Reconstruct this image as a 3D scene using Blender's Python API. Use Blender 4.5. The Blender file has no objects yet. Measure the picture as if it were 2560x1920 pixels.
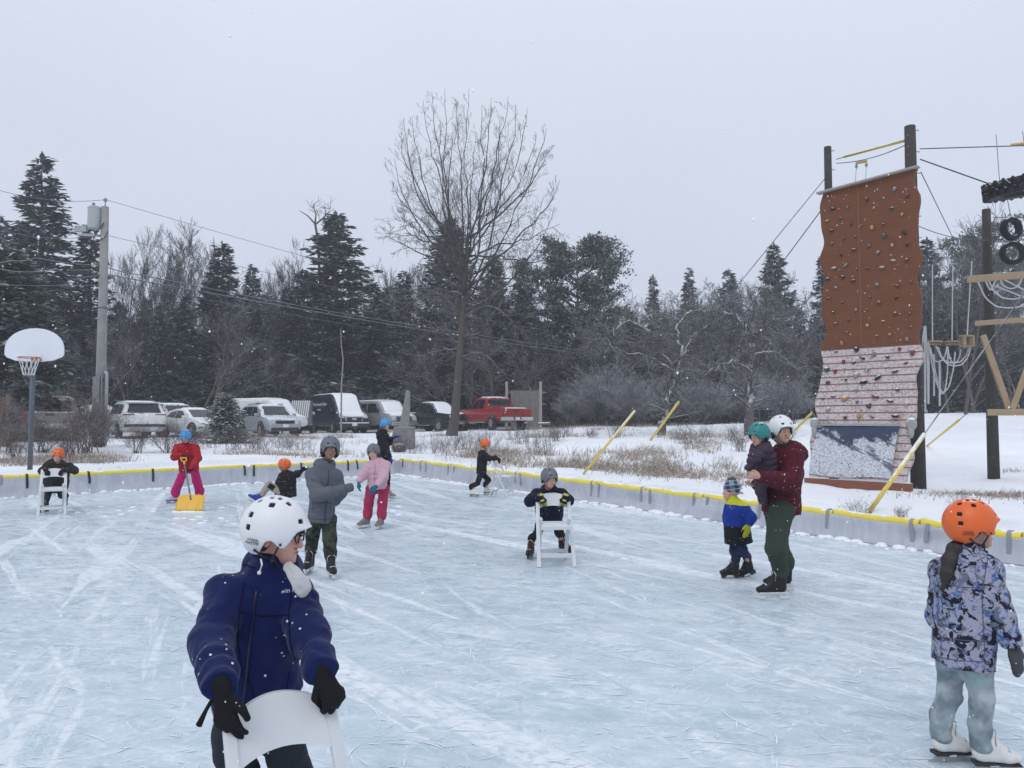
import bpy, bmesh, math, random
import numpy as np
from mathutils import Vector, Matrix
R = math.radians
sc = bpy.context.scene
COL = sc.collection
rng = np.random.default_rng(11)
random.seed(5)
# ------------------------------------------------------------------ camera model (photo is 2560 x 1920)
FPX = 1950.0; CH = 1.70; PIT = math.atan(90/1950)
CP, SP = math.cos(PIT), math.sin(PIT)
def ray(px, py):
    u = (px-1280)/FPX; v = -(py-960)/FPX
    return np.array([u, CP - v*SP, SP + v*CP])
def P(px, py, Y):
    d = ray(px, py); d = d/d[1]
    return np.array([d[0]*Y, Y, CH + d[2]*Y])
def G(px, py, z=0.0):
    d = ray(px, py); t = (z-CH)/d[2]
    return np.array([d[0]*t, d[1]*t, z])
def nz(v):
    v = np.asarray(v, float); return v/(np.linalg.norm(v)+1e-12)
# ------------------------------------------------------------------ tagging and linking
def tag(o, label=None, cat=None, group=None, kind=None):
    if label: o['label'] = label
    if cat: o['category'] = cat
    if group: o['group'] = group
    if kind: o['kind'] = kind
    return o
def empty(name, loc=(0,0,0), rz=0.0, label=None, cat=None, group=None):
    o = bpy.data.objects.new(name, None); COL.objects.link(o)
    o.location = loc; o.rotation_euler = (0,0,rz); o.empty_display_size = .1
    return tag(o, label, cat, group)
def link(name, me, parent=None, mats=None):
    o = bpy.data.objects.new(name, me); COL.objects.link(o)
    if parent is not None: o.parent = parent
    return o
def copy_tree(o, parent=None):
    c = o.copy(); COL.objects.link(c)
    if parent is not None: c.parent = parent
    for ch in list(o.children): copy_tree(ch, c)
    return c
def npmesh(name, V, F, mats, smooth=True, mi=None):
    """fast mesh from numpy verts and an (n,k) face array (or list of arrays)"""
    if not isinstance(F, list): F = [F]
    F = [np.asarray(f, np.int32) for f in F if len(f)]
    me = bpy.data.meshes.new(name)
    V = np.asarray(V, np.float32)
    me.vertices.add(len(V)); me.vertices.foreach_set('co', V.ravel())
    tot = np.concatenate([np.full(len(f), f.shape[1], np.int32) for f in F]) if F else np.zeros(0, np.int32)
    loops = np.concatenate([f.ravel() for f in F]) if F else np.zeros(0, np.int32)
    me.loops.add(len(loops)); me.loops.foreach_set('vertex_index', loops)
    me.polygons.add(len(tot))
    st = np.zeros(len(tot), np.int32); st[1:] = np.cumsum(tot)[:-1]
    me.polygons.foreach_set('loop_start', st)
    if mi is not None: me.polygons.foreach_set('material_index', np.asarray(mi, np.int32))
    me.polygons.foreach_set('use_smooth', np.full(len(tot), smooth, bool))
    me.update(calc_edges=True); me.validate()
    for m in (mats if isinstance(mats, (list, tuple)) else [mats]):
        if m is not None: me.materials.append(m)
    return me
class MB:
    """collects simple shapes into one mesh"""
    def __init__(s): s.v = []; s.f = []; s.m = []; s.cur = 0
    def add(s, vs, fs):
        n = len(s.v); s.v += [tuple(map(float, v)) for v in vs]
        s.f += [tuple(n+i for i in f) for f in fs]; s.m += [s.cur]*len(fs); return s
    def box(s, c, size, rot=None, taper=1.0):
        c = np.array(c, float); h = np.array(size, float)/2
        vs = []
        for z in (-1, 1):
            t = taper if z > 0 else 1.0
            for x, y in ((-1,-1),(1,-1),(1,1),(-1,1)):
                p = np.array([x*h[0]*t, y*h[1]*t, z*h[2]])
                if rot is not None: p = np.array(rot) @ p
                vs.append(c+p)
        return s.add(vs, [(3,2,1,0),(4,5,6,7),(0,1,5,4),(1,2,6,5),(2,3,7,6),(3,0,4,7)])
    def beam(s, a, b, w, h=None, up=(0,0,1)):
        a = np.array(a, float); b = np.array(b, float); h = h or w
        d = nz(b-a); x = np.cross(d, up)
        if np.linalg.norm(x) < 1e-4: x = np.cross(d, (1,0,0))
        x = nz(x); y = np.cross(x, d)
        return s.box((a+b)/2, (w, np.linalg.norm(b-a), h), np.stack([x, d, y], 1))
    def tube(s, pts, r, n=8, cap=True):
        pts = [np.array(p, float) for p in pts]
        rs = [r]*len(pts) if np.isscalar(r) else list(r)
        vs = []; fs = []; ref = None
        for i, p in enumerate(pts):
            d = nz(pts[min(i+1, len(pts)-1)]-pts[max(i-1, 0)])
            if ref is None:
                ref = np.array([0,0,1.]) if abs(d[2]) < .9 else np.array([1.,0,0])
            x = nz(np.cross(d, ref)); y = np.cross(x, d); ref = y if False else ref
            for k in range(n):
                a = 2*math.pi*k/n
                vs.append(p + rs[i]*(math.cos(a)*x + math.sin(a)*y))
        for i in range(len(pts)-1):
            for k in range(n):
                k2 = (k+1) % n
                fs.append((i*n+k, (i+1)*n+k, (i+1)*n+k2, i*n+k2))
        if cap:
            fs.append(tuple(range(n))); fs.append(tuple((len(pts)-1)*n+k for k in reversed(range(n))))
        return s.add(vs, fs)
    def lathe(s, prof, c=(0,0,0), axis='z', n=20, caps=True):
        vs = []; fs = []
        for r, z in prof:
            for k in range(n):
                a = 2*math.pi*k/n; p = (r*math.cos(a), r*math.sin(a), z)
                if axis == 'y': p = (p[0], p[2], p[1])
                if axis == 'x': p = (p[2], p[0], p[1])
                vs.append((p[0]+c[0], p[1]+c[1], p[2]+c[2]))
        for i in range(len(prof)-1):
            for k in range(n):
                k2 = (k+1) % n; fs.append((i*n+k, i*n+k2, (i+1)*n+k2, (i+1)*n+k))
        if caps: fs.append(tuple(reversed(range(n)))); fs.append(tuple((len(prof)-1)*n+k for k in range(n)))
        return s.add(vs, fs)
    def prism(s, poly, o, ax, ay, az, th):
        """polygon (2D) in the plane o + x*ax + y*ay, extruded by th along az"""
        o, ax, ay, az = [np.array(q, float) for q in (o, ax, ay, az)]
        n = len(poly)
        vs = [o+x*ax+y*ay for x, y in poly] + [o+x*ax+y*ay+az*th for x, y in poly]
        fs = [tuple(reversed(range(n))), tuple(range(n, 2*n))] + [(i, (i+1) % n, n+(i+1) % n, n+i) for i in range(n)]
        return s.add(vs, fs)
    def ball(s, c, r, n=8, m=6):
        r = np.array([r]*3 if np.isscalar(r) else r, float); vs = [np.array(c)+(0,0,r[2])]; fs = []
        for i in range(1, m):
            t = math.pi*i/m
            for k in range(n):
                a = 2*math.pi*k/n
                vs.append(np.array(c)+r*(math.sin(t)*math.cos(a), math.sin(t)*math.sin(a), math.cos(t)))
        vs.append(np.array(c)-(0,0,r[2])); L = len(vs)-1
        for k in range(n):
            k2 = (k+1) % n; fs.append((0, 1+k, 1+k2)); fs.append((L, 1+(m-2)*n+k2, 1+(m-2)*n+k))
            for i in range(m-2): fs.append((1+i*n+k, 1+(i+1)*n+k, 1+(i+1)*n+k2, 1+i*n+k2))
        return s.add(vs, fs)
    def mesh(s, name, mats, smooth=False, angle=None, bevel=0):
        me = bpy.data.meshes.new(name); me.from_pydata(s.v, [], s.f)
        me.polygons.foreach_set('material_index', s.m)
        if smooth or angle: me.polygons.foreach_set('use_smooth', [True]*len(s.f))
        me.update()
        bm = bmesh.new(); bm.from_mesh(me)
        bmesh.ops.recalc_face_normals(bm, faces=bm.faces)
        if bevel:
            es = [e for e in bm.edges if len(e.link_faces) == 2 and e.calc_face_angle(0) > .6]
            bmesh.ops.bevel(bm, geom=es, offset=bevel, segments=2, affect='EDGES', profile=.6, clamp_overlap=True)
        bm.to_mesh(me); bm.free()
        if angle: me.set_sharp_from_angle(angle=R(angle))
        for m in (mats if isinstance(mats, (list, tuple)) else [mats]): me.materials.append(m)
        return me
    def build(s, name, mats, parent=None, **k):
        return link(name, s.mesh(name, mats, **k), parent)
# ------------------------------------------------------------------ node helpers
def node(nt, typ, ins=None, **at):
    n = nt.nodes.new(typ)
    for k, v in at.items(): setattr(n, k, v)
    for k, v in (ins or {}).items():
        s = n.inputs[k]
        if isinstance(v, bpy.types.NodeSocket): nt.links.new(v, s)
        else: s.default_value = v
    return n
def c4(c): return (c[0], c[1], c[2], 1.0)
class T:
    """small material writer"""
    def __init__(s, name):
        s.m = bpy.data.materials.new(name); s.m.use_nodes = True; s.nt = s.m.node_tree
        s.b = s.nt.nodes['Principled BSDF']; s._tc = None
    def co(s, scale=(1,1,1), rot=(0,0,0), which='Object', loc=(0,0,0)):
        if s._tc is None: s._tc = node(s.nt, 'ShaderNodeTexCoord')
        v = s._tc.outputs[which]
        if any(rot): v = node(s.nt, 'ShaderNodeMapping', {'Vector': v, 'Rotation': rot}).outputs[0]      # turn first, then stretch
        return node(s.nt, 'ShaderNodeMapping', {'Vector': v, 'Scale': scale, 'Location': loc}).outputs[0]
    def noise(s, scale=5, detail=4, rough=.55, vec=None, dist=0):
        return node(s.nt, 'ShaderNodeTexNoise', {'Vector': vec if vec is not None else s.co(), 'Scale': scale, 'Detail': detail, 'Roughness': rough, 'Distortion': dist}).outputs[0]
    def voro(s, scale=5, vec=None, feature='F1', out='Distance', rand=1.0):
        return node(s.nt, 'ShaderNodeTexVoronoi', {'Vector': vec if vec is not None else s.co(), 'Scale': scale, 'Randomness': rand}, feature=feature).outputs[out]
    def math(s, op, a, b=0.0, c=0.0, clamp=False):
        n = node(s.nt, 'ShaderNodeMath', operation=op, use_clamp=clamp)
        for i, v in enumerate((a, b, c)):
            if isinstance(v, bpy.types.NodeSocket): s.nt.links.new(v, n.inputs[i])
            else: n.inputs[i].default_value = v
        return n.outputs[0]
    def rng(s, v, a, b, c=0.0, d=1.0):
        return node(s.nt, 'ShaderNodeMapRange', {'Value': v, 'From Min': a, 'From Max': b, 'To Min': c, 'To Max': d}).outputs[0]
    def mix(s, f, a, b, mode='MIX'):
        n = node(s.nt, 'ShaderNodeMix', data_type='RGBA', blend_type=mode)
        for i, v in ((0, f), (6, a), (7, b)):
            if isinstance(v, bpy.types.NodeSocket): s.nt.links.new(v, n.inputs[i])
            else: n.inputs[i].default_value = v if i == 0 else c4(v)
        return n.outputs[2]
    def sep(s, v):
        return node(s.nt, 'ShaderNodeSeparateXYZ', {'Vector': v}).outputs
    def normal_z(s, true=True):
        g = node(s.nt, 'ShaderNodeNewGeometry'); return s.sep(g.outputs['True Normal' if true else 'Normal'])[2]
    def bump(s, h, strength=.3, dist=.01):
        n = node(s.nt, 'ShaderNodeBump', {'Height': h, 'Strength': strength, 'Distance': dist}); s.nt.links.new(n.outputs[0], s.b.inputs['Normal'])
    def set(s, col=None, rough=None, **k):
        for key, v in (('Base Color', col), ('Roughness', rough)) + tuple((a.replace('_', ' '), b) for a, b in k.items()):
            if v is None: continue
            if isinstance(v, bpy.types.NodeSocket): s.nt.links.new(v, s.b.inputs[key])
            elif key in ('Base Color', 'Emission Color', 'Sheen Tint', 'Subsurface Radius'): s.b.inputs[key].default_value = c4(v) if key != 'Subsurface Radius' else v
            else: s.b.inputs[key].default_value = v
        return s.m
def simple(name, col, rough=.5, var=.12, scale=6, bump=0, bscale=60, metal=0, snow=0, **k):
    """plain surface with mottled colour, optional bump, optional settled snow on upward faces"""
    t = T(name)
    n = t.noise(scale, 5, .6)
    c = t.mix(n, tuple(x*(1-var*1.6) for x in col), tuple(min(1, x*(1+var*1.6)) for x in col))
    if snow:
        z = t.normal_z(False); s = t.math('ADD', z, t.rng(t.noise(14, 4), .3, .7, -.35, .35))
        c = t.mix(t.rng(s, 1-snow, 1-snow+.25), c, (.82,.84,.88))
    if bump: t.bump(t.noise(bscale, 4), bump, .01)
    return t.set(c, rough, Metallic=metal, **k)
SNOWC = (.82,.84,.88)
def cloth(name, col, rough=.8, var=.15, fleck=.5, weave=220, sheen=0.0, pattern=None, fscale=38):
    """cloth: woven bump, soft mottling and snowflakes that have settled on it"""
    t = T(name)
    n = t.noise(7, 5, .65)
    base = t.mix(n, tuple(x*(1-var*1.5) for x in col), tuple(x*(1+var*1.5) for x in col))
    if pattern: base = pattern(t, base)
    if fleck:
        v = t.voro(fscale, feature='F1'); m = t.math('LESS_THAN', v, .13)
        g = t.rng(t.noise(9, 3), .62-.12*fleck, .66-.12*fleck)
        base = t.mix(t.math('MULTIPLY', t.math('MULTIPLY', m, g), .85), base, SNOWC)
    t.bump(t.math('ADD', t.math('MULTIPLY', t.noise(weave, 2), .5), t.noise(28, 5, .6)), .25, .006)
    return t.set(base, rough, Sheen_Weight=sheen, Specular_IOR_Level=.18)
# ------------------------------------------------------------------ distance-field modelling (bodies, clothes, helmets, hands)
def _h(ix, iy, iz):
    n = (ix*374761393 + iy*668265263 + iz*2147483647//3) & 0x7fffffff
    n = ((n ^ (n >> 13))*1274126177) & 0x7fffffff
    return ((n ^ (n >> 16)) & 0xffff)/32768.0 - 1.0
def vnoise(p):
    p = p.astype(np.float64)
    i = np.floor(p).astype(np.int64); f = p-i; f = f*f*(3-2*f); r = 0
    for dx in (0,1):
        wx = f[...,0] if dx else 1-f[...,0]
        for dy in (0,1):
            wy = f[...,1] if dy else 1-f[...,1]
            for dz in (0,1):
                wz = f[...,2] if dz else 1-f[...,2]
                r = r + wx*wy*wz*_h(i[...,0]+dx, i[...,1]+dy, i[...,2]+dz)
    return r
class SDF:
    def __init__(s, lo, hi, res):
        s.lo = np.array(lo, float)-2*res; s.res = res
        s.n = np.ceil((np.array(hi)+2*res-s.lo)/res).astype(int)+1
        s.F = np.full(s.n, 10.0, np.float32)
    def reg(s, lo, hi):
        a = np.clip(np.floor((np.array(lo)-s.lo)/s.res).astype(int), 0, s.n); b = np.clip(np.ceil((np.array(hi)-s.lo)/s.res).astype(int)+1, 0, s.n)
        if (b <= a).any(): return None, None
        sl = tuple(slice(x, y) for x, y in zip(a, b))
        ax = [(s.lo[i]+s.res*np.arange(a[i], b[i])).astype(np.float32) for i in range(3)]
        return sl, np.stack(np.meshgrid(*ax, indexing='ij'), -1)
    def op(s, sl, d, k, how='u'):
        A = s.F[sl]
        if how == 'u':
            if k > 0:
                h = np.clip(.5+.5*(A-d)/k, 0, 1); s.F[sl] = A*(1-h)+d*h - k*h*(1-h)
            else: s.F[sl] = np.minimum(A, d)
        elif how == 's':
            if k > 0:
                h = np.clip(.5-.5*(-d-A)/k, 0, 1)
                s.F[sl] = (-d)*(1-h) + A*h + k*h*(1-h)
            else: s.F[sl] = np.maximum(A, -d)
        elif how == 'i': s.F[sl] = np.maximum(A, d)
    def rc(s, a, b, ra, rb=None, k=.02, fr=None, flat=1.0, how='u'):
        a = np.array(a, np.float32); b = np.array(b, np.float32); rb = ra if rb is None else rb
        m = max(ra, rb)+k+3*s.res+.02
        sl, p = s.reg(np.minimum(a, b)-m, np.maximum(a, b)+m)
        if sl is None: return s
        ab = b-a; L = float(ab@ab)+1e-9
        t = np.clip(((p-a)@ab)/L, 0, 1)
        q = p-a-t[...,None]*ab
        if fr is not None:
            fr = np.asarray(nz(fr), np.float32); q = q+(1/flat-1)*(q@fr)[...,None]*fr
        d = np.sqrt((q*q).sum(-1)) - (ra+(rb-ra)*t)
        s.op(sl, d, k, how); return s
    def chain(s, pts, rs, k=.02, **kw):
        for i in range(len(pts)-1): s.rc(pts[i], pts[i+1], rs[i], rs[i+1], k, **kw)
        return s
    def ell(s, c, r, M=None, k=.01, how='u'):
        c = np.array(c, np.float32); r = np.array(r, np.float32); m = float(r.max())+k+3*s.res+.02
        sl, p = s.reg(c-m, c+m)
        if sl is None: return s
        q = p-c
        if M is not None: q = q@np.asarray(M, np.float32)
        q = q/r; l = np.sqrt((q*q).sum(-1)); d = (l-1)*float(r.min() if r.max() > 2.5*r.min() else r.mean())
        s.op(sl, d, k, how); return s
    def plane(s, o, n, region=None):
        """keep what lies behind the plane"""
        sl, p = s.reg(*(region or (s.lo, s.lo+s.res*s.n)))
        if sl is None: return s
        d = (p-np.asarray(o, np.float32))@np.asarray(nz(n), np.float32)
        s.op(sl, d, 0, 'i'); return s
    def wrinkle(s, amp, freq, seed=0, squash=(1,1,1)):
        idx = np.argwhere(np.abs(s.F) < .05+amp*2)
        p = s.lo+idx*s.res
        q = p*np.array(squash)*freq+seed*17.3
        n = vnoise(q)*.65+vnoise(q*2.1+5)*.35
        s.F[tuple(idx.T)] += (amp*n).astype(np.float32); return s
    def folds(s, amp, f_al, f_ac, a, b, rad, seed=0):
        """cloth folds running round a limb from a to b"""
        a = np.array(a); b = np.array(b); m = rad+.05
        lo = np.clip(np.floor((np.minimum(a,b)-m-s.lo)/s.res).astype(int), 0, s.n); hi = np.clip(np.ceil((np.maximum(a,b)+m-s.lo)/s.res).astype(int), 0, s.n)
        if (hi <= lo).any(): return s
        idx = np.argwhere(np.abs(s.F[lo[0]:hi[0],lo[1]:hi[1],lo[2]:hi[2]]) < .045)+lo; p = s.lo+idx*s.res; d = nz(b-a); L = np.linalg.norm(b-a)
        al = (p-a)@d; pe = (p-a)-al[:,None]*d; w = np.clip(1.15-np.linalg.norm(pe, axis=1)/m, 0, 1)**.3*np.clip((al+.03)/.05, 0, 1)*np.clip((L+.03-al)/.05, 0, 1)
        q = np.stack([pe[:,0]*f_ac+al*2, pe[:,1]*f_ac+seed, pe[:,2]*f_ac+al*f_al], 1); n = vnoise(q); q2 = q*1.9+7
        s.F[tuple(idx.T)] += (amp*w*(n*.7+.4*np.abs(vnoise(q2)))).astype(np.float32); return s
    def quilt(s, amp, spacing, axis, o=(0,0,0)):
        idx = np.argwhere(np.abs(s.F) < .06); p = s.lo+idx*s.res-np.array(o)
        v = p@nz(axis)/spacing
        s.F[tuple(idx.T)] += (amp*(1-np.abs(np.sin(math.pi*v)))**3).astype(np.float32); return s
    def nets(s, name, mats, origin=(0,0,0), smooth=True, relax=1):
        F = s.F; S = F < 0
        c = [F[x:F.shape[0]-1+x, y:F.shape[1]-1+y, z:F.shape[2]-1+z] for x in (0,1) for y in (0,1) for z in (0,1)]
        Sc = [S[x:F.shape[0]-1+x, y:F.shape[1]-1+y, z:F.shape[2]-1+z] for x in (0,1) for y in (0,1) for z in (0,1)]
        any_ = Sc[0].copy(); all_ = Sc[0].copy()
        for q in Sc[1:]: any_ |= q; all_ &= q
        mixd = any_ & ~all_
        ids = np.argwhere(mixd)
        if len(ids) == 0: return npmesh(name, np.zeros((0,3)), np.zeros((0,4)), mats)
        vi = np.full(mixd.shape, -1, np.int64); vi[mixd] = np.arange(len(ids))
        cv = np.stack([q[mixd] for q in c], 1).astype(np.float64)
        co = np.array([(x,y,z) for x in (0,1) for y in (0,1) for z in (0,1)], float)
        acc = np.zeros((len(ids),3)); cnt = np.zeros(len(ids))
        for i in range(8):
            for j in range(i+1, 8):
                if np.abs(co[i]-co[j]).sum() != 1: continue
                a, b = cv[:,i], cv[:,j]; m = (a < 0) != (b < 0)
                t = np.where(m, a/np.where(m, a-b, 1), 0)
                acc += np.where(m[:,None], co[i]+t[:,None]*(co[j]-co[i]), 0); cnt += m
        V = s.lo+(ids+acc/cnt[:,None])*s.res
        quads = []
        for ax in range(3):
            A = np.moveaxis(S, ax, 0); d = A[:-1] != A[1:]
            W = np.moveaxis(vi, ax, 0)
            d = d[:, 1:-1, 1:-1]
            e = np.argwhere(d)
            if len(e) == 0: continue
            i, j, k = e[:,0], e[:,1]+1, e[:,2]+1
            q = np.stack([W[i,j-1,k-1], W[i,j,k-1], W[i,j,k], W[i,j-1,k]], 1)
            ins = A[:-1][i, j, k]
            flip = ins if ax != 1 else ~ins
            q[~flip] = q[~flip][:, ::-1]
            quads.append(q)
        Q = np.concatenate(quads); Q = Q[(Q >= 0).all(1)]
        for _ in range(relax):
            S_ = np.zeros_like(V); n_ = np.zeros(len(V))
            for a in range(4):
                np.add.at(S_, Q[:,a], V[Q[:,(a+1) % 4]]); np.add.at(n_, Q[:,a], 1)
                np.add.at(S_, Q[:,a], V[Q[:,(a+3) % 4]]); np.add.at(n_, Q[:,a], 1)
            V = np.where(n_[:,None] > 0, .45*V+.55*S_/np.maximum(n_,1)[:,None], V)
        return npmesh(name, V-np.array(origin), Q, mats, smooth)
# ------------------------------------------------------------------ camera, sky, sun, air
cam = bpy.data.cameras.new('camera'); camo = bpy.data.objects.new('camera', cam); COL.objects.link(camo)
cam.sensor_width = 36; cam.lens = 36*FPX/2560; cam.clip_end = 2000; cam.clip_start = .05
camo.location = (0,0,CH); camo.rotation_euler = (math.pi/2+PIT, 0, 0); sc.camera = camo
sc.view_settings.view_transform = 'Standard'; sc.view_settings.look = 'None'; sc.view_settings.exposure = 0.0
w = bpy.data.worlds.new('World'); sc.world = w; w.use_nodes = True
nt = w.node_tree; bg = nt.nodes['Background']
SUN_EL, SUN_AZ = 48, 200
sky = node(nt, 'ShaderNodeTexSky', sky_type='NISHITA', sun_disc=False, sun_elevation=R(SUN_EL), sun_rotation=R(SUN_AZ), dust_density=6.0, air_density=1.0, ozone_density=1.0)
tc = node(nt, 'ShaderNodeTexCoord')
zz = node(nt, 'ShaderNodeSeparateXYZ', {'Vector': tc.outputs['Generated']}).outputs[2]
ov = node(nt, 'ShaderNodeValToRGB', {'Fac': zz})
cr = ov.color_ramp; cr.elements[0].position = 0.0; cr.elements[0].color = (6.2,6.7,8.2,1)
cr.elements[1].position = .32; cr.elements[1].color = (7.0,7.6,8.85,1)
e = cr.elements.new(1.0); e.color = (9.6,10.3,11.6,1)
cn = node(nt, 'ShaderNodeTexNoise', {'Vector': tc.outputs['Generated'], 'Scale': 2.2, 'Detail': 4})
cm = node(nt, 'ShaderNodeMapRange', {'Value': cn.outputs[0], 'From Min': .3, 'From Max': .7, 'To Min': .975, 'To Max': 1.025})
vm = node(nt, 'ShaderNodeVectorMath', {0: ov.outputs[0], 1: cm.outputs[0]}, operation='MULTIPLY')
mx = node(nt, 'ShaderNodeMix', {0: .93, 6: sky.outputs[0], 7: vm.outputs[0]}, data_type='RGBA')
nt.links.new(mx.outputs[2], bg.inputs[0]); bg.inputs[1].default_value = .1
sun = bpy.data.lights.new('sun', 'SUN'); sun.energy = .7; sun.angle = R(25); sun.color = (1,.985,.96)
so = bpy.data.objects.new('sun', sun); COL.objects.link(so)
el, az = R(SUN_EL), R(SUN_AZ)
sd = Vector((math.sin(az)*math.cos(el), math.cos(az)*math.cos(el), math.sin(el)))
so.rotation_euler = (-sd).to_track_quat('-Z', 'Y').to_euler(); so.location = (0,0,30)
# ------------------------------------------------------------------ rink plan
WL = np.array([-11.2,17.0]); WC = np.array([-3.5,24.5]); WR = np.array([6.04,9.2])
dL = nz(np.append(WC-WL,0))[:2]; dR = nz(np.append(WR-WC,0))[:2]
nL = np.array([-dL[1], dL[0]]); nR = np.array([-dR[1], dR[0]])     # outward normals
WL0 = WL-dL*9; WR1 = WR+dR*14
def s_out(x, y):
    """distance outside the rink (negative inside)"""
    a = (np.asarray(x)-WC[0])*nL[0]+(np.asarray(y)-WC[1])*nL[1]
    b = (np.asarray(x)-WC[0])*nR[0]+(np.asarray(y)-WC[1])*nR[1]
    return np.maximum(a, b)
CP_ = np.array([(-12,17.5,.46),(-11.3,18.4,.58),(-8,22,.62),(-3.5,26.5,.55),(-14,28,.8),(-18,40,.86),(-10,42,.86),(-11,50,.86),(-3,49,.95),(0,46,1.13),(-1.5,33,1.0),
 (1,20,.42),(2.5,24,.66),(5,17,.36),(6.5,12,.33),(8,15,.31),(12,12,.4),(14,20,.52),(20,30,1.0),(14,45,1.47),(28,50,2.1),(6,45,1.3),(0,60,1.3),(-25,60,1.2),
 (30,70,2.6),(-40,30,.9),(40,30,1.6),(10,9,.33),(-18,12,.4),(-20,0,.3),(14,0,.3),(0,-14,.3),(0,130,3),(70,120,4),(-70,120,3),(9,33,.98),(16,36,1.15),(-6,33,.95),(4,30,.95)])
def ground(x, y):
    x = np.asarray(x, float); y = np.asarray(y, float); num = 0; den = 0
    for a, b, h in CP_:
        wgt = 1/((x-a)**2+(y-b)**2+1.5)**1.8
        num = num+wgt*h; den = den+wgt
    h = num/den
    s = s_out(x, y)
    return np.where(s > -.25, h, -.12)
def Gt(px, py, far=140):
    d = ray(px, py); d = d/d[1]
    Y = 9.0
    while Y < far:
        p = np.array([d[0]*Y, Y, CH+d[2]*Y])
        if s_out(p[0], p[1]) > .3 and p[2] <= float(ground(p[0], p[1])): return p
        Y += .05
    return p
def at(px, Y):
    x = ray(px, 1050); X = x[0]/x[1]*Y
    return np.array([X, Y, float(ground(X, Y))])
# ------------------------------------------------------------------ snow ground
def m_snow():
    t = T('snow')
    n1 = t.noise(.5, 5, .6); n2 = t.noise(7, 6, .65)
    c = t.mix(t.rng(n1, .3, .7), (.76,.79,.84), (.86,.87,.90))
    # thin dirt and leaf litter where the snow is thin
    lit = t.math('MULTIPLY', t.rng(t.noise(9, 6, .75), .60, .66), t.rng(t.noise(.33, 3), .50, .60))
    c = t.mix(t.math('MULTIPLY', lit, .8), c, (.10,.085,.07))
    t.bump(t.math('ADD', t.noise(1.6, 5), t.math('MULTIPLY', t.noise(24, 5), .25)), .5, .05)
    return t.set(c, .85, Subsurface_Weight=.0)
SNOW = m_snow()
def grid_mesh(name, xs, ys, fz, mat):
    X, Y = np.meshgrid(xs, ys, indexing='ij'); Z = fz(X, Y)
    n, m = X.shape; idx = np.arange(n*m).reshape(n, m)
    F = np.stack([idx[:-1,:-1], idx[1:,:-1], idx[1:,1:], idx[:-1,1:]], -1).reshape(-1,4)
    return npmesh(name, np.stack([X,Y,Z],-1).reshape(-1,3), F, mat)
xs = np.concatenate([np.arange(-150,-36,6), np.arange(-36,40,.3), np.arange(40,151,6)])
ys = np.concatenate([np.arange(-40,0,4), np.arange(0,56,.3), np.arange(56,181,5)])
def gz(X, Y):
    p = np.stack([X*.8, Y*.8, X*0+3], -1)
    q = np.stack([X*2.9, Y*2.9, X*0+9], -1)
    lump = vnoise(p)*.05+vnoise(q)*.02
    g = ground(X, Y); so_ = s_out(X, Y)
    return np.where(so_ > .75, g+lump, np.where(so_ > -.25, np.minimum(g-.45, -.1), -.12))
tag(link('snow_ground', grid_mesh('snow_ground', xs, ys, gz, SNOW)), kind='structure')
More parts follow.
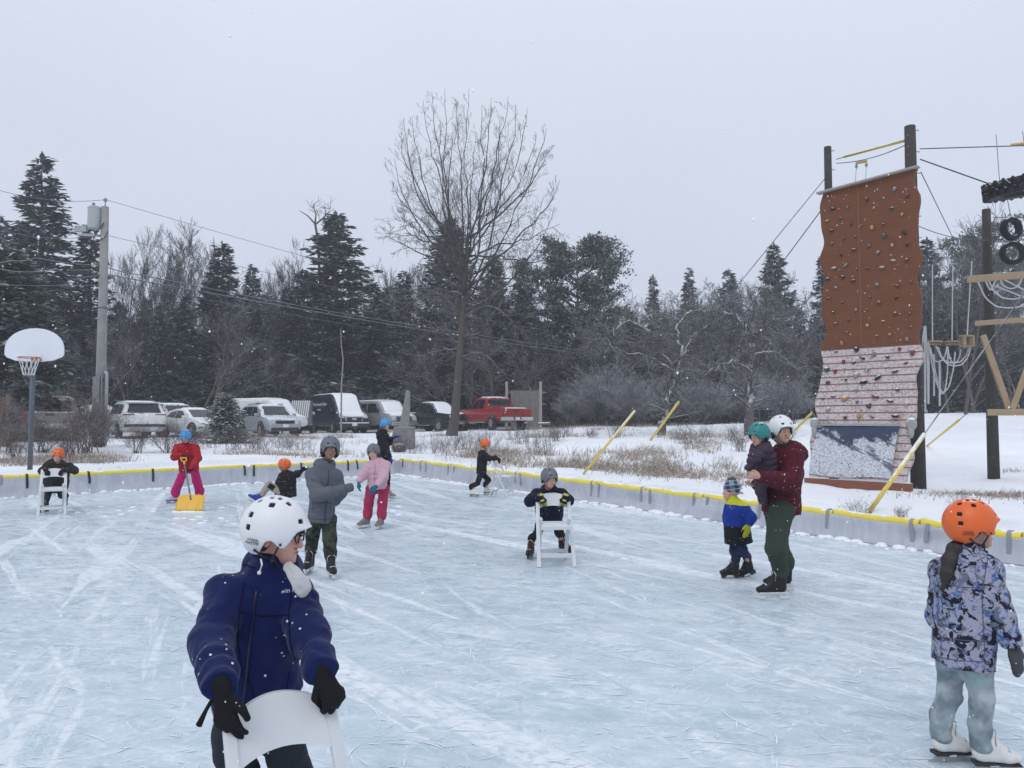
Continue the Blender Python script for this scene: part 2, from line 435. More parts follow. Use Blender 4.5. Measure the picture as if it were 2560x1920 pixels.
# ------------------------------------------------------------------ ice
def m_ice():
    t = T('ice')
    ang = math.atan2(dR[1], dR[0])
    broad = t.noise(.30, 5, .6)
    lane = t.noise(1.3, 7, .66, t.co((.12,1.0,1), (0,0,-ang)), .4)
    trail = t.noise(1.7, 5, .62, t.co((.055,1.0,1), (0,0,-ang-.10), loc=(2,5,0)), .25); trail2 = t.noise(2.6, 6, .66, t.co((.06,1.0,1), (0,0,-ang+.20), loc=(9,1,0)), .25)
    tr_ = t.math('MAXIMUM', t.rng(trail, .55, .60), t.math('MULTIPLY', t.rng(trail2, .56, .61), .9)); tr_ = t.math('MULTIPLY', tr_, t.rng(t.noise(9, 8, .78), .36, .52), clamp=True)
    dens = t.rng(t.math('ADD', t.math('MULTIPLY', broad, .5), t.math('MULTIPLY', lane, .6)), .42, .68)      # worn lanes hold more frost
    mot = t.rng(t.noise(3.4, 10, .80, t.co((.7,1.1,1), (0,0,.3)), .4), .40, .66)
    f1 = t.rng(t.noise(15, 5, .74, t.co((.40,1.0,1), (0,0,.35)), .7), .53, .63)
    f2 = t.rng(t.noise(24, 4, .72, t.co((.34,1.0,1), (0,0,-.75)), .7), .55, .64)
    f3 = t.rng(t.noise(30, 4, .75, t.co((.40,1.0,1), (0,0,1.5)), .7), .57, .65)
    fl = t.math('MAXIMUM', f1, t.math('MAXIMUM', t.math('MULTIPLY', f2, .8), t.math('MULTIPLY', f3, .6)))
    fl = t.math('MULTIPLY', fl, t.math('ADD', t.math('MULTIPLY', dens, .75), .25))
    frost = t.math('ADD', t.math('MULTIPLY', t.math('MULTIPLY', mot, t.math('ADD', t.math('MULTIPLY', dens, .65), .35)), .80), t.math('MULTIPLY', fl, .55), clamp=True)
    frost = t.math('MAXIMUM', frost, t.math('MULTIPLY', tr_, .85))
    # skate cuts: level lines of stretched noises, broken up
    scr = None
    for i, (sx, sy, r, wd, sc_) in enumerate(((.5,1.3,.2,.0045,1.6),(.35,1.2,1.1,.0045,1.9),(.4,1.5,2.2,.0045,1.7),(.25,1.6,-.5,.0045,2.2))):
        n = t.noise(sc_, 1.5, .5, t.co((sx,sy,1), (0,0,r), loc=(7*i,3*i,0)), .3)
        l = t.math('LESS_THAN', t.math('ABSOLUTE', t.math('SUBTRACT', n, .5)), wd)
        l = t.math('MULTIPLY', l, t.rng(t.noise(3.1, 4, .7, t.co(loc=(i*5,0,0))), .54, .60))
        scr = l if scr is None else t.math('MAXIMUM', scr, l)
    dark = None
    for i, (sx, sy, r, wd) in enumerate(((.4,1.0,.9,.010),(.5,.9,2.6,.008),(.3,1.2,.1,.008))):
        n = t.noise(.8, 1.5, .5, t.co((sx,sy,1), (0,0,r), loc=(11*i+40,9*i,0)), .5)
        l = t.rng(t.math('ABSOLUTE', t.math('SUBTRACT', n, .52)), wd, wd*.4)
        dark = l if dark is None else t.math('MAXIMUM', dark, l)
    dark = t.math('MULTIPLY', dark, t.rng(t.noise(1.0, 4, .65, t.co(loc=(3,8,0))), .50, .60))
    ice = t.mix(t.noise(1.4, 5, .6), (.40,.505,.58), (.50,.60,.665))
    c = t.mix(frost, ice, (.80,.835,.875))
    c = t.mix(t.math('MULTIPLY', scr, .6), c, (.82,.85,.89))
    c = t.mix(t.math('MULTIPLY', dark, .5), c, (.37,.475,.55))
    t.bump(frost, .15, .004)
    return t.set(c, t.rng(frost, 0, 1, .22, .65), IOR=1.31)
ICE = m_ice()
ic = WC+nL*.05+nR*.05
poly = [WL0+nL*.03, WC+nL*.03, WC+nR*.03, WR1+nR*.03, np.array([14,-14]), np.array([-24,-14])]
mb = MB(); mb.add([(p[0],p[1],0) for p in poly]+[(p[0],p[1],-.1) for p in poly], [tuple(range(6))]+[(i,i+6,(i+1)%6+6,(i+1)%6) for i in range(6)])
tag(mb.build('rink_ice', ICE), kind='structure')
# cut marks and shavings left by skates: thin raised ribbons of ice dust
def skate_marks():
    V = []; F = []; M = []
    for k in range(3200):
        Y = 2.6+22*rng.random()**2.1; X = (rng.random()-.5)*1.5*Y
        if s_out(X, Y) > -.5: continue
        L = rng.choice([.07,.14,.30,.9], p=[.50,.36,.12,.02])*(.5+rng.random()); th = rng.random()*6.28 if rng.random() < .6 else .3*rng.normal()
        cu = rng.normal()*.55/max(L,.4); n = 9; wdt = rng.uniform(.0016,.0045)*(1+Y*.04)
        b = len(V); zk = rng.uniform(.002,.007)
        for i in range(n):
            wd = wdt*math.sin(math.pi*(i+.4)/(n-.2))
            V += [(X-math.sin(th)*wd, Y+math.cos(th)*wd, zk), (X+math.sin(th)*wd, Y-math.cos(th)*wd, zk)]
            X += math.cos(th)*L/n; Y += math.sin(th)*L/n; th += cu*L/n+rng.normal()*.03
        for i in range(n-1): F.append((b+2*i+1, b+2*i+3, b+2*i+2, b+2*i))
    F = [f[::-1] for f in F]
    return npmesh('skate_marks', V, np.array(F), simple('ice_dust', (.76,.805,.86), .8, .04))
tag(link('skate_marks', skate_marks()), kind='stuff', label='white skate cuts and ice shavings over the rink ice', cat='ice shavings')
def clumps():
    """lumps of scraped snow lying on the ice, mostly along the boards"""
    mb = MB()
    for k in range(900):
        left = rng.random() < .5
        if left: p = WL0+(WC-WL0)*rng.random(); n = -nL
        else: p = WC+(WR1-WC)*(rng.random()**1.3)*.72; n = -nR
        d = abs(rng.normal())*.16+.06
        q = p+n*d; r = rng.uniform(.015,.05)*(1.3 if d < .2 else .7)
        mb.ball((q[0],q[1],r*.1), (r*rng.uniform(1,2.2), r*rng.uniform(1,2.2), r*rng.uniform(.5,.9)), 6, 4)
    for (px, py, sp, nn) in ((560,1300,45,26),(960,1280,30,10),(330,1275,60,22)):
        c = G(px, py)
        for i in range(nn):
            r = rng.uniform(.01,.04); mb.ball((c[0]+rng.normal()*sp/90, c[1]+rng.normal()*.4, 0), (r*2.2,r*1.6,r*.6), 6, 4)
    return mb.mesh('snow_clumps', simple('scraped_snow', (.82,.85,.89), .9, .05, bump=.4, bscale=40), smooth=True)
tag(link('snow_clumps', clumps()), kind='stuff', label='lumps of scraped snow along the foot of the boards', cat='snow')
# ------------------------------------------------------------------ rink boards, foam tubes
def m_liner():
    t = T('white_liner')
    v = t.co((1,1,.35)); n = t.noise(3.2, 5, .6, v, 1.5)
    c = t.mix(t.rng(n, .35, .65), (.40,.42,.47), (.52,.54,.59))
    t.bump(t.noise(5, 4, .55, v, 2), .5, .03)
    return t.set(c, .38)
LINER = m_liner()
def m_foam():
    t = T('yellow_foam'); n = t.noise(5, 5, .7)
    c = t.mix(t.rng(n, .35, .7), (.82,.68,.07), (.70,.58,.10))
    z = t.normal_z(False)
    s = t.math('ADD', z, t.rng(t.noise(3.0, 4, .6), .35, .65, -.55, .25))
    c = t.mix(t.rng(s, .70, .85), c, SNOWC)
    t.bump(t.noise(60, 3), .15, .004)
    return t.set(c, .6)
FOAM = m_foam()
TAPE_B = simple('black_tape', (.012,.012,.015), .45); TAPE_G = simple('grey_tape', (.27,.28,.31), .35)
def topz(side, t):          # height of the foam's top along each wall
    return .50 if side == 'L' else .515-.135*min(t/18.0, 1.3)
def wall_mesh(a, b, n, side, name):
    L = np.linalg.norm(b-a); d = (b-a)/L; nu = int(L/.12); nv = 6
    V = []; F = []
    for i in range(nu+1):
        u = L*i/nu
        h = topz(side, u if side == 'R' else 0)-.06
        for j in range(nv+1):
            z = h*j/nv
            puck = .035*math.sin(math.pi*j/nv)*(vnoise(np.array([[u*1.3, j*.35, 3.3 if side == 'L' else 8.1]]))[0])
            k = .055*(1-j/nv)**3                      # the sheet turns out onto the ice at its foot
            q = a+d*u-n*(.02+k+puck); V.append((q[0], q[1], z+.006))
    for i in range(nu):
        for j in range(nv):
            p = i*(nv+1)+j; F.append((p, p+nv+1, p+nv+2, p+1))
    V2 = V+[(v[0]+n[0]*.1, v[1]+n[1]*.1, v[2]) for v in V]      # back face of the board
    o = len(V); F2 = F+[(f[3]+o, f[2]+o, f[1]+o, f[0]+o) for f in F]
    for i in range(nu):
        p = i*(nv+1)+nv; F2.append((p, p+nv+1, p+nv+1+o, p+o))
    return npmesh(name, V2, np.array(F2), LINER)
wl = empty('rink_board', (WL0[0],WL0[1],0), 0, 'low white lined rink board running across the left, behind the shovel and the fallen child', 'rink board', 'rink boards')
wr = empty('rink_board', (WC[0],WC[1],0), 0, 'low white lined rink board running from the far corner to the right edge', 'rink board', 'rink boards')
def rel(o, par):
    o.location = -par.location; o.parent = par; return o
rel(link('liner', wall_mesh(WL0, WC, nL, 'L', 'liner')), wl)
rel(link('liner', wall_mesh(WC, WR1, nR, 'R', 'liner')), wr)
def on_wall(px, side):
    r_ = ray(px, 1150)[0]/ray(px, 1150)[1]
    a, d = (WL0, dL) if side == 'L' else (WC, dR)
    t = (r_*a[1]-a[0])/(d[0]-r_*d[1]); return t
def foam(side, p0, p1, straps, label, black):
    a, d = (WL0, dL) if side == 'L' else (WC, dR); n = nL if side == 'L' else nR
    t0, t1 = on_wall(p0, side)+.012, on_wall(p1, side)-.012
    r = .056
    if side == 'R' and p0 > 1000: t0 += 0
    pt = lambda t, dz=0: np.array([*(a+d*t+n*.03), topz(side, t)-r+dz])
    N_ = max(4, int((t1-t0)/.35))
    pts = []
    for i in range(N_+1):
        t = t0+(t1-t0)*i/N_
        pts.append(pt(t, .016*vnoise(np.array([[t*.9, 4.4, 0 if side == 'L' else 7]]))[0]+(.025*max(0,1-(t-t0)/.5) if side == 'R' else 0)))
    o = empty('foam_tube', pts[0], 0, label, 'foam tube', 'yellow foam tubes along the rink boards')
    mb = MB(); nseg = 14; mb.tube(pts, r, nseg, cap=False)
    # hollow ends
    rin = r*.42
    for e, sg in ((0,-1),(len(pts)-1,1)):
        c = pts[e]; dd = np.array([d[0],d[1],0]); x = nz(np.cross(dd,(0,0,1))); y = np.cross(x, dd)
        ring = lambda rr, off: [c+dd*off+rr*(math.cos(2*math.pi*k/nseg)*x+math.sin(2*math.pi*k/nseg)*y) for k in range(nseg)]
        vs = ring(r,0)+ring(rin,0)+ring(rin,-sg*.09)
        fs = [(k,(k+1)%nseg,nseg+(k+1)%nseg,nseg+k) for k in range(nseg)]+[(nseg+k,nseg+(k+1)%nseg,2*nseg+(k+1)%nseg,2*nseg+k) for k in range(nseg)]
        mb.add(vs, fs)
    f = link('tube', mb.mesh('tube', FOAM, smooth=True)); rel(f, o); f.data.set_sharp_from_angle(angle=R(50))
    for sp in straps:
        t = on_wall(sp, side)
        if not t0 < t < t1: continue
        hh = .21+.05*rng.random()
        prof = [(-.062*math.cos(q), .062*math.sin(q)) for q in np.linspace(-.1, math.pi+.2, 9)]
        vs = []; fs = []; c = pt(t)
        line = [(-.068,-hh), (-.064,-hh*.5)] + prof + [(.06,-.10)]
        sl_ = rng.normal()*.012
        for x, z in line:
            for s_ in (-.026,.026):
                k = sl_*(1 if z < -.1 else 0)
                q = c+np.array([*(d*(s_+k)+n*x), z]); vs.append(q)
        for i in range(len(line)-1): fs.append((2*i,2*i+1,2*i+3,2*i+2))
        m = MB().add(vs, fs).mesh('strap', TAPE_B if (black and sp > 60) or sp == 1009 else TAPE_G, smooth=True)
        rel(link('strap', m), o)
for a in (
 ('L',-120,46,(4,),'yellow foam tube on the boards at the left edge of the photo',1),
 ('L',48,430,(68,222,382),'yellow foam tube behind the child leaning on a chair at the left',1),
 ('L',432,617,(610,),'yellow foam tube behind the child with the yellow shovel',1),
 ('L',628,755,(634,752),'yellow foam tube behind the fallen child in the orange helmet',1),
 ('L',758,879,(869,),'yellow foam tube behind the child in the long grey coat',1),
 ('L',881,988,(891,),'yellow foam tube behind the child in the pink jacket, short of the rink corner',1),
 ('R',1000,1056,(1009,1053),'short yellow foam tube just right of the far rink corner',0),
 ('R',1058,1128,(1066,1122),'yellow foam tube second from the far rink corner on the right boards',0),
 ('R',1130,1296,(1137,1290),'yellow foam tube behind the child in black with an orange helmet and chair',0),
 ('R',1298,1491,(1303,1480),'yellow foam tube behind the child in navy leaning on a chair',0),
 ('R',1493,1614,(1499,1605),'snowy yellow foam tube with two grey straps right of the leaning child in navy',0),
 ('R',1616,1757,(1627,1736),'yellow foam tube with an open end left of the small child in the plaid hat',0),
 ('R',1759,1907,(1770,1900),'yellow foam tube behind the small child in the plaid hat',0),
 ('R',1909,2080,(2069,),'yellow foam tube behind the man in the maroon coat',0),
 ('R',2082,2296,(2276,),'yellow foam tube below the climbing tower and its pole',0),
 ('R',2298,2550,(2318,2519),'yellow foam tube behind the girl in the patterned jacket',0),
 ('R',2552,2800,(2580,),'yellow foam tube cut off by the right edge of the photo',0)):
    foam(*a)
# snow heaped against the outside of the boards
def bank():
    V = []; F = []
    for a, d, n, L, side in ((WL0,dL,nL,np.linalg.norm(WC-WL0)+.2,'L'),(WC,dR,nR,30,'R')):
        nu = int(L/.25); b = len(V)
        for i in range(nu+1):
            u = L*i/nu
            for j in range(7):
                s = .06+j*.25; q = a+d*u+n*s
                g = float(ground(*(q+n*.3)))
                h = (topz(side,u)-.13)*(1-j/6)+(g-.03)*(j/6)+.03*vnoise(np.array([[q[0]*2,q[1]*2,1.]]))[0]
                V.append((q[0],q[1],h))
        for i in range(nu):
            for j in range(6):
                p = b+i*7+j; F.append((p,p+7,p+8,p+1))
    return npmesh('snow_bank', V, np.array(F), SNOW)
tag(link('snow_bank', bank()), kind='structure')
# ------------------------------------------------------------------ falling snow
def flakes():
    mb_v = []; mb_f = []
    q = (1+5**.5)/2; ico = np.array([(-1,q,0),(1,q,0),(-1,-q,0),(1,-q,0),(0,-1,q),(0,1,q),(0,-1,-q),(0,1,-q),(q,0,-1),(q,0,1),(-q,0,-1),(-q,0,1)], float)/1.9
    fc = np.array([(0,11,5),(0,5,1),(0,1,7),(0,7,10),(0,10,11),(1,5,9),(5,11,4),(11,10,2),(10,7,6),(7,1,8),(3,9,4),(3,4,2),(3,2,6),(3,6,8),(3,8,9),(4,9,5),(2,4,11),(6,2,10),(8,6,7),(9,8,1)])
    for k in range(15000):
        Y = 1.3+38*rng.random()**.7; X = (rng.random()-.5)*1.42*Y; Z = CH+(rng.random()*1.05-.5)*Y
        if Z < .02: continue
        r = rng.uniform(.0014,.0034)*(.75+.022*Y)
        st = np.array([rng.uniform(.8,1.5),1,rng.uniform(.9,1.8)])
        mb_f.append(fc+12*len(mb_v)); mb_v.append(np.array([X,Y,Z])+(ico+rng.normal(size=(12,3))*.12)*r*st)
    return npmesh('falling_snow', np.concatenate(mb_v), np.concatenate(mb_f), simple('snowflake', (.93,.94,.96), .9, 0))
tag(link('falling_snow', flakes()), kind='stuff', label='snowflakes falling through the air', cat='snow')
def haze(d):
    mb = MB(); mb.box((0,70,12.4), (306,228,27.2))
    m = bpy.data.materials.new('haze'); m.use_nodes = True; nt = m.node_tree; nt.nodes.clear()
    o = nt.nodes.new('ShaderNodeOutputMaterial')
    v = node(nt, 'ShaderNodeVolumePrincipled', {'Color': (.93,.95,1,1), 'Density': d, 'Anisotropy': .2}); nt.links.new(v.outputs[0], o.inputs['Volume'])
    tag(mb.build('haze', m), kind='stuff', label='pale snowy air over the whole place', cat='haze')

haze(.0012)
# ------------------------------------------------------------------ trees and plants
def m_needles(name, a, b, frost):
    t = T(name); n = t.noise(.9, 4, .6); f = t.noise(5, 3, .6)
    c = t.mix(n, a, b)
    c = t.mix(t.math('MULTIPLY', t.rng(f, .45, .7), frost), c, (.42,.46,.47))
    return t.set(c, .75)
NEED = m_needles('spruce_needles', (.022,.032,.027), (.052,.067,.056), .26)
NEED_P = m_needles('pine_needles', (.031,.044,.037), (.076,.095,.078), .32)
NEED_F = m_needles('frosted_needles', (.16,.19,.18), (.30,.33,.34), .5)
NEED_Y = m_needles('cedar_needles', (.045,.052,.030), (.10,.105,.060), .25)
def m_bark(name, a, b, snow=.35, lo=.45):
    t = T(name); n = t.noise(4, 5, .65, t.co((3,3,.6)))
    c = t.mix(n, a, b)
    s = t.math('ADD', t.normal_z(False), t.rng(t.noise(3, 3), .3, .7, -.35, .35))
    c = t.mix(t.math('MULTIPLY', t.rng(s, lo, lo+.4), snow), c, (.66,.69,.74))
    t.bump(n, .5, .03); return t.set(c, .9)
BARK = m_bark('bark', (.055,.048,.045), (.13,.115,.105), .5)
TWIG = m_bark('snowy_twigs', (.042,.038,.040), (.10,.092,.092), .62, .32)
TWIG_B = m_bark('dry_stems', (.060,.040,.036), (.14,.10,.085), .55, .4)
TWIG_W = m_bark('frosted_stems', (.12,.115,.12), (.22,.22,.23), .7, .2)
def tubes_np(paths, n=3):
    """many tapered tubes at once: paths = list of (points (k,3), radii (k,))"""
    V = []; F = []; o = 0; cs = np.array([(math.cos(2*math.pi*k/n), math.sin(2*math.pi*k/n)) for k in range(n)])
    for p, r in paths:
        p = np.asarray(p, float); k = len(p); r = np.asarray(r, float)
        d = np.gradient(p, axis=0); d /= (np.linalg.norm(d, axis=1, keepdims=True)+1e-9)
        ref = np.where(np.abs(d[:,2:3]) < .9, np.array([[0,0,1.]]), np.array([[1.,0,0]]))
        x = np.cross(d, ref); x /= (np.linalg.norm(x, axis=1, keepdims=True)+1e-9); y = np.cross(x, d)
        v = p[:,None,:]+r[:,None,None]*(cs[None,:,0,None]*x[:,None,:]+cs[None,:,1,None]*y[:,None,:])
        V.append(v.reshape(-1,3))
        i = np.arange(k-1)[:,None]*n; a = np.arange(n)[None,:]; b = (a+1) % n
        F.append(np.stack([o+i+a, o+i+n+a, o+i+n+b, o+i+b], -1).reshape(-1,4)); o += k*n
    return np.concatenate(V), np.concatenate(F)
def cards(P0, D, L, W, N):
    """needle sprays: kite-shaped leaf faces from P0 along D"""
    S = np.cross(D, N); S /= (np.linalg.norm(S, axis=1, keepdims=True)+1e-9)
    a = P0; b = P0+D*L[:,None]*.45+S*W[:,None]*.5; c = P0+D*L[:,None]; d = P0+D*L[:,None]*.45-S*W[:,None]*.5
    V = np.stack([a,b,c,d],1).reshape(-1,3); F = np.arange(len(P0)*4).reshape(-1,4); return V, F
def unit(v): return v/(np.linalg.norm(v, axis=-1, keepdims=True)+1e-9)
def conifer(seed, H=16.0, wid=3.2, droop=.25, dens=1.0, power=.8, gaps=.15, base=.06, mats=None, irregular=.25, spray=.46, top=0.0, frostp=.16, upturn=.15):
    """returns (trunk mesh, crown mesh)"""
    g = np.random.default_rng(seed)
    trunk, _ = None, None
    nb = int(150*dens*H/16); paths = []; P0 = []; D = []; L = []; N = []
    tr = [(0,0,H*t) for t in np.linspace(0, 1, 9)]
    tr = np.array(tr)+np.stack([.05*g.normal(size=9), .05*g.normal(size=9), np.zeros(9)], 1)
    rt = .019*H*(1-np.linspace(0, .96, 9))
    paths.append((tr, rt))
    for k in range(nb*3):
        t = base+(1-base)*(k+g.random())/(nb*3)
        if g.random() < gaps: continue
        z = H*t; ln = wid*((1-t)**power+top*math.sin(math.pi*min(1,t*1.05)))*(1-irregular+2*irregular*g.random()*(.6+.4*g.random()))+.12
        if t < .16: ln *= .6+2.4*t
        a = g.random()*6.283; el = .55*(t-.45)+g.normal()*.12-(.1 if t < .4 else 0)
        n = 5; u = np.linspace(0, 1, n)
        dirh = np.array([math.cos(a), math.sin(a), 0])
        pz = np.tan(el)*u*ln-droop*ln*u**1.5+upturn*ln*u**3
        p = np.array([0,0,z])+dirh*u[:,None]*ln*np.cos(el)+np.stack([0*u,0*u,pz],1)
        paths.append((p, .012*ln*(1.15-u)+.004))
        m = max(5, int(ln*17*dens**.5))
        uu = .12+.88*g.random(m)**.8
        q = np.stack([np.interp(uu, u, p[:,i]) for i in range(3)], 1)+g.normal(size=(m,3))*.06
        side = np.array([-dirh[1], dirh[0], 0])
        sg = g.choice([-1,1], m)
        dd = unit(dirh*(.55+.4*g.random(m))[:,None]+side*(sg*(.25+.7*g.random(m)))[:,None]+np.array([0,0,1.])*(g.normal(size=m)*.22-.12)[:,None])
        P0.append(q); D.append(dd); L.append(spray*(.6+.8*g.random(m))*(1.1-.35*uu)); N.append(unit(np.array([0,0,1.])+g.normal(size=(m,3))*.5))
    # leader
    lk = min(1, H/8); P0.append(np.array([[0,0,H-(.5-.1*i)*lk] for i in range(5)])); D.append(unit(np.array([[.2*g.normal(),.2*g.normal(),1.] for i in range(5)]))); L.append(np.full(5,.5*lk)); N.append(np.tile([[1.,0,0]],(5,1)))
    P0 = np.concatenate(P0); D = np.concatenate(D); L = np.concatenate(L); N = np.concatenate(N)
    V, F = cards(P0, D, L, L*.42, N)
    mi = (g.random(len(F)) < frostp).astype(int)
    a, b = mats or (NEED, NEED_F)
    crown = npmesh('crown', V, F, [a, b], False, mi)
    V, F = tubes_np(paths, 5)
    return npmesh('trunk', V, F, BARK), crown
def pine(seed, H=14.0, mats=None, n_limb=34, wid=4.4, zmin=.35):
    """broad old pine: bare forked limbs ending in layered plumes of needles"""
    g = np.random.default_rng(seed); paths = []; P0 = []; D = []; L = []
    tr = np.array([(.25*g.normal()*t, .25*g.normal()*t, H*.95*t) for t in np.linspace(0,1,8)]); paths.append((tr, .02*H*(1.05-np.linspace(0,1,8))))
    for k in range(n_limb):
        t = zmin+(.97-zmin)*(k+g.random())/n_limb; a = k*2.4+g.normal()*.4
        prof = math.sin(math.pi*min(1, ((t-zmin)/(1-zmin))*.72+.22))
        ln = wid*(.35+.65*prof)*(.65+.5*g.random())
        u = np.linspace(0,1,6); el = .15+.55*t+g.normal()*.1
        o = np.array([np.interp(t*H*.97, tr[:,2], tr[:,i]) for i in range(3)])
        p = o+np.stack([math.cos(a)*u*ln, math.sin(a)*u*ln, np.tan(el)*u*ln*.6+.18*ln*u**2+.08*np.sin(u*9+k)], 1)
        paths.append((p, .02*ln*(1.1-u)+.006))
        for j in range(int(5+ln*3)):
            v = .3+.7*g.random(); c = np.array([np.interp(v, u, p[:,i]) for i in range(3)])+g.normal(size=3)*(.35,.35,.12)*ln*.22
            m = int(26+20*g.random()); q = c+g.normal(size=(m,3))*(.36,.36,.15)
            P0.append(q); D.append(unit(g.normal(size=(m,3))*(1,1,.6)+(math.cos(a)*.5, math.sin(a)*.5, .55))); L.append(.20+.28*g.random(m))
    P0 = np.concatenate(P0); D = np.concatenate(D); L = np.concatenate(L)
    V, F = cards(P0, D, L, L*.36, unit(g.normal(size=P0.shape)+(0,0,1.2)))
    a, b = mats or (NEED_P, NEED_F); mi = (g.random(len(F)) < .14).astype(int)
    crown = npmesh('crown', V, F, [a,b], False, mi); V, F = tubes_np(paths, 5)
    return npmesh('trunk', V, F, BARK), crown
def grow(g, p, d, L, r, lev, paths, up=.25, curv=.18, nch=4, spread=.6, minr=.004, shrink=.58, nseg=6):
    n = nseg; pts = [np.array(p)]; rs = [r]; q = np.array(p, float); dd = nz(d)
    for i in range(n):
        dd = nz(dd+g.normal(size=3)*curv/n*2+np.array([0,0,up/n])); q = q+dd*L/n; pts.append(q.copy()); rs.append(max(minr*.7, r*(1-.78*(i+1)/n)))
    paths.append((np.array(pts), np.array(rs)))
    if lev <= 0: return
    for k in range(nch):
        t = .22+.75*(k+g.random())/nch; i = min(n-1, int(t*n)); f = t*n-i
        o = pts[i]*(1-f)+pts[i+1]*f; ax = nz(pts[i+1]-pts[i]); s = nz(np.cross(ax, g.normal(size=3)))
        sp = spread*(.7+.6*g.random())
        grow(g, o, ax*math.cos(sp)+s*math.sin(sp), L*shrink*(1.15-.5*t)*(.7+.5*g.random()), max(minr, rs[i]*.55), lev-1, paths, up, curv, nch, spread, minr, shrink, max(3, nseg-1))
def bare(seed, H=9.0, lev=4, nch=5, spread=.55, up=.35, r=.09, lean=0, stems=1, minr=.006, curv=.2):
    g = np.random.default_rng(seed); paths = []
    for s in range(stems):
        d = np.array([g.normal()*.18+lean, g.normal()*.18, 1.0])
        grow(g, (g.normal()*.15*(stems > 1), g.normal()*.15*(stems > 1), -.1), d, H*(.8 if stems == 1 else .6+.35*g.random()), r, lev, paths, up, curv, nch, spread, minr)
    return paths
def bare_meshes(paths, tm, cm, split=None, n=3):
    big = [q for q in paths if q[1][0] > (split or .03)]; sm = [q for q in paths if q[1][0] <= (split or .03)]
    V, F = tubes_np(big, 6); a = npmesh('trunk', V, F, tm)
    if not sm: return a, None
    V, F = tubes_np(sm, n); return a, npmesh('crown', V, F, cm)
TREES = {}
def tree(kind, x, y, h, label, group=None, name='conifer', cat='tree', rz=None, wide=1.0, z=None):
    H0, tm, cm = TREES[kind]
    o = empty(name, (x, y, (float(ground(x, y)) if z is None else z)-.05), rng.random()*6.28 if rz is None else rz, label, cat, group)
    s = h/H0; o.scale = (s*wide, s*wide, s)
    link('trunk', tm, o)
    if cm: link('crown', cm, o)
    return o
for i in range(4): TREES['spruce%d'%i] = (16,)+conifer(100+i, 16, (2.9,3.3,2.6,3.1)[i], (.25,.35,.2,.3)[i], 1.0, (.75,.85,.7,.9)[i])
for i in range(2): TREES['cedar%d'%i] = (12,)+conifer(140+i, 12, 2.6, .0, 1.5, .62, .05, .02, irregular=.12, spray=.36, upturn=.35)
for i in range(3): TREES['pine%d'%i] = (14,)+pine(160+i, 14, None, (34,40,30)[i], (4.6,4.0,5.0)[i], (.38,.3,.45)[i])
for i in range(2): TREES['layer%d'%i] = (16,)+conifer(190+i, 16, (4.1,3.7)[i], .18, 1.0, (.72,.8)[i], .12, .06, (NEED_P, NEED_F), .48, .52, frostp=.14, upturn=.25)
TREES['bigpine'] = (16,)+pine(171, 16, None, 60, 5.0, .14)
TREES['snowcedar'] = (8,)+conifer(181, 8, 2.3, .35, 2.4, .55, .03, .0, (NEED_Y, NEED_F), .2, .34, frostp=.45, upturn=.2)
TREES['youngspruce'] = (2.0,)+conifer(182, 2.0, .98, .16, 6.5, .80, .06, .02, (m_needles('young_spruce_needles', (.025,.040,.038), (.07,.095,.085), .25), m_needles('young_spruce_snow', (.40,.44,.45), (.60,.63,.65), .5)), .30, .13, frostp=.40, upturn=.18)
for i in range(4):
    ps = bare(200+i, 10, 4, 6, .5, .45, .10, minr=.009); tm_ = bare_meshes(ps, BARK, TWIG); TREES['bare%d'%i] = (max(float(q[0][:,2].max()) for q in ps),)+tm_
for i in range(3):
    ps = bare(220+i, 6, 4, 5, .75, .05, .09, stems=2, minr=.007, curv=.45); TREES['scrub%d'%i] = (5,)+bare_meshes(ps, BARK, TWIG)
for i in range(3):
    ps = bare(240+i, 2.2, 3, 5, .6, .15, .016, stems=19, minr=.0035, curv=.5); TREES['bush%d'%i] = (2,)+bare_meshes(ps, TWIG_B, TWIG_B, .009)
for i in range(2):
    ps = bare(250+i, 2.4, 3, 6, .55, .25, .016, stems=24, minr=.005, curv=.35); TREES['frostbush%d'%i] = (2,)+bare_meshes(ps, TWIG, TWIG_W, .009)
for i in range(3):
    ps = bare(260+i, .9, 2, 4, .5, .2, .006, stems=22, minr=.002, curv=.4); TREES['weed%d'%i] = (.9,)+bare_meshes(ps, TWIG_B, TWIG_B, .004)
def top_h(px, py, Y):
    p = P(px, py, Y); return p[0], p[2]-float(ground(p[0], Y))
